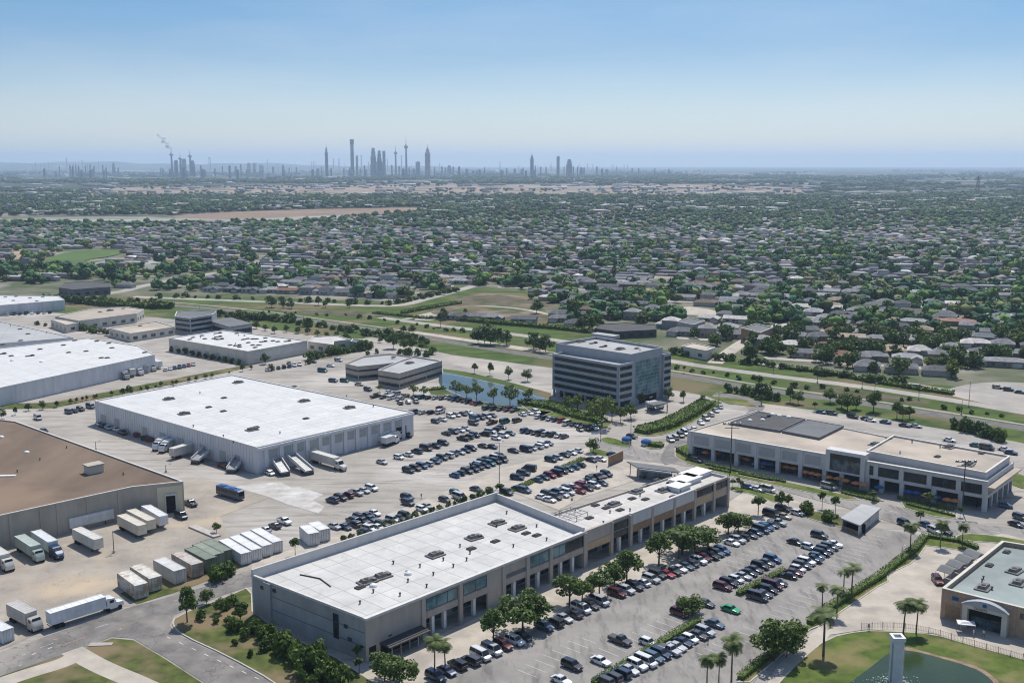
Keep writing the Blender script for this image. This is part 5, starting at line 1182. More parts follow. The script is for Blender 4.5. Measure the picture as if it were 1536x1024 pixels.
# bus
root = proto('bus'); m_ = MB(); L_=11.0; m_.loft([arch_section(x,w,z0,z1,.25,.96) for x,w,z0,z1 in [(-5.5,1.15,.5,2.8),(-5.3,1.25,.4,3.0),(-2,1.27,.38,3.05),(4.6,1.27,.38,3.05),(5.3,1.2,.4,2.8),(5.5,1.0,.45,1.5)]]); proto_part(root,'body',m_,M['paint'],True)
for s in (-1,1): m_ = MB(); m_.box((-.4,s*1.24,2.15),(9.6,.1,1.0)); proto_part(root,'side_windows',m_,M['car_glass'])
m_ = MB(); m_.add([(5.36,-1.0,2.65),(5.56,-.95,1.5),(5.56,.95,1.5),(5.36,1.0,2.65)],[(0,1,2,3)]); proto_part(root,'windscreen',m_,M['car_glass'])
m_ = MB(); m_.box((-.4,0,3.07),(9.8,2.0,.06)); m_.box((1.5,0,3.2),(1.8,1.4,.2)); m_.box((-3,0,3.2),(1.8,1.4,.2)); proto_part(root,'roof_panel',m_,M['blue_cloth'])
wheel_parts(root,(-3.2,3.4),1.28,.5,.3)
put_line(root,(326,740),(366,752),'dark blue bus parked alone on the concrete beside the warehouse','bus',(.02,.04,.08))
put_line(CARS[('van',True)],(258,770),(286,784),'dark blue van with a silver lower body by the warehouse doorway','van',(.03,.04,.055), name='parked_minivan')
# trucks docked at the long warehouse and dock ramps
k = 0
for (x,y) in [(90,578),(104,575),(118,571),(186,567),(196,564),(207,561),(216,558),(226,555),(236,552)]:
    k += 1; p = G(x,y); o = place(TR['short' if k%2 else 'van'], (p.x,p.y,ROADZ), HV-.15, ordw(k)+' truck from the left docked along the long white warehouse', 'truck', 'trucks docked at the long white warehouse', (*[WHT,GRY,OFF][k%3],1)); o.name = 'docked_truck'
def ramp(rear, front, label, h=4.2):
    a, c = G(*rear), G(*front); d = (c-a); L_ = d.length; rt = empty('loading_ramp',(a.x,a.y,0),math.atan2(d.y,d.x)); tag(rt,label,'loading ramp','covered loading ramps at the warehouse'); ORG[rt.name] = Vector((0,0,0))
    m_ = MB(); m_.loft([[(0,-1.6,h-.8),(0,1.6,h-.8),(0,1.6,h),(0,-1.6,h)],[(L_,-1.6,1.0),(L_,1.6,1.0),(L_,1.6,1.5),(L_,-1.6,1.5)]]); m_.build('ramp_deck', M['metal'], rt)
    for s in (-1,1): m_ = MB(); m_.loft([[(0,s*1.6-.1,h-.6),(0,s*1.6+.1,h-.6),(0,s*1.6+.1,h+.9),(0,s*1.6-.1,h+.9)],[(L_,s*1.6-.1,1.3),(L_,s*1.6+.1,1.3),(L_,s*1.6+.1,2.2),(L_,s*1.6-.1,2.2)]]); m_.build('side_rail', M['white_paint'], rt)
    m_ = MB(); m_.box((.6,0,h/2),(1.4,3.4,h)); m_.build('dock_house', M['white_wall'], rt)
    m_ = MB(); m_.box((L_*.75,0,.7),(.3,2.6,1.2)); m_.box((L_,0,.6),(.9,2.9,1.1)); m_.build('ramp_foot', M['dark_metal'], rt)
ramp((322,682),(293,696),'covered loading ramp sloping down from the ribbed wall, left one'); ramp((366,696),(347,710),'covered loading ramp sloping down from the ribbed wall, right one')
ramp((412,702),(428,714),'dark loading ramp at the shuttered side, left one'); ramp((434,698),(464,712),'long dark loading ramp at the shuttered side, right one')
for (x,y,lab) in [(573,664,'white flat trailer lying by the shutters, left of three'),(582,668,'white flat trailer lying by the shutters, middle of three'),(588,661,'white flat trailer lying by the shutters, right of three')]:
    p = G(x,y); o = place(TR['van'],(p.x,p.y,ROADZ),HV+PI/2+.2,lab.replace('flat trailer lying','van parked'),'van',None,(*WHT,1)); o.name='parked_van'
# shuttle beside the office entrance
for (x,y,lab) in [(978,614,'white shuttle bus under the office canopy edge'),]:
    p = G(x,y); o = place(TR['van'],(p.x,p.y,ROADZ),UA-.3,lab,'bus',None,(.6,.62,.64,1)); o.name='shuttle_bus'
# ------------------------------------------------------------ trees
def leaf_cloud(rg, centres, radii, n_each, size, up=.35, ell=(1,1,.85)):
    """leaf-sized quads over lumpy shells; returns V,F"""
    Vs, Fs = [], []
    base = 0
    for c, r, n_ in zip(centres, radii, n_each):
        d = rg.normal(size=(n_,3)); d /= np.linalg.norm(d,axis=1)[:,None]
        rad = r*(rg.uniform(.55,1.0,n_)**.5)
        P = c + d*rad[:,None]*np.array(ell)
        nn = d*1.0+rg.normal(size=(n_,3))*.75+np.array([0,0,up]); nn /= np.linalg.norm(nn,axis=1)[:,None]
        t = np.cross(nn, rg.normal(size=(n_,3))); t /= np.linalg.norm(t,axis=1)[:,None]+1e-9
        b_ = np.cross(nn,t); s1 = size*rg.uniform(.6,1.4,n_)[:,None]; s2 = s1*rg.uniform(.5,.9,n_)[:,None]
        Q = np.stack([P-t*s1,P-b_*s2,P+t*s1,P+b_*s2],1).reshape(-1,3); Vs.append(Q)
        Fs.append(base+np.arange(n_*4).reshape(-1,4)); base += n_*4
    return np.concatenate(Vs), np.concatenate(Fs)
def tree_proto(name, seed, H_=9.0, cw=7.0, base=.28, nl=16, per=75, size=.34, leaf='leaf', trunk=.2, round_=1.0, limbs=6):
    rg = np.random.default_rng(seed); root = proto(name); cz = H_*(base+(1-base)/2); ch = H_*(1-base)/2
    C_, R_ = [], []
    for i in range(nl):
        while True:
            p = rg.uniform(-1,1,3)
            if np.linalg.norm(p) < 1: break
        p = p/np.linalg.norm(p)*np.linalg.norm(p)**.55
        w = cw/2*.84; r = rg.uniform(.17,.4)*cw*.52
        C_.append(np.array([p[0]*w, p[1]*w, cz+p[2]*ch*.78-(.25*ch*(p[0]**2+p[1]**2)) ])); R_.append(r)
    C_.append(np.array([0,0,cz])); R_.append(cw*.3)
    V, F = leaf_cloud(rg, C_, R_, [int(per*(r/(cw*.17))**2)+10 for r in R_], size)
    o = np_mesh('crown', V, F, M[leaf], link=False); o.parent = root; ORG[o.name] = Vector((0,0,0)); KIDS.setdefault(root.name,[]).append(o)
    m_ = MB(); hb = H_*base; m_.tube((0,0,-.3),(.05,.03,hb),trunk,trunk*.75,n=7); m_.tube((.05,.03,hb),(0,0,cz+ch*.4),trunk*.75,trunk*.2,n=6)
    for i in range(limbs):
        a = 2*PI*i/limbs+rg.uniform(-.4,.4); rr_ = cw*.33; m_.tube((.04,.02,hb*rg.uniform(.85,1.1)),(rr_*math.cos(a),rr_*math.sin(a),cz+rg.uniform(-.2,.4)*ch),trunk*.5,trunk*.12,n=5)
    proto_part(root,'trunk',m_,M['bark']); return root
def palm_proto(seed, H_=9.5, fl=3.3, n=44):
    rg = random.Random(seed); root = proto('palm_tree'); m_ = MB(); bend = rg.uniform(-.5,.5); pts = []
    for i in range(9): t = i/8; pts.append((bend*t*t, rg.uniform(-.03,.03), H_*t))
    for i in range(8): m_.tube(pts[i],pts[i+1],.24-.10*i/8 if i<7 else .2,.24-.10*(i+1)/8,n=8)
    proto_part(root,'trunk',m_,M['palm_bark'])
    m_ = MB(); top = Vector(pts[-1])
    for k in range(n):
        a = 2*PI*k/n*2.4+rg.uniform(-.2,.2); el = rg.uniform(-.55,1.15); L_ = fl*rg.uniform(.8,1.1); d = Vector((math.cos(a),math.sin(a),0)); side = Vector((-d.y,d.x,0))
        P = []; p = top.copy(); e = el
        for i in range(7): P.append(p.copy()); p = p+(d*math.cos(e)+Vector((0,0,1))*math.sin(e))*L_/6; e -= .26
        for i in range(6):
            w0 = .72*math.sin(PI*(i+.4)/6.8)+.16; 
            for s in (-1,1):
                for q in range(3):
                    b0 = P[i].lerp(P[i+1],q/3); b1 = P[i].lerp(P[i+1],q/3+.33); tip = b0+side*s*w0*1.35+(P[i+1]-P[i])*.55-Vector((0,0,.28*w0))
                    m_.add([b0,b1,tip],[(0,1,2)])
    proto_part(root,'crown',m_,M['palm_leaf'])
    m_ = MB()
    for k in range(10):
        a = 2*PI*k/10; d = Vector((math.cos(a),math.sin(a),0)); m_.add([top+Vector((0,0,-.1)), top+d*.5+Vector((0,0,-.5))+Vector((-d.y,d.x,0))*.15, top+d*.35+Vector((0,0,-1.3)), top+d*.5+Vector((0,0,-.5))-Vector((-d.y,d.x,0))*.15],[(0,1,2,3)])
    proto_part(root,'dead_fronds',m_,M['palm_bark'])
    return root
TREES = [tree_proto('broadleaf_tree',s,9,c,b_,nl,80,.30,'leaf') for s,c,b_,nl in ((1,7.4,.26,18),(2,6.6,.3,16),(3,8.2,.24,20),(4,6.0,.34,14))]
LTREES = [tree_proto('broadleaf_tree',s,9,c,.3,12,46,.34,'leaf_light') for s,c in ((5,7.0),(6,6.2))]
DTREES = [tree_proto('broadleaf_tree',s,9,c,.15,16,46,.42,'leaf_dark') for s,c in ((7,8.5),(8,9.5),(9,7.4))]
THIN = [tree_proto('street_tree',s,6.5,3.2,.45,7,60,.25,'leaf',.11,limbs=4) for s in (10,11)]
BUSH = [tree_proto('bush',s,2.6,3.5,.02,9,34,.26,l,.08) for s,l in ((12,'leaf'),(13,'hedge'),(14,'leaf_dark'))]
PALMS = [palm_proto(s) for s in (21,22,23)]
TALLP = [palm_proto(24,11,2.9,22), palm_proto(25,10,3.0,24)]
NTREE = 0
trg = random.Random(17); TREEPOS = []
def tree(fam, x, y, top, label, cat='tree', group=None, H0=9.0, wide=1.0, z=.1, nm=None):
    """trunk base at photo pixel x,y; crown top reaches photo row top"""
    global NTREE
    p = G(x,y); H_ = hgt(x,y,top); s = H_/H0*(trg.uniform(.85,1.3) if fam is BUSH else 1); pr = fam[trg.randrange(len(fam))]; NTREE += 1; TREEPOS.append((p.x,p.y))
    o = place(pr, (p.x,p.y,z), trg.uniform(0,6.28), label, cat, group, None, (s*wide,s*wide,s))
    if nm: o.name = nm
    return o
def series(fam, lst, lab, cat='tree', group=None, H0=9.0, wide=1.0, nm=None):
    for i,(x,y,t) in enumerate(lst): tree(fam, x, y, t, lab.format(ordw(i+1)), cat, group, H0, wide*trg.uniform(.92,1.1), nm=nm)
series(TREES, [(577,1022,978),(603,1030,988),(740,967,915),(784,946,887),(808,940,892),(854,909,857),(873,902,868),(899,892,852),(922,878,839),(940,874,826),(988,849,800)], '{} tree from the left in the shopfront row', 'tree','shade trees along the shopfront walk',wide=1.35)
series(TREES, [(1023,832,785),(1042,826,787),(1062,821,789),(1092,802,765),(1107,799,768)], '{} tree from the left beside the narrow shop wing', 'tree','shade trees along the shopfront walk',wide=1.5)
series(PALMS, [(652,1016,958),(668,1008,960),(1018,838,796)], '{} palm from the left in the shopfront row','palm','palms along the shopfront walk',H0=10.5)
tree(TREES, 1039,922,893,'low spreading tree standing alone among cars in the right lot','tree',wide=1.7)
tree(TREES, 1161,992,925,'big round tree by the footpath between the lot and the pond lawn, left one','tree',None,wide=1.15); tree(TREES, 1190,980,930,'big round tree by the footpath between lot and pond, right one','tree',wide=1.2)
tree(TREES, 1180,986,936,'smaller tree tucked between the two big round footpath trees','tree',wide=1.1)
series(PALMS, [(1060,1032,982),(1078,1026,984),(1097,1022,958)], '{} palm from the left at the bottom edge of the lot','palm','palms at the bottom edge',H0=10.5)
series(TALLP, [(1235,984,912),(1233,915,878),(1255,924,878),(1265,892,856),(1277,893,849)], '{} slender palm along the boundary hedge, counted from the bottom','palm','palms along the boundary hedge',H0=11.5,wide=1.25)
series(PALMS, [(1355,950,900),(1374,951,902)], '{} palm from the left on the pond lawn','palm','palms on the pond lawn',H0=10.5,wide=1.1)
series(PALMS, [(1365,826,784),(1410,820,782),(1443,818,786)], '{} palm from the left around the hedge corner','palm','palms at the hedge corner',H0=10.5)
series(THIN, [(1099,732,716),(1107,735,716),(1112,736,718),(1233,762,736),(1253,769,740),(1145,738,724)], '{} thin young tree from the left beside the arcade street','tree','young street trees',H0=6.5)
tree(THIN,1137,773,739,'round-headed small tree on the paved corner by the narrow wing','tree',H0=6.5,wide=1.3)
series(TREES, [(1172,764,737),(1182,760,740)], '{} broad tree from the left at the street corner island')
series(BUSH, [(1207,770,752),(1241,783,763)], '{} round bush from the left in the corner bed','bush',None,2.6,.9)
tree(THIN,1394,760,735,'small light tree in the hedge bed before the arcade','tree',H0=6.5,wide=1.4); tree(THIN,1380,785,763,'small palm-like tree at the street edge','tree',H0=6.5,wide=1.3); tree(THIN,1440,775,757,'young tree at the end of the arcade hedge','tree',H0=6.5)
tree(THIN,1311,752,735,'light green bushy tree in the second arcade hedge bed','tree',H0=6.5,wide=1.6); tree(THIN,1247,736,722,'little tree before the arcade portal','tree',H0=6.5)
# bottom left garden
tree(TREES,281,934,880,'dense dark green tree on the verge where the two roads meet','tree',wide=.95); tree(TREES,310,907,882,'smaller dark tree right behind the verge tree','tree'); tree(TREES,330,920,896,'low tree beside the overgrown bushes left of the mall','tree'); tree(TREES,361,934,902,'leafy tree just left of the mall corner','tree',wide=1.2)
tree(THIN,537,992,966,'small tree by the mall corner door','tree',H0=6.5,wide=1.3); tree(THIN,539,1010,985,'small tree below the corner door one','tree',H0=6.5,wide=1.3)
series(BUSH,[(344,936,920),(300,930,915),(352,948,930),(352,968,957),(366,958,938),(380,950,931),(392,962,938),(405,958,936),(398,975,958),(414,968,945),(424,984,953),(440,996,960),(446,985,960),(462,1006,968),(474,1000,968),(484,1014,980),(495,1022,986),(511,1030,1000),(376,985,972),(455,1022,1006),(470,1030,1010),(350,908,890),(340,915,900),(323,935,922)], '{} shrub from the left in the bed beside the mall','bush','shrubs in the bed beside the mall',2.6,.75)
series(BUSH,[(322,872,850),(332,868,846),(340,864,845),(348,860,842),(326,862,848)],'{} overgrown shrub between green and white containers','bush','shrubs between the containers',2.6,.8)
tree(THIN,443,833,802,'slim young tree by the small white containers','tree',H0=6.5); tree(TREES,325,800,782,'small round tree alone in the dusty yard','tree')
# planted wall
series(BUSH,[(515+i*12.1,812-i*3.9,804-i*4.0) for i in range(0,19)],'{} shrub from the left on the planted back wall','bush','shrubs along the planted back wall',2.6,.9)
tree(THIN,662,776,758,'taller shrub in the middle of the planted back wall','tree',H0=6.5,wide=1.6); tree(THIN,733,745,727,'wispy dark shrub tree near the wall corner','tree',H0=6.5,wide=1.5); tree(THIN,749,742,722,'wispy shrub tree at the end of the planted wall','tree',H0=6.5,wide=1.4)
tree(TREES,890,679,656,'light tree with a split trunk at the hedge top island','tree')
# street row on the left
series(DTREES,[(3,628,611),(23,622,609),(39,616,606),(43,616,604),(64,614,600),(85,611,600),(106,606,597),(115,604,595),(124,602,594),(130,600,592),(141,598,591),(145,597,590)],'{} small tree from the left along the left street','tree','small trees along the left street',wide=.75)
series(DTREES,[(168,594,585),(184,593,581),(194,592,577),(212,587,579),(221,586,577),(234,583,577),(242,580,571),(259,577,570),(265,577,569),(284,573,565),(295,571,563),(308,568,560),(318,566,559),(344,561,556),(364,557,545),(377,554,547)],'{} small tree from the left above the white warehouse','tree','small trees above the white warehouse',wide=.9)
# office garden and pond
series(LTREES,[(852,614,592),(866,619,588),(884,626,598),(903,641,588),(897,624,590),(918,630,600),(931,634,606)],'{} light green tree from the left in front of the office block')
tree(TREES,946,628,604,'dark green tree at the office corner beside the driveway','tree'); series(TREES,[(962,606,588),(1003,600,581),(1025,603,586),(1054,605,591)],'{} tree from the left beyond the office canopy')
series(LTREES,[(684,594,568),(700,597,574),(715,601,571),(740,605,579),(765,608,574),(793,604,580)],'{} tree from the left at the near bank of the blue pond','tree')
series(TREES,[(712,560,545),(735,563,544),(763,569,549),(791,572,553)],'{} tree from the left on the far bank of the blue pond')
series(TREES,[(590,523,498),(606,525,507),(618,527,504),(632,525,510),(640,520,506)],'{} tree from the left above the banded office'); series(BUSH,[(600,532,522),(612,534,522),(626,533,524),(640,535,525),(648,532,522),(565,530,522),(551,532,525)],'{} shrub from the left behind the banded office','bush',None,2.6,.9)
series(LTREES,[(620,594,573),(636,596,578),(580,577,562),(570,588,575)],'{} light shrub from the left below the banded office','tree')
series(BUSH,[(448+i*9,590+i*4,583+i*4) for i in range(12)],'{} shrub from the left behind the upper warehouse roof edge','bush','shrubs behind the warehouse roof edge',2.6,.9)
series(BUSH,[(466,540,528),(474,538,527),(484,536,528),(494,533,519),(503,532,517),(512,530,519),(520,530,521),(530,528,518),(541,526,513),(551,524,512),(556,522,512),(462,546,536)],'{} shrub from the left by the curved-front building','bush','shrubs by the curved-front building',2.6,.9)
series(DTREES,[(407,556,545),(434,550,541),(398,546,528)],'{} small tree from the left by the cream warehouse')
series(BUSH,[(258+i*10,527+i*2,519+i*2) for i in range(11)],'{} shrub from the left along the cream warehouse wall','bush','shrubs along the cream warehouse wall',2.6,.8)
def scrub_line(lab, pts, n_, hs, fam=None, grp=None):
    P = [G(x,y) for x,y in pts]; k = 0
    for i in range(n_):
        t = (i+trg.uniform(-.35,.35))/n_*(len(P)-1); t = max(0,min(len(P)-1.001,t)); p = P[int(t)].lerp(P[int(t)+1], t-int(t)); k += 1; p = p+Vector((0,trg.uniform(-4,4),0)); s = trg.uniform(*hs)
        f_ = fam or BUSH; pr = f_[trg.randrange(len(f_))]; h0 = 2.6 if f_ is BUSH else 9.0; s /= h0
        place(pr,(p.x,p.y,.02),trg.uniform(0,6.28),lab.format(ordw(k)),'bush' if f_ is BUSH else 'tree',grp,None,(s*1.1,s*1.1,s))
scrub_line('{} shrub from the left of the dark growth along the upper strip road', [(330,474),(420,482),(540,500),(640,514)],34,(3,6.5),None,'shrubs along the strip roads')
scrub_line('{} shrub from the left between the grass strips right of the office', [(1010,552),(1100,566),(1180,578),(1300,592),(1420,612),(1530,630)],22,(1.2,3),None,'shrubs along the strip roads')
scrub_line('{} shrub from the left at the foot of the suburb, right half', [(1010,530),(1140,548),(1260,566),(1370,580)],30,(2,4.5),None,'shrubs at the foot of the suburb')
scrub_line('{} shrub from the left at the foot of the suburb, left half', [(240,446),(420,451),(590,457),(640,446),(690,436)],40,(2,5),None,'shrubs at the foot of the suburb')
scrub_line('{} shrub from the left on the bank behind the parallel roads', [(400,468),(520,474),(620,488),(700,500),(780,510)],20,(1.2,3.2),None,'shrubs along the strip roads')
scrub_line('{} tree from the left in the belt left of the cream buildings', [(60,455),(130,456),(200,460),(262,464)],20,(5,8),DTREES,'tree belt by the cream buildings')
scrub_line('{} shrub from the left around the tan workshop', [(60,486),(110,494),(160,503),(200,507),(245,498)],22,(2,5),None,'shrubs around the cream buildings')
def hedge(label, pts, h=1.2, w=1.6, size=.16, dens=55):
    P = [G(x,y) for x,y in pts]; rg = np.random.default_rng(len(label)*7+int(P[0].y)); Vs, Fs, base = [], [], 0
    rt = empty('hedge',(P[0].x,P[0].y,0)); tag(rt,label,'hedge')
    core = MB()
    for i in range(len(P)-1):
        a, c = P[i], P[i+1]; L_ = (c-a).length; d = (c-a)/L_; n_ = Vector((-d.y,d.x,0)); k = int(L_*w*dens*.5*(min(1,250/a.y)**.8))
        t = rg.uniform(0,L_,k); s = rg.uniform(-1,1,k); z = h*(1-.25*np.abs(s)**3)*np.where(rg.random(k)<.55,1,rg.uniform(.1,1,k)); ed = np.where(rg.random(k)<.4,np.sign(s),s)
        Q = np.stack([a.x+d.x*t+n_.x*ed*w/2, a.y+d.y*t+n_.y*ed*w/2, .15+z+rg.normal(0,.06,k)],1)
        nn = rg.normal(size=(k,3))*.7+np.array([0,0,.8]); nn /= np.linalg.norm(nn,axis=1)[:,None]; tt = np.cross(nn,rg.normal(size=(k,3))); tt /= np.linalg.norm(tt,axis=1)[:,None]; bb = np.cross(nn,tt); sz = size*max(1,(a.y/250)**.5)*rg.uniform(.7,1.4,k)[:,None]
        V = np.stack([Q-tt*sz,Q-bb*sz*.7,Q+tt*sz,Q+bb*sz*.7],1).reshape(-1,3)-np.array([P[0].x,P[0].y,0]); Vs.append(V); Fs.append(base+np.arange(k*4).reshape(-1,4)); base += k*4
        q = [a+n_*w*.4, c+n_*w*.4, c-n_*w*.4, a-n_*w*.4]; core.prism(ccw(q), .1, h*.8)
    o = np_mesh('hedge_leaves', np.concatenate(Vs), np.concatenate(Fs), M['hedge']); o.parent = rt; core.build('hedge_core', M['hedge'], rt)
hedge('long clipped hedge strip running up from the bottom edge of the lot', [(890,1028),(1048,933)])
hedge('short clipped hedge between the two upper car rows', [(1107,893),(1178,857)])
hedge('boundary hedge from the lower palms up to the corner by the street palms', [(1214,937),(1240,917),(1318,868),(1372,826),(1388,807)],1.4,1.8)
hedge('lower end of the boundary hedge near the big round trees', [(1110,1020),(1160,978),(1200,945)],1.1,1.5)
hedge('clipped hedge along the street behind the forecourt palms', [(1392,806),(1440,814),(1466,824)],1.2,1.6)
hedge('long low hedge in front of the arcade, left section', [(1058,697),(1130,713),(1178,724)],.9,1.1); hedge('low street-side hedge in front of the arcade, left section', [(1063,703),(1095,709)],.8,1.0)
hedge('street-side hedge strip before the arcade centre', [(1107,711),(1166,722)],.8,1.0); hedge('low hedge before the arcade portal, upper line', [(1264,733),(1300,741)],.9,1.0); hedge('low hedge before the arcade portal, lower line', [(1262,740),(1318,753)],.9,1.0)
hedge('long hedge before the arcade right section, upper line', [(1346,748),(1430,766)],.9,1.0); hedge('long hedge before the arcade right section, lower line', [(1360,757),(1432,775)],.9,1.0)
hedge('thin diagonal grass hedge across the middle lot', [(748,745),(800,722),(876,688)],.5,2.4)
hedge('thick hedge bed by the office driveway', [(960,650),(1000,640),(1030,625),(1062,606)],2.0,7,.28,22); hedge('wide hedge bed in front of the office block', [(782,604),(830,612),(862,624),(905,634)],1.6,6,.28,22)
hedge('hedge on the traffic island below the office', [(966,667),(994,671)],1.6,3,.2,30); hedge('low hedge at the left end of the arcade', [(1018,676),(1036,686)],1.6,3,.22,28)
hedge('hedge in front of the banded office entrance', [(575,575),(598,571)],1.0,2); hedge('green bank hedge left of the pond trees', [(640,586),(668,583)],1.0,2.5,.22,30)
# green strip trees
series(DTREES,[(407,461,443),(425,462,448),(437,463,449),(478,458,443),(488,461,450),(524,462,450),(666,480,460),(698,470,462)],'{} tree from the left between the parallel roads, left half')
series(DTREES,[(605,500,487),(618,500,486),(717,515,488),(727,516,489),(736,517,487),(747,516,490),(760,518,493)],'{} tree from the left of the dense clumps on the green strip')
series(DTREES,[(800,524,496),(818,528,500),(810,527,504),(858,475,447),(805,470,446),(872,494,474),(884,497,470),(896,494,470)],'{} dark tree from the left around the office, beyond it',wide=.9)
series(DTREES,[(560,528,520) if False else (570,514,505),(545,506,497),(412,500,488),(398,496,486),(385,493,480),(430,498,486),(447,500,489),(462,502,490),(476,504,494),(490,506,497),(505,507,496),(520,510,497),(370,489,476),(356,485,474),(340,480,469),(322,478,466)],'{} tree of the broken row along the frontage road, left part')
series(TREES,[(1185,604,580),(1197,606,586),(1124,540,512),(1245,604,582),(1262,612,590),(1271,616,588),(1284,614,592),(1310,618,584),(1345,628,603),(1354,630,606),(1364,628,608)],'{} tree from the left along the strip behind the arcade building',wide=1.1)
series(BUSH,[(1092,588,574),(1105,590,578),(1118,592,577),(1130,595,580),(1142,597,577),(1155,599,582),(1165,601,588)]+[(1431+i*8,642+i*2.3,626+i*2.2+3*math.sin(i*2)) for i in range(10)],'{} shrub from the left on the strip behind the arcade','bush','shrubs behind the arcade building',2.6,.8)
series(THIN,[(1026,560,548),(1222,617,600),(1142,608,590),(1025,536,528),(1412,560,549),(725,497,477),(732,500,482),(661,490,465)],'{} thin tree or sapling on the verges, from the left',H0=6.5)
series(DTREES,[(1000,478,457),(1124,545,515),(1178,470,450)],'{} big dark tree in the near suburb gap',wide=1.1)
hedge('dark scrub line above the parallel roads on the right', [(1180,553),(1240,560),(1300,572),(1380,585),(1430,592)],1.6,3,.4,10); hedge('scrubby hedge behind the small house row in the green gap', [(690,481),(760,487),(840,494),(880,499)],2.2,4,.4,10)
hedge('brown thicket along the bank below the suburb edge', [(604,470),(640,463),(690,455)],1.6,5,.4,8)
hedge('dark scrub line on the bank above the green strip, left', [(560,470),(640,478),(700,478)],1.2,3,.4,10)
hedge('hedge of dark trees bordering the strip at the far left', [(105,452),(190,462),(260,462)],3.5,8,.6,8) 
print('NTREE', NTREE)
# ------------------------------------------------------------ suburb: houses and trees
def yb(x): return float(np.interp(x,[-200,0,150,230,420,600,700,780,830,900,1000,1136,1363,1440,1470,1536,1800],[428,424,434,438,443,452,428,436,482,492,505,538,568,572,552,552,560]))
NOB = [ # photo-pixel polygons kept free of houses
 [(690,436),(790,440),(850,462),(830,485),(640,470)],[(1060,545),(1100,515),(1145,492),(1205,478),(1212,484),(1155,500),(1115,520),(1080,550)],[(870,500),(1000,510),(990,480),(880,480)],
 [(160,445),(215,424),(335,404),(340,412),(220,432),(175,446)],[(55,396),(100,374),(190,374),(180,386),(140,402),(80,403)],[(80,438),(175,436),(170,420),(88,420)],
 [(250,323),(400,316),(512,313),(640,311),(645,316),(560,325),(430,334),(200,336),(0,336),(0,324),(120,323)],[(985,466),(1025,456),(1080,463),(1078,476),(985,474)],
 [(1010,488),(1060,488),(1060,474),(1012,474)],[(1105,502),(1165,502),(1165,482),(1110,482)],[(1385,590),(1440,562),(1500,556),(1560,560),(1560,620)],[(1320,510),(1335,500),(1400,486),(1460,496),(1460,504),(1400,496),(1345,512)],
 [(1015,526),(1078,526),(1078,512),(1020,512)]]
def inpoly(x, y, P):
    c = False; j = len(P)-1
    for i in range(len(P)):
        if (P[i][1] > y) != (P[j][1] > y) and x < (P[j][0]-P[i][0])*(y-P[i][1])/(P[j][1]-P[i][1])+P[i][0]: c = not c
        j = i
    return c
srg = random.Random(23)
# house shapes: wall + roof meshes as MB lists
def hip(mbx, x0, x1, y0, y1, z, rise, ov=.5, gable=False):
    x0 -= ov; x1 += ov; y0 -= ov; y1 += ov; wx, wy = x1-x0, y1-y0
    if wx >= wy: e = 0 if gable else wy/2; r0, r1 = (x0+e,(y0+y1)/2,z+rise), (x1-e,(y0+y1)/2,z+rise)
    else: e = 0 if gable else wx/2; r0, r1 = ((x0+x1)/2,y0+e,z+rise), ((x0+x1)/2,y1-e,z+rise)
    b = [(x0,y0,z),(x1,y0,z),(x1,y1,z),(x0,y1,z)]
    if wx >= wy: mbx.add(b+[r0,r1],[(0,1,5,4),(1,2,5),(2,3,4,5),(3,0,4),(3,2,1,0)])
    else: mbx.add(b+[r0,r1],[(0,1,4),(1,2,5,4),(2,3,5),(3,0,4,5),(3,2,1,0)])
def house_shape(k):
    w, r = MB(), MB()
    if k == 0: w.box((0,0,1.4),(15,9,2.8)); hip(r,-7.5,7.5,-4.5,4.5,2.8,2.0); w.box((-4.5,-6,1.4),(6,4,2.8)); hip(r,-7.5,-1.5,-8,-3,2.8,1.5)
    elif k == 1: w.box((0,0,1.4),(16,8,2.8)); hip(r,-8,8,-4,4,2.8,1.7,gable=True)
    elif k == 2: w.box((0,0,1.4),(12,10,2.8)); hip(r,-6,6,-5,5,2.8,2.4); w.box((3,5.5,1.4),(6,5,2.8)); hip(r,0,6,2,8,2.8,1.6)
    elif k == 3: w.box((0,0,2.7),(10,9,5.4)); hip(r,-5,5,-4.5,4.5,5.4,2.1); w.box((6.5,-.5,1.4),(5,7,2.8)); hip(r,4,9,-4,3,2.8,1.3)
    elif k == 4: w.box((0,0,1.4),(14,7.5,2.8)); hip(r,-7,7,-3.75,3.75,2.8,1.8); w.box((4.5,-5,1.4),(5,5,2.8)); hip(r,2,7,-7.5,-2,2.8,1.5,gable=True)
    else: w.box((0,0,1.5),(20,11,3.0)); hip(r,-10,10,-5.5,5.5,3.0,1.4)
    return w, r
def house_proto(k):
    root = proto('house'); w, r = house_shape(k); proto_part(root,'wall',w,M['house_wall'],True); rf = proto_part(root,'roof',r,M['house_roof']); rf['_roof'] = 1
    fy = {0:-8.03,1:-4.03,2:-5.03,3:-4.53,4:-7.53,5:-5.53}[k]; gx = {0:-4.5,1:4,2:-2.5,3:6.5,4:4.5,5:5}[k]
    if k == 3: gy = -4.03
    else: gy = fy
    m_ = MB(); m_.box((gx,gy,1.15),(4.4,.1,2.2)); proto_part(root,'garage_door',m_,M['garage'])
    for x in {0:(1.5,5),1:(-5,-1),2:(2,4.5),3:(-2.5,1.5),4:(-4.5,-1),5:(-6,-1)}[k]:
        y = {0:-4.53,1:-4.03,2:-5.03,3:-4.53,4:-3.78,5:-5.53}[k]; m_ = MB(); m_.box((x,y,1.6),(1.6,.1,1.2)); proto_part(root,'window',m_,M['shop_glass'])
    m_ = MB(); m_.box(({0:-.5,1:1.2,2:.2,3:-.4,4:.6,5:1.2}[k],{0:-4.53,1:-4.03,2:-5.03,3:-4.53,4:-3.78,5:-5.53}[k],1.1),(1,.12,2.1)); proto_part(root,'door',m_,M['brown_band'])
    return root
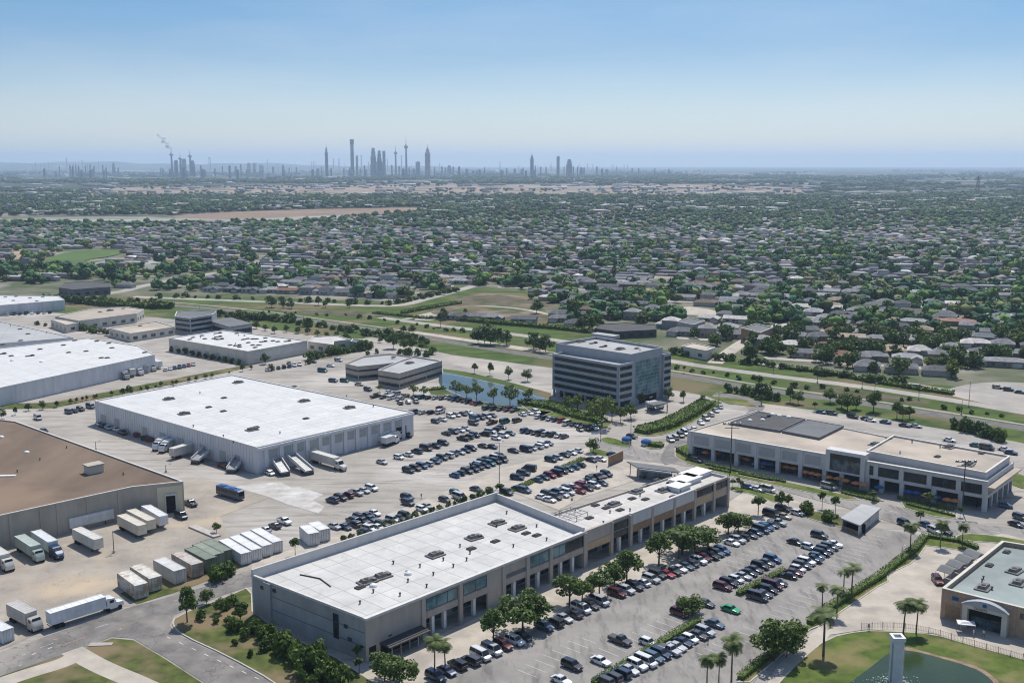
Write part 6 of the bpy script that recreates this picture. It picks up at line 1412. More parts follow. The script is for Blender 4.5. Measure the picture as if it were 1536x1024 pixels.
HP = [house_proto(k) for k in range(6)]
ROOFS = [('grey',(.17,.17,.175)),('dark grey',(.11,.112,.118)),('light grey',(.25,.25,.25)),('brown',(.165,.125,.098)),('tan',(.30,.24,.185)),('red-brown',(.21,.12,.09)),('slate',(.115,.125,.14)),('pale',(.40,.385,.36))]
RWT = [28,26,13,9,3,2,18,7]
WALLS = [(.36,.32,.27),(.42,.39,.34),(.26,.225,.195),(.44,.43,.41),(.22,.17,.14),(.29,.28,.27)]
KW = ['hip-roofed house with a front garage wing','long gabled house','square hip-roofed house with a back wing','two-storey house','house with a gabled garage wing','wide flat-pitched house']
# streets are curved lines of roughly constant world depth, slightly turned
cand = []
ysx = 500.0; line_i = 0
D = 470.0
while D < 3300:
    # two house rows back to back per block
    for sub in (0, 1):
        d0 = D+sub*24; n_ = int(4200/15.2)
        for i in range(n_):
            X = -1900+i*15.2*1.03+((line_i*7.3)%11)
            bendY = 24*math.sin(X/170+line_i*.35)+10*math.sin(X/61+line_i)
            Y = d0 + bendY - X*.30*(1 if True else 0) if True else d0
            px, py = proj(X,Y,0)
            if Y < 430 or px < -30 or px > 1566 or py < 296: continue
            yy = yb(px)
            if py > yy-3: continue
            if any(inpoly(px,py,P) for P in NOB): continue
            # far bands thin out
            if py < 330 and srg.random() < .62+.3*(330-py)/34: continue
            if px < 420 and 366 < py < 402 and srg.random() < .25: continue
            if px < 300 and py > 400 and srg.random() < .75: continue
            if srg.random() < .06: continue
            slope = math.atan2(24/170*math.cos(X/170+line_i*.35)-.30,1)
            cand.append((X+srg.uniform(-1.5,1.5),Y+srg.uniform(-2,2),slope+(PI if sub else 0)+srg.uniform(-.08,.08),line_i,px,py))
    D += 57; line_i += 1
print('HOUSES', len(cand))
D = 470.0; li = 0
while D < 2100:
    n_ = 260; seg = []; rb_ = MB(); run = []
    def flush(run):
        if len(run) > 2:
            vs = [(a.x,a.y+4.0,.13) for a in run]+[(a.x,a.y-4.0,.13) for a in run]; m_ = len(run); rb_.add(vs, [(i,m_+i,m_+i+1,i+1) for i in range(m_-1)])
    for i in range(n_):
        X = -1500+i*12; Y = D+40+24*math.sin(X/170+li*.35)+10*math.sin(X/61+li)-X*.30; px, py = proj(X,Y,0)
        if Y > 430 and -60 < px < 1600 and py < yb(px)-1 and not any(inpoly(px,py,P) for P in NOB): run.append(Vector((X,Y,0)))
        else: flush(run); run = []
    flush(run)
    if rb_.v: struct('suburb_street', rb_, M['pale_road'])
    D += 57; li += 1
cand.sort(key=lambda c: c[1]**2+c[0]**2)
near = cand[:292]; far = cand[292:]
# label near houses by street and rank
bystreet = {}
for c in near: bystreet.setdefault(c[3],[]).append(c)
streets = sorted(bystreet)
PROTOROOF = {}
for si, s_ in enumerate(streets):
    lst = sorted(bystreet[s_], key=lambda c: c[4])
    sides = {0:[],1:[]}
    for c in lst: sides[0 if math.cos(c[2]) > 0 else 1].append(c)
    for sd, L2 in sides.items():
        for i,(X,Y,rz,_,px,py) in enumerate(L2):
            k = srg.choices(range(6),[26,20,18,14,18,4])[0]; rn, rc = srg.choices(ROOFS,RWT)[0]; wc = srg.choice(WALLS)
            gf = srg.uniform(.95,1.5); rc = tuple(v*gf for v in rc)
            lab = f"{rn}-roofed {'two-storey ' if k==3 else ''}house, {ordw(i+1)} from the left, {'far' if sd else 'near'} row of {ordw(si+1)} suburb street"
            o = copy_tree(HP[k], None, (*wc,1)); o.location = (X,Y,.1); o.rotation_euler = (0,0,rz)
            for ch in o.children:
                if ch.get('_roof'): ch.color = (*rc,1); del ch['_roof']
            tag(o, lab, 'house', 'houses of the suburb beyond the green strip')
for i,(x,y,k,rn) in enumerate([(676,478,1,0),(692,479,4,1),(707,479,0,3),(724,480,1,0),(740,481,4,2),(786,484,1,6),(842,482,0,0),(1235,540,0,0) if False else (862,490,2,1)]):
    p = G(x,y); o = copy_tree(HP[k], None, (*WALLS[i%6],1)); o.location = (p.x,p.y,.1); o.rotation_euler = (0,0,-.2)
    for ch in o.children:
        if ch.get('_roof'): ch.color = (*ROOFS[rn][1],1); del ch['_roof']
    tag(o, f"{ROOFS[rn][0]}-roofed house, {ordw(i+1)} from the left in the small row on the green gap", 'house', 'small house row on the green gap')
# merged far houses
def tri_arrays(mb_list):
    V, F, K = [], [], []
    for kind, m_ in mb_list:
        o_ = len(V); V += m_.v
        for f in m_.f:
            for j in range(1,len(f)-1): F.append((o_+f[0],o_+f[j],o_+f[j+1])); K.append(kind)
    return np.array(V,float), np.array(F), np.array(K)
SH = [tri_arrays([(0,a),(1,b_)]) for a,b_ in (house_shape(k) for k in range(6))]
def scatter(name, shapes, items, mat_, label, cat, group=None):
    """items: (shape, x, y, z, rz, sx, sz, colA, colB)"""
    Vs, Fs, Cs = [], [], []; base = 0
    for k in range(len(shapes)):
        it = [q for q in items if q[0]==k]
        if not it: continue
        V, F, K = shapes[k]; n_ = len(it); A = np.array([[q[1],q[2],q[3],q[4],q[5],q[6]] for q in it]); ca = np.array([q[7] for q in it]); cb = np.array([q[8] for q in it])
        c, s = np.cos(A[:,3]), np.sin(A[:,3]); X = V[None,:,0]*A[:,4:5]; Y = V[None,:,1]*A[:,4:5]; Z = V[None,:,2]*A[:,5:6]
        P = np.stack([A[:,0:1]+X*c[:,None]-Y*s[:,None], A[:,1:2]+X*s[:,None]+Y*c[:,None], A[:,2:3]+Z],2).reshape(-1,3)
        Vs.append(P); Fs.append((F[None]+(np.arange(n_)*len(V))[:,None,None]+base).reshape(-1,3)); base += len(P)
        Cs.append(np.where((K==0)[None,:,None], ca[:,None,:], cb[:,None,:]).reshape(-1,3))
    o = np_mesh(name, np.concatenate(Vs), np.concatenate(Fs), mat_, np.concatenate(Cs)); tag(o, label, cat, kind='stuff'); return o
items = []
for (X,Y,rz,_,px,py) in far:
    rn, rc = srg.choices(ROOFS,RWT)[0]; g = srg.uniform(.95,1.75); items.append((srg.choices(range(6),[26,20,18,14,18,4])[0],X,Y,.1,rz,srg.uniform(.9,1.15),1.0,srg.choice(WALLS),tuple(v*g for v in rc)))
if items: scatter('distant_houses', SH, items, M['stuff_paint'], 'thousands of small roofs spread between the trees of the distant suburb', 'houses')

# individual suburb trees (nearest) and the merged rest
HX = np.array([(c[0],c[1]) for c in cand]); 
grid = {}
for c in cand: grid.setdefault((int(c[0]//12),int(c[1]//12)),[]).append((c[0],c[1]))
def near_house(x,y,r=6.5):
    gx, gy = int(x//12), int(y//12)
    for i in (-1,0,1):
        for j in (-1,0,1):
            for (a,b_) in grid.get((gx+i,gy+j),()):
                if (a-x)**2+(b_-y)**2 < r*r: return True
    return False
tc_ = []
def dens(px,py):
    d = mnoise.noise(Vector((px/130,py/34,3.1)))
    base = 1.0
    if px < 300 and py > 398: base = 1.9
    if px > 900 and py < 400: base = 1.45
    if py < 345: base = 2.6
    if px < 520 and 366 < py < 400: base = .5
    return base*(1+1.1*d)
N = 0
while N < 46000:
    N += 1
    Y = 470+(3400-470)*srg.random()**1.25; X = srg.uniform(-.56,.56)*Y*1.05
    px, py = proj(X,Y,0)
    if px < -40 or px > 1576 or py > yb(px)-2 or py < 292: continue
    if any(inpoly(px,py,NOB[i]) for i in (1,3,4,5,6,7,10,11)): continue
    if inpoly(px,py,NOB[0]) and srg.random()<.93: continue
    if srg.random() > .30*dens(px,py)*min(1.0,(Y/900)**.2): continue
    if near_house(X,Y): continue
    if Y < 2100:
        li = int(round((Y+X*.30-470-40)/57)); yc = 470+57*li+40+24*math.sin(X/170+li*.35)+10*math.sin(X/61+li)-X*.30
        if abs(Y-yc) < 6 and srg.random() < .85: continue
    tc_.append((X,Y,px,py))
print('SUBTREES', len(tc_))
tc_.sort(key=lambda c: c[0]**2+c[1]**2)
NI = max(0, 300-min(300,NTREE)); NI = 120
SUBT = [tree_proto('garden_tree',s,9,c,.12,9,16,.75,l,.25,limbs=3) for s,c,l in ((31,9,'leaf_dark'),(32,10.5,'leaf'),(33,8,'leaf'),(34,9,'leaf_light'))]
byband = {}
for i,(X,Y,px,py) in enumerate(tc_[:NI]): byband.setdefault(int(px//120),[]).append((X,Y,px,py))
BN = {}
for bn, lst in sorted(byband.items()):
    for j,(X,Y,px,py) in enumerate(sorted(lst,key=lambda c:-c[3])):
        k = srg.choices(range(4),[5,4,3,1])[0]; s = srg.uniform(.7,1.35); kind = ['dark','broad dark','mid green','light green'][k]
        ref = {0:'far left',1:'far left',2:'left',3:'left',4:'centre left',5:'centre left',6:'centre, behind the office',7:'centre, right of the office',8:'centre right',9:'centre right',10:'right',11:'right',12:'far right'}.get(bn,'far right')
        o = place(SUBT[k],(X,Y,0),srg.uniform(0,6.28),f'{kind} garden tree, {ordw(j+1)} nearest in suburb column {ordw(bn+1)} from the left','tree','garden trees of the near suburb',None,(s*srg.uniform(.9,1.1),s*srg.uniform(.9,1.1),s*.9))
def blob_shape(seed, sub=1, lumps=3):
    rg = np.random.default_rng(seed); import bmesh
    Vs, Fs, base = [], [], 0
    for l in range(lumps):
        bm = bmesh.new(); bmesh.ops.create_icosphere(bm, subdivisions=sub, radius=1); V = np.array([v.co[:] for v in bm.verts]); F = np.array([[v.index for v in f.verts] for f in bm.faces]); bm.free()
        V *= (1+rg.normal(0,.14,len(V)))[:,None]; r = rg.uniform(2.2,3.6); c = np.array([rg.uniform(-2.4,2.4),rg.uniform(-2.4,2.4),rg.uniform(3.2,5.2)]); V = V*np.array([r,r,r*.85])+c; V[:,2] = np.maximum(V[:,2],.3)
        Vs.append(V); Fs.append(F+base); base += len(V)
    F = np.concatenate(Fs); return np.concatenate(Vs), F, np.zeros(len(F),int)
def tuft_shape(seed, n_=84):
    rg = np.random.default_rng(seed); C_ = [np.array([rg.uniform(-2.6,2.6),rg.uniform(-2.6,2.6),rg.uniform(3,6)]) for _ in range(6)]; V, F = leaf_cloud(rg, C_, [rg.uniform(1.7,2.7) for _ in C_], [n_//6]*6, 1.15)
    T = np.concatenate([F[:,[0,1,2]],F[:,[0,2,3]]]); B = blob_shape(seed+99,2,3); B0 = B[0]*np.array([1.05,1.05,1.0])
    return np.concatenate([V,B0]), np.concatenate([T,B[1]+len(V)]), np.zeros(len(T)+len(B[1]),int)
TS = [tuft_shape(s) for s in range(50,55)]+[blob_shape(s,1,3) for s in range(60,65)]
def leafc(f=1.0):
    b = srg.choice([(.024,.050,.016),(.030,.062,.018),(.044,.076,.020),(.020,.044,.018),(.064,.100,.024),(.030,.055,.022),(.075,.085,.03),(.026,.058,.03)]); g = srg.uniform(1.5,2.9)*f; return (b[0]*g*.95,b[1]*g*.96,b[2]*g*1.1)
items = []
for (X,Y,px,py) in tc_[NI:]:
    s = srg.uniform(.65,1.35)*(1+.15*(py<345)); k = srg.randrange(5) if Y < 1300 else 5+srg.randrange(5); c = leafc(1.0 if py > 352 else .62+.38*max(0,(py-325)/27)); items.append((k,X,Y,0,srg.uniform(0,6.28),s,s*srg.uniform(.8,1.15),c,c))
scatter('distant_trees', TS, items, M['far_leaf'], 'countless round tree crowns filling the distant suburb', 'trees')
# woods out on the plain
FS = [blob_shape(s,1,2) for s in range(80,84)]
items = []; N = 0
frng = random.Random(99)
while len(items) < 11000 and N < 200000:
    N += 1; py = 254+44*frng.random()**.8; px = frng.uniform(-20,1556); p = G(px,py)
    w = mnoise.noise(Vector((px/150,(py)/6.0,7)))+.35*mnoise.noise(Vector((px/40,py/2.5,1)))
    if w < -.02: continue
    if 276 < py < 296 and 120 < px < 1220 and frng.random() < .9: continue
    s = frng.uniform(1.2,2.4)*(1 if p.y < 5000 else 1.8); c = leafc(.62); items.append((frng.randrange(4),p.x,p.y,-1,frng.uniform(0,6.28),s,s*.6,c,c))
scatter('far_woods', FS, items, M['far_leaf'], 'dark belts of woodland on the plain towards the horizon', 'woods')
# low pale sheds and roofs out on the plain, too many and small to tell apart
bx = MB(); bx.box((0,0,.5),(1,1,1)); BSH = tri_arrays([(0,bx)]); V_,F_,K_ = BSH; K_ = np.array([1 if all(abs(V_[i][2]-1)<1e-6 for i in f) else 0 for f in F_]); BSH = (V_,F_,K_)
items = []
for i in range(2600):
    py = 256+66*frng.random(); px = frng.uniform(0,1536); w = mnoise.noise(Vector((px/90,py/4.0,20)))
    if w < .05 and frng.random() < .85: continue
    if py > 312 and frng.random() < .5: continue
    if any(inpoly(px,py,P) for P in NOB[6:7]): continue
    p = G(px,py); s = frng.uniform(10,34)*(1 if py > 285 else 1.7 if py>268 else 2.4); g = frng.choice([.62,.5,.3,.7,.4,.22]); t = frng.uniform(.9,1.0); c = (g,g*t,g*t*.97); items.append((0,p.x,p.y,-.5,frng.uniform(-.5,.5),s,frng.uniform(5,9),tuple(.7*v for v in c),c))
scatter('distant_sheds', [BSH], items, M['stuff_paint'], 'scattered pale low sheds and roofs across the hazy plain', 'sheds')
# ------------------------------------------------------------ skyline
def tower(px, top, w, kind, label, col=(.20,.23,.27), base=266, cat='tower', extra=None):
    g = G(px, base); H_ = hgt(px, base, top); wd_ = w/FP*g.length; wd_ *= {'block':.72,'step':.8,'spire':.8,'capped':.95,'dome':1}.get(kind,.85); rt = empty('tower', (g.x,g.y,0)); tag(rt, label, cat); c = (*col,1)
    def part(name, m_, cc=c, mt='tower'):
        o = m_.build(name, M[mt], rt); o.color = cc; return o
    m_ = MB(); r = wd_/2; a = (px*.37)%1.2
    if kind == 'stack':
        rt.name = 'chimney_stack'; m_.tube((g.x,g.y,0),(g.x,g.y,H_),r*1.1,r*.85,n=12); part('shaft',m_); m_ = MB(); m_.tube((g.x,g.y,H_*.93),(g.x,g.y,H_+.5),r*1.05,n=12); part('rim_band',m_,(col[0]*.5,col[1]*.5,col[2]*.5,1))
    elif kind == 'capped':
        m_.box((g.x,g.y,H_*.43),(wd_*.9,wd_*.9,H_*.86),a); part('shaft',m_); m_ = MB(); m_.box((g.x,g.y,H_*.93),(wd_*1.1,wd_*1.1,H_*.14),a); part('crown_block',m_,(col[0]*.6,col[1]*.6,col[2]*.65,1))
        m_ = MB(); m_.box((g.x,g.y,H_*.86),(wd_*.7,wd_*.7,H_*.02),a); part('recess',m_)
    elif kind == 'spire':
        b_ = .74; m_.box((g.x,g.y,H_*b_/2),(wd_,wd_,H_*b_),a); part('shaft',m_); m_ = MB(); m_.box((g.x,g.y,H_*(b_+.04)),(wd_*.65,wd_*.65,H_*.1),a); m_.box((g.x,g.y,H_*(b_+.1)),(wd_*.4,wd_*.4,H_*.08),a); part('crown_block',m_)
        m_ = MB(); m_.tube((g.x,g.y,H_*(b_+.1)),(g.x,g.y,H_),r*.16,r*.05,n=6); part('antenna',m_)
    elif kind == 'needle':
        m_.tube((g.x,g.y,0),(g.x,g.y,H_*.75),r,r*.7,n=10); part('shaft',m_); m_ = MB(); m_.lathe((g.x,g.y,H_*.72),[(r*.7,0),(r*1.7,H_*.02),(r*1.7,H_*.05),(r*.8,H_*.08),(r*.5,H_*.1)],12); part('observation_pod',m_)
        m_ = MB(); m_.tube((g.x,g.y,H_*.8),(g.x,g.y,H_),r*.3,r*.08,n=6); part('antenna',m_)
    elif kind == 'mast':
        rt.name = 'mast'; m_.tube((g.x,g.y,0),(g.x,g.y,H_*.55),r*1.3,r*.9,n=6); part('lower_mast',m_); m_ = MB(); m_.tube((g.x,g.y,H_*.55),(g.x,g.y,H_),r*.6,r*.25,n=6); part('upper_mast',m_)
    elif kind == 'dome':
        rt.name = 'domed_hall'; m_.lathe((g.x,g.y,0),[(r,0),(r,H_*.35),(r*.92,H_*.6),(r*.7,H_*.83),(r*.35,H_*.96),(r*.05,H_)],24); part('dome',m_); m_ = MB(); m_.lathe((g.x,g.y,0),[(r*1.15,0),(r*1.15,H_*.2)],24); part('base_ring',m_)
    elif kind == 'twin':
        rt.name = 'twin_tower'
        for s in (-1,1): m_ = MB(); m_.tube((g.x+s*wd_*.34,g.y,0),(g.x+s*wd_*.34,g.y,H_*.95),wd_*.15,wd_*.13,n=10); part('shaft',m_)
        m_ = MB(); m_.box((g.x,g.y,H_*.965),(wd_*1.15,wd_*.4,H_*.05)); m_.box((g.x,g.y,H_*.9),(wd_*.7,wd_*.2,H_*.02)); part('top_beam',m_)
    elif kind == 'step':
        n_ = 3
        for i in range(n_):
            m_ = MB(); ww = wd_*(1-.22*i); z0, z1 = H_*(0,.72,.88)[i], H_*(.72,.88,1)[i]; m_.box((g.x,g.y,(z0+z1)/2),(ww,ww,z1-z0),a); part('tier',m_)
    else:
        m_.box((g.x,g.y,H_/2),(wd_,wd_*.8,H_),a*.3); part('shaft',m_); m_ = MB(); m_.box((g.x+wd_*.1,g.y,H_+1.5),(wd_*.45,wd_*.4,6),a*.3); part('roof_plant',m_)
    if kind != 'dome' and kind in ('block','step','capped','spire') and w >= 4:
        m_ = MB(); nz = int(H_/12)
        for i in range(1,nz): m_.box((g.x,g.y-wd_*.02,i*12*.74 if kind=='spire' else i*12*.68),(wd_*1.012,(wd_ if kind!='block' else wd_*.8)*1.03,3.4),a*.3 if kind=='block' else a)
        part('window_bands',m_,(col[0]*.45,col[1]*.45,col[2]*.5,1))
    return rt
D1=(.14,.18,.23); D2=(.24,.28,.32); L1=(.40,.43,.46); WH=(.72,.72,.70)  # skyline tones; the darkest is lightened to put distance haze into its colour
big = [(529,209,5.5,'capped','tallest blocky tower of the skyline, with a darker capped top',D2),(542.5,220,4,'stack','tall slim grey stack just right of the capped tower',D2),(536,234,4.5,'block','shorter slab between the capped tower and the slim stack',L1),
 (490.5,215,5,'spire','dark stepped tower with a long spire, left of the capped tower',D1),(501,230,3.5,'stack','plain stack right of the spired dark tower',D2),(509,230,4,'stack','second plain stack right of the spired dark tower',D2),
 (560.5,222,7,'step','stepped tower leading the dense central cluster',D2),(569.5,226,6,'step','dark stepped tower in the middle of the dense cluster',D1),(576.5,227,5.5,'block','flat-topped tower right in the dense cluster',D2),(581.5,233,4,'stack','stack closing the dense cluster on its right',L1),
 (594,218,3.5,'needle','slim needle tower right of the dense cluster',D2),(602.7,221,4,'stack','plain pale stack between the two needle towers',L1),(609.8,206,4,'needle','tallest needle tower with a pod and long antenna',D1),
 (627,243,9,'block','broad low brownish block between needle and crowned tower',L1),(641.8,216,7,'spire','pinkish-grey broad tower with a crowned top standing apart',(.36,.33,.32)),
 (797.8,228,5,'spire','lone dark spired tower right of the picture centre',D1),(837,235,6,'block','plain slab tower, tallest of the right-hand group',D2),(853.7,239,9,'step','stepped block of the right-hand group',D2),(750,238,3,'stack','lone reddish stack left of the dark spired tower',(.26,.20,.19)),
 (258.7,221,4,'needle','needle-topped stack at the left of the steaming plant',D2),(271.7,229,4,'needle','middle needle-topped stack of the steaming plant',D2),(286.5,224,4,'needle','right needle-topped stack of the steaming plant',D2),
 (265,241,7,'block','left boiler block of the steaming plant',D2),(277,239,8,'block','middle boiler block of the steaming plant',L1),(290,241,7,'step','right boiler block of the steaming plant',D2),
 (315.5,226,7.5,'twin','twin shafts joined by a beam at the top',D1),(101.5,228,3.4,'stack','tallest stack of the far left works',D1),(124.7,235,3.2,'stack','second tallest stack of the far left works',D1),(149,226.5,1.6,'mast','thin mast rising over the far left works',D1),
 (746,264,12,'dome','white domed hall below the middle skyline',WH),(374,245,7,'block','bright white silo block, left of the pair',WH),(382,245,6,'block','bright white silo block, right of the pair',WH),(393,248,9,'block','broad lower white silo block',WH),
 (402,232,2.4,'stack','slim stack right of the white silos',D2),(386,241,2.2,'stack','short stack beside the white silos',D2)]
for x,t,w,k,lab,c in big: tower(x,t,w,k,lab,c,base=272 if k=='dome' else 266)
small = [('far left works',[(55,241,2,'stack'),(62,241,2,'stack'),(68.5,241,1.8,'mast'),(74,242,2,'stack'),(90,249,3,'block'),(106,247,4,'block'),(110,250,5,'block'),(114.5,246,4,'block'),(119,250,4,'block'),(129,247,4,'block'),(132.5,246,3,'stack'),(136,247,4,'block'),(142,250,4,'block'),(155,246,4,'block'),(160,250,4,'block'),(171,245,4,'step'),(167,250,2,'stack'),(178,253,5,'block')]),
 ('works between the twin shafts and the silos',[(323,251,5,'block'),(334,250,4,'block'),(345,249,7,'block'),(354,249,6,'block'),(362,247,4,'block'),(410,250,6,'block'),(425,247,7,'block'),(434,251,4,'block'),(302,250,5,'block'),(445,252,5,'block')]),
 ('group left of the spired tower',[(467.7,239,2,'stack'),(470.7,238,2,'stack'),(473.2,238,2,'stack'),(483,250,4,'block'),(478,254,5,'block'),(497,252,5,'block'),(516,252,5,'block'),(518,244,2,'stack')]),
 ('foot of the central cluster',[(553,240,3,'stack'),(547,250,5,'block'),(556,246,4,'block'),(565,243,4,'block'),(573,245,5,'block'),(588,249,5,'block'),(599,251,5,'block'),(614,252,5,'block'),(525,250,4,'block')]),
 ('group right of the crowned tower',[(652,250,4,'block'),(659.7,243,2.5,'stack'),(663,251,6,'block'),(668,252,4,'block'),(674,248,6,'step'),(680,250,5,'block'),(688.7,251,7,'block'),(700,255,8,'block'),(715,254,5,'block'),(727,253,4,'block')]),
 ('group around the lone dark tower',[(760,254,5,'block'),(772,253,7,'block'),(785,252,4,'block'),(803,247,3,'block'),(811,251,5,'block'),(819,252,4,'block'),(827,238,1.8,'mast')]),
 ('right-hand skyline group',[(846,248,3,'block'),(860,249,4,'block'),(866,250,4,'block'),(872,249,5,'step'),(881,243,2.5,'stack'),(876,251,5,'block'),(889,247,3,'stack'),(895,251,5,'block'),(903,252,6,'block'),(917.7,245,2,'stack'),(924.7,249,3,'block'),(936,248,3,'stack'),(941,246,2,'stack'),(948,252,5,'block'),(958,253,4,'block'),(982,252,3,'block'),(1003,254,4,'block')])]
srg2 = random.Random(4); srg3 = random.Random(12)
for (nm, lo_, hi_, n_) in (('refinery strip at the far left',48,182,14),('refinery strip by the steaming plant',240,300,10),('refinery strip near the white silos',300,460,20),('refinery strip under the central towers',462,600,22),('refinery strip right of the central towers',600,760,18),('refinery strip at the right skyline end',765,960,20)):
    xs = sorted(srg3.uniform(lo_,hi_) for _ in range(n_)); small.append((nm, [(round(x,1), srg3.choice([246,249,252,254,256])+srg3.uniform(-1,1), srg3.choice([1.4,1.6,2.0]) if srg3.random()<.55 else srg3.uniform(5,10), None) for x in xs]))
small = [(nm,[(x,t,w,k or ('stack' if w < 3 else 'block')) if k or w < 3 else (x,max(t,254.5),w,'block') for x,t,w,k in lst]) for nm,lst in small]
for nm, lst in small:
    for i,(x,t,w,k) in enumerate(sorted(lst)):
        tower(x,t+srg2.uniform(-1.5,2),w*(.6 if k=='block' else 1),k,f"small {'stack' if k=='stack' else 'mast' if k=='mast' else 'block'}, {ordw(i+1)} from the left in the {nm}", srg2.choice([D1,D2,D2,L1]), base=srg2.choice([264,266,268]), cat='chimney' if k=='stack' else 'tower')
# low industrial sheds at the foot of the skyline
for i,(x,y,w,hh,c) in enumerate([(88,262,24,6,WH),(230,262,14,6,L1),(310,262,20,6,WH),(350,261,16,5,L1),(415,262,20,6,WH),(449,263,20,5,WH),(590,264,22,6,L1),(618,258,14,10,L1),(640,262,20,10,WH),(668,263,20,6,L1),(710,262,20,8,L1),(770,263,26,9,L1),(815,262,16,8,L1),(880,263,30,6,D2),(920,262,24,6,L1),(960,262,20,5,L1),(175,262,18,6,L1),(20,258,18,6,D2),(130,262,24,8,D2)]):
    g = G(x,y+3); m_ = MB(); wd_ = w/FP*g.length; H_ = hgt(x,y+3,y+3-hh*.5); m_.box((g.x,g.y,H_/2),(wd_,wd_*.5,H_)); o = m_.build('industrial_hall', M['tower'], None, loc=(g.x,g.y,0)); o.color = (*c,1)
    m2 = MB(); m2.box((g.x,g.y,H_+3),(wd_*.9,wd_*.4,6)); r_ = m2.build('roof_monitor', M['tower'], o); r_.color = (*tuple(v*.8 for v in c),1); tag(o, f"low {'white' if c is WH else 'grey'} industrial hall, {ordw(sorted([88,230,310,350,415,449,590,618,640,668,710,770,815,880,920,960,175,20,130]).index(x)+1)} from the left below the skyline", 'industrial hall')
# steam plume
sm = bpy.data.materials.new('steam'); sm.use_nodes = True; n = sm.node_tree.nodes; n.clear(); ho = n.new('ShaderNodeOutputMaterial'); pv = n.new('ShaderNodeVolumePrincipled'); sm.node_tree.links.new(pv.outputs[0], ho.inputs['Volume']); pv.inputs['Color'].default_value=(1,1,1,1); pv.inputs['Density'].default_value=.10
import bmesh
bm = bmesh.new(); g = G(258.5,266)
for k in range(9):
    t = k/8; d = 16*t; pxk, pyk = 258-16*t-2*math.sin(k*1.9), 222-19*t; z = hgt(258,266,pyk); x = (pxk-768)/FP*(g.y*CP+CH*SP)
    mt = Matrix.Translation((x,g.y,z))@Matrix.Diagonal((1.3,1.0,.8,1)); bmesh.ops.create_icosphere(bm, subdivisions=2, radius=(9+6*math.sin(k*1.3)**2)*(1.2-.3*t), matrix=mt)
for v in bm.verts: v.co += Vector([mnoise.noise(v.co*.06+Vector((9*j,0,0))) for j in range(3)])*7
me = bpy.data.meshes.new('steam_plume'); bm.to_mesh(me); bm.free(); me.materials.append(sm); o = bpy.data.objects.new('steam_plume', me); COL.objects.link(o); tag(o,'thin white steam plume drifting left above the plant stack','steam',kind='stuff')
# lattice pylon in the right distance
g = G(1466,291); H_ = hgt(1466,291,264); rt = empty('transmission_tower',(g.x,g.y,0)); tag(rt,'dark lattice pylon standing alone in the right distance','pylon'); m_ = MB()
for sx_ in (-1,1):
    for sy_ in (-1,1): m_.tube((g.x+sx_*7,g.y+sy_*7,0),(g.x+sx_*1,g.y+sy_*1,H_),1.1,.6,n=4)
for i in range(7):
    z0, z1 = H_*i/7, H_*(i+1)/7; w0, w1 = 7-6*i/7, 7-6*(i+1)/7
    for s in (-1,1): m_.tube((g.x-s*w0,g.y-w0,z0),(g.x+s*w1,g.y-w1,z1),.5,n=4)
m_.build('lattice', M['dark_metal'], rt)
m_ = MB()
for z,w in ((.78,10),(.9,8)): m_.tube((g.x-w,g.y,H_*z),(g.x+w,g.y,H_*z),.8,n=4)
m_.build('cross_arm', M['dark_metal'], rt)

# ------------------------------------------------------------ street furniture
def lamp(px, py, top, label, heads=2, cat='lamp post', group='tall lamp posts of the lots'):
    p = G(px,py); H_ = hgt(px,py,top); rt = empty('lamp_post',(p.x,p.y,0)); tag(rt,label,cat,group)
    m_ = MB(); m_.tube((p.x,p.y,0),(p.x,p.y,H_),.13,.08,n=8); m_.build('pole', M['dark_metal'], rt); m_ = MB(); m_.lathe((p.x,p.y,0),[(.35,0),(.35,.7),(.2,.75)],10); m_.build('concrete_base', M['kerb'], rt)
    for s in ((-1,1) if heads==2 else (1,)):
        d = U*s; m_ = MB(); m_.tube((p.x,p.y,H_-.1),(p.x+d.x*1.3,p.y+d.y*1.3,H_+.05),.05,n=5); m_.box((p.x+d.x*1.6,p.y+d.y*1.6,H_+.05),(.8,.35,.16),UA); m_.build('lamp_head', M['metal'], rt)
lamp(749,729,663,'tall lamp post in the middle lot behind the wispy shrubs'); lamp(946,668,625,'tall lamp post at the junction below the office'); lamp(901,662,632,'lamp post beside the tree in front of the office'); 
lamp(1078,611,589,'lamp post on the island by the curved road'); lamp(1142,607,582,'lamp post behind the dark arcade roof'); lamp(974,615,596,'short lamp post at the office drive',1); lamp(1352,843,820,'short lamp post on the hedge corner strip',1); lamp(858,750,736,'lamp post behind the narrow wing by the hedge',1)
lamp(171,829,796,'thin lamp post in the dusty trailer yard',1); lamp(144,675,662,'thin lamp post beyond the brown roof, left one',1); lamp(249,708,697,'thin lamp post beyond the brown roof, right one',1)
def sign_pole(px,py,top,label):
    p = G(px,py); H_ = hgt(px,py,top); rt = empty('sign_pole',(p.x,p.y,0)); tag(rt,label,'pole','tall signal poles before the arcade'); m_ = MB(); m_.tube((p.x,p.y,0),(p.x,p.y,H_),.2,.14,n=8); m_.build('pole', M['dark_metal'], rt)
    for z,w in ((H_-.5,3.0),(H_-1.7,2.4)): m_ = MB(); m_.box((p.x,p.y-.25,z),(w*2,.2,.2),-.15); m_.build('cross_arm', M['dark_metal'], rt)
    for s in (-1,-.35,.35,1): m_ = MB(); m_.lathe((p.x+s*2.6,p.y-.5,H_-.5),[(.18,0),(.5,.4),(.42,.75),(.1,.85)],8); m_.build('floodlight', M['metal'], rt)
sign_pole(1095.5,709,634,'tall floodlight pole at the left part of the arcade'); sign_pole(1443,767,690,'tall floodlight pole at the right end of the arcade')
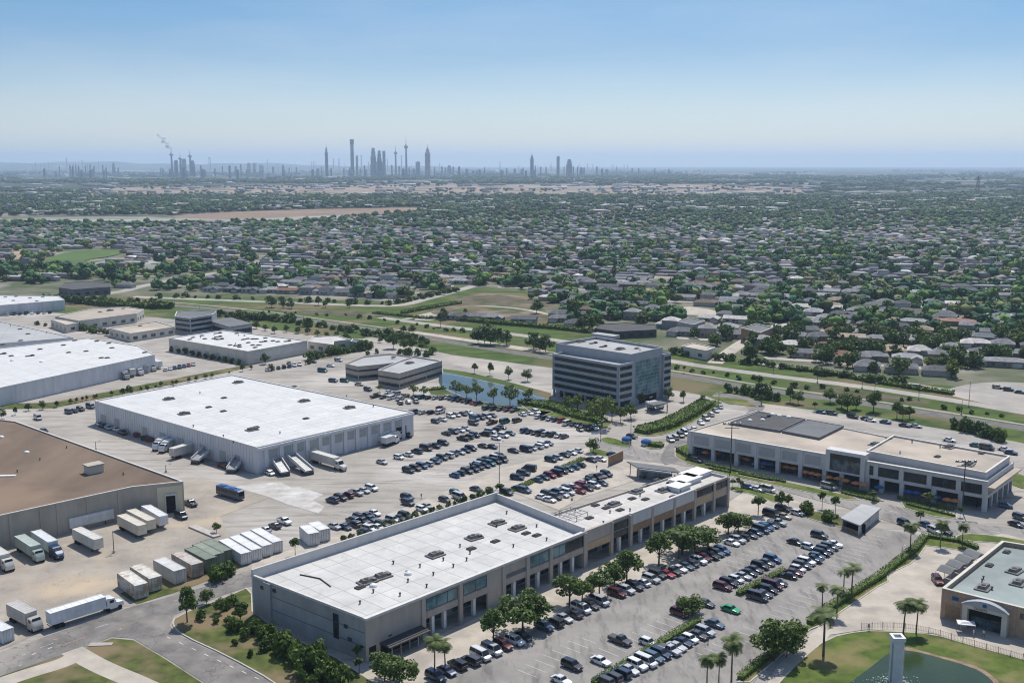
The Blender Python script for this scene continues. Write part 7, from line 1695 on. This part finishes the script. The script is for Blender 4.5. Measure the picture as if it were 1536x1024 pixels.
p = G(1098,693); bar = MB(); bar.box((p.x-1,p.y-.3,6.5),(1.6,.3,3.2)); o = bar.build('hanging_banner', M['white_paint'], None, loc=(p.x,p.y,5)); tag(o,'pale blue-white banner sign hung on the arcade front by the pole','banner')
# umbrellas and planters in the arcade
root = proto('patio_umbrella'); m_ = MB(); m_.lathe((0,0,2.2),[(1.5,0),(1.48,.08),(.8,.42),(.05,.7)],8); proto_part(root,'canopy_orange',m_,M['orange_cloth']); KIDS[root.name][-1].name='canopy'; m_ = MB(); m_.tube((0,0,0),(0,0,2.8),.05); m_.lathe((0,0,0),[(.35,0),(.35,.12)],8); proto_part(root,'umbrella_pole',m_,M['metal'])
m_ = MB(); m_.lathe((0,0,.7),[(.6,0),(.6,.05)],10); m_.tube((0,0,0),(0,0,.7),.05)
root2 = proto('patio_umbrella'); 
for o in KIDS[root.name]:
    c = o.copy(); c.parent = root2; KIDS.setdefault(root2.name,[]).append(c)
    if c.name.startswith('canopy'): c.data = c.data.copy(); c.data.materials[0] = M['blue_cloth']
k = 0
for (x,y,cl) in [(1048,684,'b'),(1058,688,'o'),(1078,689,'o'),(1085,690,'b'),(1110,695,'o'),(1120,698,'o'),(1146,705,'b'),(1155,706,'b'),(1168,708,'o'),(1180,710,'o'),(1191,712,'o'),(1208,718,'o'),(1218,720,'o'),(1226,722,'o'),(1243,726,'o'),(1256,728,'o'),(1268,731,'o'),(1283,735,'o'),(1295,737,'o'),(1318,741,'b'),(1362,748,'b'),(1375,750,'b'),(1388,754,'o'),(1404,756,'b'),(1420,760,'o'),(1432,762,'o')]:
    k += 1; p = G(x,y); place(root if cl=='o' else root2,(p.x,p.y,.05),k*.7,f"{'orange' if cl=='o' else 'blue'} patio umbrella, {ordw(k)} from the left under the arcade",'umbrella','patio umbrellas under the arcade')
# blue tarpaulin-covered carts on the junction
for (x,y,lab) in [(940,664,'blue domed market stall on the traffic island, left one'),(969,668,'blue domed market stall on the traffic island, right one')]:
    p = G(x,y); rt = empty('market_stall',(p.x,p.y,0)); tag(rt,lab,'stall'); m_ = MB(); m_.lathe((p.x,p.y,1.1),[(1.9,0),(1.9,.5),(1.5,1.0),(.7,1.3),(.1,1.4)],12); m_.build('stall_cover', M['blue_cloth'], rt); m_ = MB(); m_.box((p.x,p.y,.65),(2.8,2.4,.9),.3); m_.build('counter', M['white_paint'], rt)
# carport at the brick building
rt = empty('carport', tuple(G(1436,852))); tag(rt,'grey shade-cloth carport beside the brick building','carport'); ORG[rt.name] = Vector(rt.location)
q = [G(1404,855,2.8),G(1425,862,2.8),G(1477,831,2.8),G(1456,822,2.8)]
for i in range(4):
    a0, a1 = q[0].lerp(q[3],i/4+.01), q[0].lerp(q[3],(i+1)/4-.01); b0, b1 = q[1].lerp(q[2],i/4+.01), q[1].lerp(q[2],(i+1)/4-.01)
    m_ = MB(); m_.add([a0,b0,b1,a1]+[v+Vector((0,0,.12)) for v in (a0,b0,b1,a1)]+[(a0+a1)/2+Vector((0,0,.7)),(b0+b1)/2+Vector((0,0,.7))],[(3,2,1,0),(0,1,5,4),(4,5,9,8),(8,9,6,7),(2,3,7,6),(4,8,7,3,0),(1,2,6,9,5)]); m_.build('shade_panel', M['slate_roof'], rt)
for i in range(5):
    for e in ((q[0],q[3]),(q[1],q[2])):
        p = e[0].lerp(e[1],i/4); m_ = MB(); m_.tube((p.x,p.y,0),(p.x,p.y,2.8),.07); m_.build('post', M['metal'], rt)
# fence along the pond lawn
def fence(label, pts, h=1.4, step=2.4, name='iron_fence'):
    P = []; Q = [G(x,y) for x,y in smooth_px(pts,2,False)]
    rt = empty(name,(Q[0].x,Q[0].y,0)); tag(rt,label,'fence'); m_ = MB(); posts = 0; acc = 0
    for i in range(len(Q)-1):
        a, c = Q[i], Q[i+1]
        for z in (.35,h-.15): m_.tube((a.x,a.y,z+.15),(c.x,c.y,z+.15),.02,n=4)
        L_ = (c-a).length; n_ = max(1,int(L_/.3)); 
        for j in range(n_): p = a.lerp(c,j/n_); m_.box((p.x,p.y,.15+h/2),(.03,.03,h-.1))
    m_.build('rails', M['dark_metal'], rt); m_ = MB(); d = 0
    for i in range(len(Q)-1):
        a, c = Q[i], Q[i+1]; L_ = (c-a).length
        while d < L_: p = a.lerp(c,d/L_); m_.box((p.x,p.y,.15+(h+.15)/2),(.08,.08,h+.1)); d += step
        d -= L_
    m_.build('posts', M['dark_metal'], rt)
fence('dark iron railing curving around the top of the pond lawn',[(1292,944),(1330,942),(1360,944),(1400,951),(1440,964),(1490,978),(1560,998)])
# fountain tower in the green pond
p = G(1342,1026,0); H_ = hgt(1342,1026,953); rt = empty('fountain_tower',(p.x,p.y,0)); tag(rt,'tall square white tower standing in the green pond with an open top','tower')
m_ = MB(); hw = 1.0; sq = lambda s: [Vector((p.x+a*s,p.y+b_*s,0)) for a,b_ in ((-1,-1),(1,-1),(1,1),(-1,1))]; m_.ring(sq(.98), sq(.7), .1, H_-.6); m_.build('shaft', M['white_paint'], rt)
m_ = MB(); m_.ring(sq(1.22), sq(.72), H_-.8, H_); m_.build('collar', M['white_paint'], rt); m_ = MB(); m_.prism(sq(.71), H_-1.6, H_-1.2); m_.build('inner_floor', M['dark_opening'], rt)
for s in (-1,1):
    m_ = MB(); 
    for i in range(22): m_.box((p.x+s*1.12,p.y-.8,.5+i*(H_-1.6)/22),(.24,.3,.08))
    m_.box((p.x+s*1.2,p.y-.8,H_/2-.2),(.05,.12,H_-1.4)); m_.build('ladder', M['metal'], rt)
bm = bmesh.new(); rg = random.Random(5)
for k in range(170):
    a = rg.uniform(0,6.28); r = abs(rg.gauss(0,1.6))+1.1; z = max(0,.9-.28*r)*rg.random(); bmesh.ops.create_icosphere(bm, subdivisions=1, radius=rg.uniform(.05,.16), matrix=Matrix.Translation((p.x+r*math.cos(a)*1.5,p.y+r*math.sin(a),.26+z)))
me = bpy.data.meshes.new('fountain_splash'); bm.to_mesh(me); bm.free(); me.materials.append(M['foam']); o = bpy.data.objects.new('fountain_splash', me); COL.objects.link(o); tag(o,'white splashing water around the foot of the pond tower','splash',kind='stuff')
# white canopy by the brick building entrance, small boat shapes and benches
p = G(1448,948); rt = empty('entrance_tent',(p.x,p.y,0)); tag(rt,'small white awning tent in front of the brick building entrance','tent'); m_ = MB(); m_.lathe((p.x,p.y,0),[(0.1,0)],4) if False else m_.box((p.x,p.y,2.2),(3.6,2.4,.15),-.25); m_.box((p.x,p.y,2.45),(2.6,1.6,.35),-.25,taper=.5); m_.build('tent_roof', M['white_paint'], rt)
for sx_ in (-1.6,1.6):
    for sy_ in (-1,1): m_ = MB(); m_.tube((p.x+sx_,p.y+sy_,.1),(p.x+sx_,p.y+sy_,2.2),.05); m_.build('post', M['metal'], rt)
m_ = MB(); p = G(151,967); m_.loft([[(p.x-2.4,p.y-.8,.2),(p.x-2.4,p.y+.8,.2),(p.x-2.2,p.y,.45)],[(p.x+2.4,p.y-.4,.2),(p.x+2.4,p.y+.9,.2),(p.x+2.1,p.y+.3,.4)]]); o = m_.build('rubble_heap', M['kerb'], None, loc=(p.x,p.y,.1)); tag(o,'pale heap of broken concrete on the grass verge','rubble')
a_, c_ = G(288,790), G(326,806); bar_thing('planter_wall','low concrete-edged planter beside the dusty yard and the round tree','planter', a_, c_, .5, 2.2, 'kerb')
for i,(x,y,t) in enumerate([(225,662,0),(218,660,1),(207,655,0),(349,706,1),(333,700,0),(506,668,1),(535,662,0)]):
    p = G(x,y); rt = empty('dumpster',(p.x,p.y,0)); tag(rt,f"{['rust-red','dark green'][t]} waste skip, {ordw(sorted([225,218,207,349,333,506,535]).index(x)+1)} from the left against the big white warehouse",'skip','waste skips at the white warehouse'); ORG[rt.name] = Vector((p.x,p.y,0)); m_ = MB(); m_.loft([[(p.x-1.3,p.y-.7,.2),(p.x+1.3,p.y-.7,.2),(p.x+1.3,p.y+.7,.2),(p.x-1.3,p.y+.7,.2)],[(p.x-1.6,p.y-.9,1.5),(p.x+1.6,p.y-.9,1.5),(p.x+1.6,p.y+.9,1.5),(p.x-1.6,p.y+.9,1.5)]]); o = m_.build('skip_body', M['box_paint'], rt); o.color = ((.22,.05,.03,1),(.03,.09,.05,1))[t]
    m_ = MB(); m_.box((p.x,p.y,1.56),(3.3,1.9,.1)); m_.build('lid', M['dark_metal'], rt)
# poles and lane paint
for i,(x,y,t) in enumerate([(1453,610,572),(1442,622,600),(1378,600,578),(1293,583,566),(1226,574,555),(1160,560,542),(1060,540,522),(1312,590,575)]): lamp(x,y,t,f'thin utility pole, {ordw(sorted([1453,1442,1378,1293,1226,1160,1060,1312]).index(x)+1)} from the left on the strip right of the office',1,'utility pole','utility poles along the green strip')
for i,(x,y,t) in enumerate([(661,492,468),(726,500,476),(455,484,470),(300,470,458),(560,505,492)]): lamp(x,y,t,f'thin utility pole, {ordw(sorted([661,726,455,300,560]).index(x)+1)} from the left on the strip left of the office',1,'utility pole','utility poles along the green strip')
def dashes(pts, w=.22, on=3, off=5):
    P = [G(x,y) for x,y in smooth_px(pts,2,False)]; d = 0
    for i in range(len(P)-1):
        a, c = P[i], P[i+1]; L_ = (c-a).length
        while d+on < L_: line(mk, a.lerp(c,d/L_), a.lerp(c,(d+on)/L_), w, ZM); d += on+off
        d = max(0, d-L_)
dashes([(905,673),(1033,702),(1150,727),(1295,757),(1400,782),(1536,805)]); dashes([(905,676),(1033,705),(1150,730),(1295,760),(1400,785)],.16,40,.5)
dashes([(653,532),(779,560),(860,572),(1003,592),(1137,609),(1327,635),(1536,670)],.5,5,7); dashes([(1000,688),(1050,655),(1108,628)],.2,30,.5)
dashes([(0,995),(64,970),(190,926),(250,905),(330,880),(370,862)],.15,3,8)
# road markings
for (a,c) in [((28,999),(33,997)),((48,982) ,(54,979)),((33,983),(38,981)),((72,973),(78,971))]: line(mk, G(*a), G(*c), .3, ZM)
for i in range(9): t = i/9; a = G(250+170*t,955+78*t); c = G(256+170*t,958+78*t); line(mk, a, c, .22, ZM)
for (x0,y0,x1,y1,w) in [(86,969,128,957,.5),(178,946,187,940,.9),(180,943,208,930,.35),(80,960,88,958,.6),(110,961,132,955,.3)]: line(om, G(x0,y0), G(x1,y1), w*.55, ZM)
for (p0,p1,n_) in [((900,985),(1020,925),15),((940,1000),(1010,968),8),((1165,925),(1235,880),10),((1060,985),(1130,945),10),((1100,850),(1160,815),8),((1255,850),(1320,805),9),((790,1010),(880,960),7),((590,730),(660,705),9),((500,775),(520,768),3)]:
    A, B = G(*p0), G(*p1); u = (B-A).normalized(); v = Vector((u.y,-u.x,0)); L_ = (B-A).length; k = max(2,int(L_/2.75))
    for i in range(k+1): c = A+u*(L_*i/k); line(mk, c-v*2.6, c+v*2.6, .13, ZM)
struct('parking_lines', mk, M['line']); struct('orange_markings', om, M['orange_paint'])
# people
def person_mesh():
    me = bpy.data.meshes.new('person'); P = [(0,0,.95),(0,0,1.2),(0,0,1.42),(0,0,1.52),(0,0,1.66),(.2,0,1.4),(.27,.05,1.12),(.25,.18,.9),(-.2,0,1.4),(-.27,-.04,1.12),(-.25,.1,.9),(.1,.02,.88),(.12,.14,.5),(.12,.1,.08),(.12,.24,.04),(-.1,0,.88),(-.11,-.12,.5),(-.11,-.26,.1),(-.11,-.14,.04)]
    E = [(0,1),(1,2),(2,3),(3,4),(2,5),(5,6),(6,7),(2,8),(8,9),(9,10),(0,11),(11,12),(12,13),(13,14),(0,15),(15,16),(16,17),(17,18)]; me.from_pydata(P,E,[]); o = bpy.data.objects.new('person',me); COL.objects.link(o)
    sk = o.modifiers.new('skin','SKIN'); R_ = [.15,.14,.17,.06,.115,.07,.05,.035,.07,.05,.035,.1,.07,.05,.04,.1,.07,.05,.04]
    for i,r in enumerate(R_): me.skin_vertices[0].data[i].radius = (r,r*.85)
    me.skin_vertices[0].data[0].use_root = True
    sb = o.modifiers.new('sub','SUBSURF'); sb.levels = 1; sb.render_levels = 1
    dg = bpy.context.evaluated_depsgraph_get(); m2 = bpy.data.meshes.new_from_object(o.evaluated_get(dg)); bpy.data.objects.remove(o); return m2
pmesh = person_mesh()
def cloth(name, top, leg):
    m, nt, b = _nodes(name); N_, L_ = nt.nodes, nt.links; tc = N_.new('ShaderNodeTexCoord'); sp = N_.new('ShaderNodeSeparateXYZ'); L_.new(tc.outputs['Object'], sp.inputs[0]); r = N_.new('ShaderNodeValToRGB'); r.color_ramp.interpolation='CONSTANT'
    mr = N_.new('ShaderNodeMapRange'); mr.inputs['From Max'].default_value=1.8; L_.new(sp.outputs['Z'], mr.inputs['Value']); L_.new(mr.outputs[0], r.inputs['Fac']); e = r.color_ramp.elements; e[0].position=0; e[0].color=(.03,.03,.03,1); e[1].position=.06; e[1].color=(*leg,1)
    for ps,c in ((.53,top),(.83,(.35,.22,.16)),(.93,(.03,.02,.015))): x = e.new(ps); x.color=(*c,1)
    L_.new(r.outputs[0], b.inputs['Base Color']); return m
for i,(x,y,t,l,lab) in enumerate([(895,705,(.05,.05,.06),(.03,.03,.04),'person in dark clothes standing by the garden wall lot'),(956,659,(.5,.5,.5),(.05,.06,.1),'person in a grey top walking on the traffic island'),(1303,946,(.1,.1,.12),(.05,.05,.05),'person in dark clothes by the left end of the railing'),(1460,955,(.7,.7,.7),(.3,.3,.28),'person in white beside the small entrance tent'),(1475,956,(.65,.6,.5),(.1,.1,.12),'person in a cream top on the path before the brick building'),(632,748,(.1,.1,.1),(.05,.05,.07),'person in black walking across the middle lot'),(1310,751,(.05,.08,.3),(.05,.05,.05),'person in blue crossing in front of the arcade portal'),(1062,965,(.08,.08,.08),(.03,.03,.04),'person in dark clothes walking beside the hedge car row')]):
    me = pmesh if i == 0 else pmesh.copy(); me.materials.clear(); me.materials.append(cloth(f'clothes_{["dark","grey","black","white","cream","plain","blue","navy"][i]}',t,l)); o = bpy.data.objects.new('person', me); COL.objects.link(o); p = G(x,y); o.location = (p.x,p.y,ROADZ if i!=1 else .2); o.rotation_euler=(0,0,i*1.3); tag(o,lab,'person')
for k,v in USED.items():
    if len(v) > 1: print('DUP', k, len(v))
for k in USED:
    if not 4 <= len(k.replace('-',' ').split()) <= 16: print('LEN', len(k.split()), k)
print('OBJECTS', len(SC.objects))
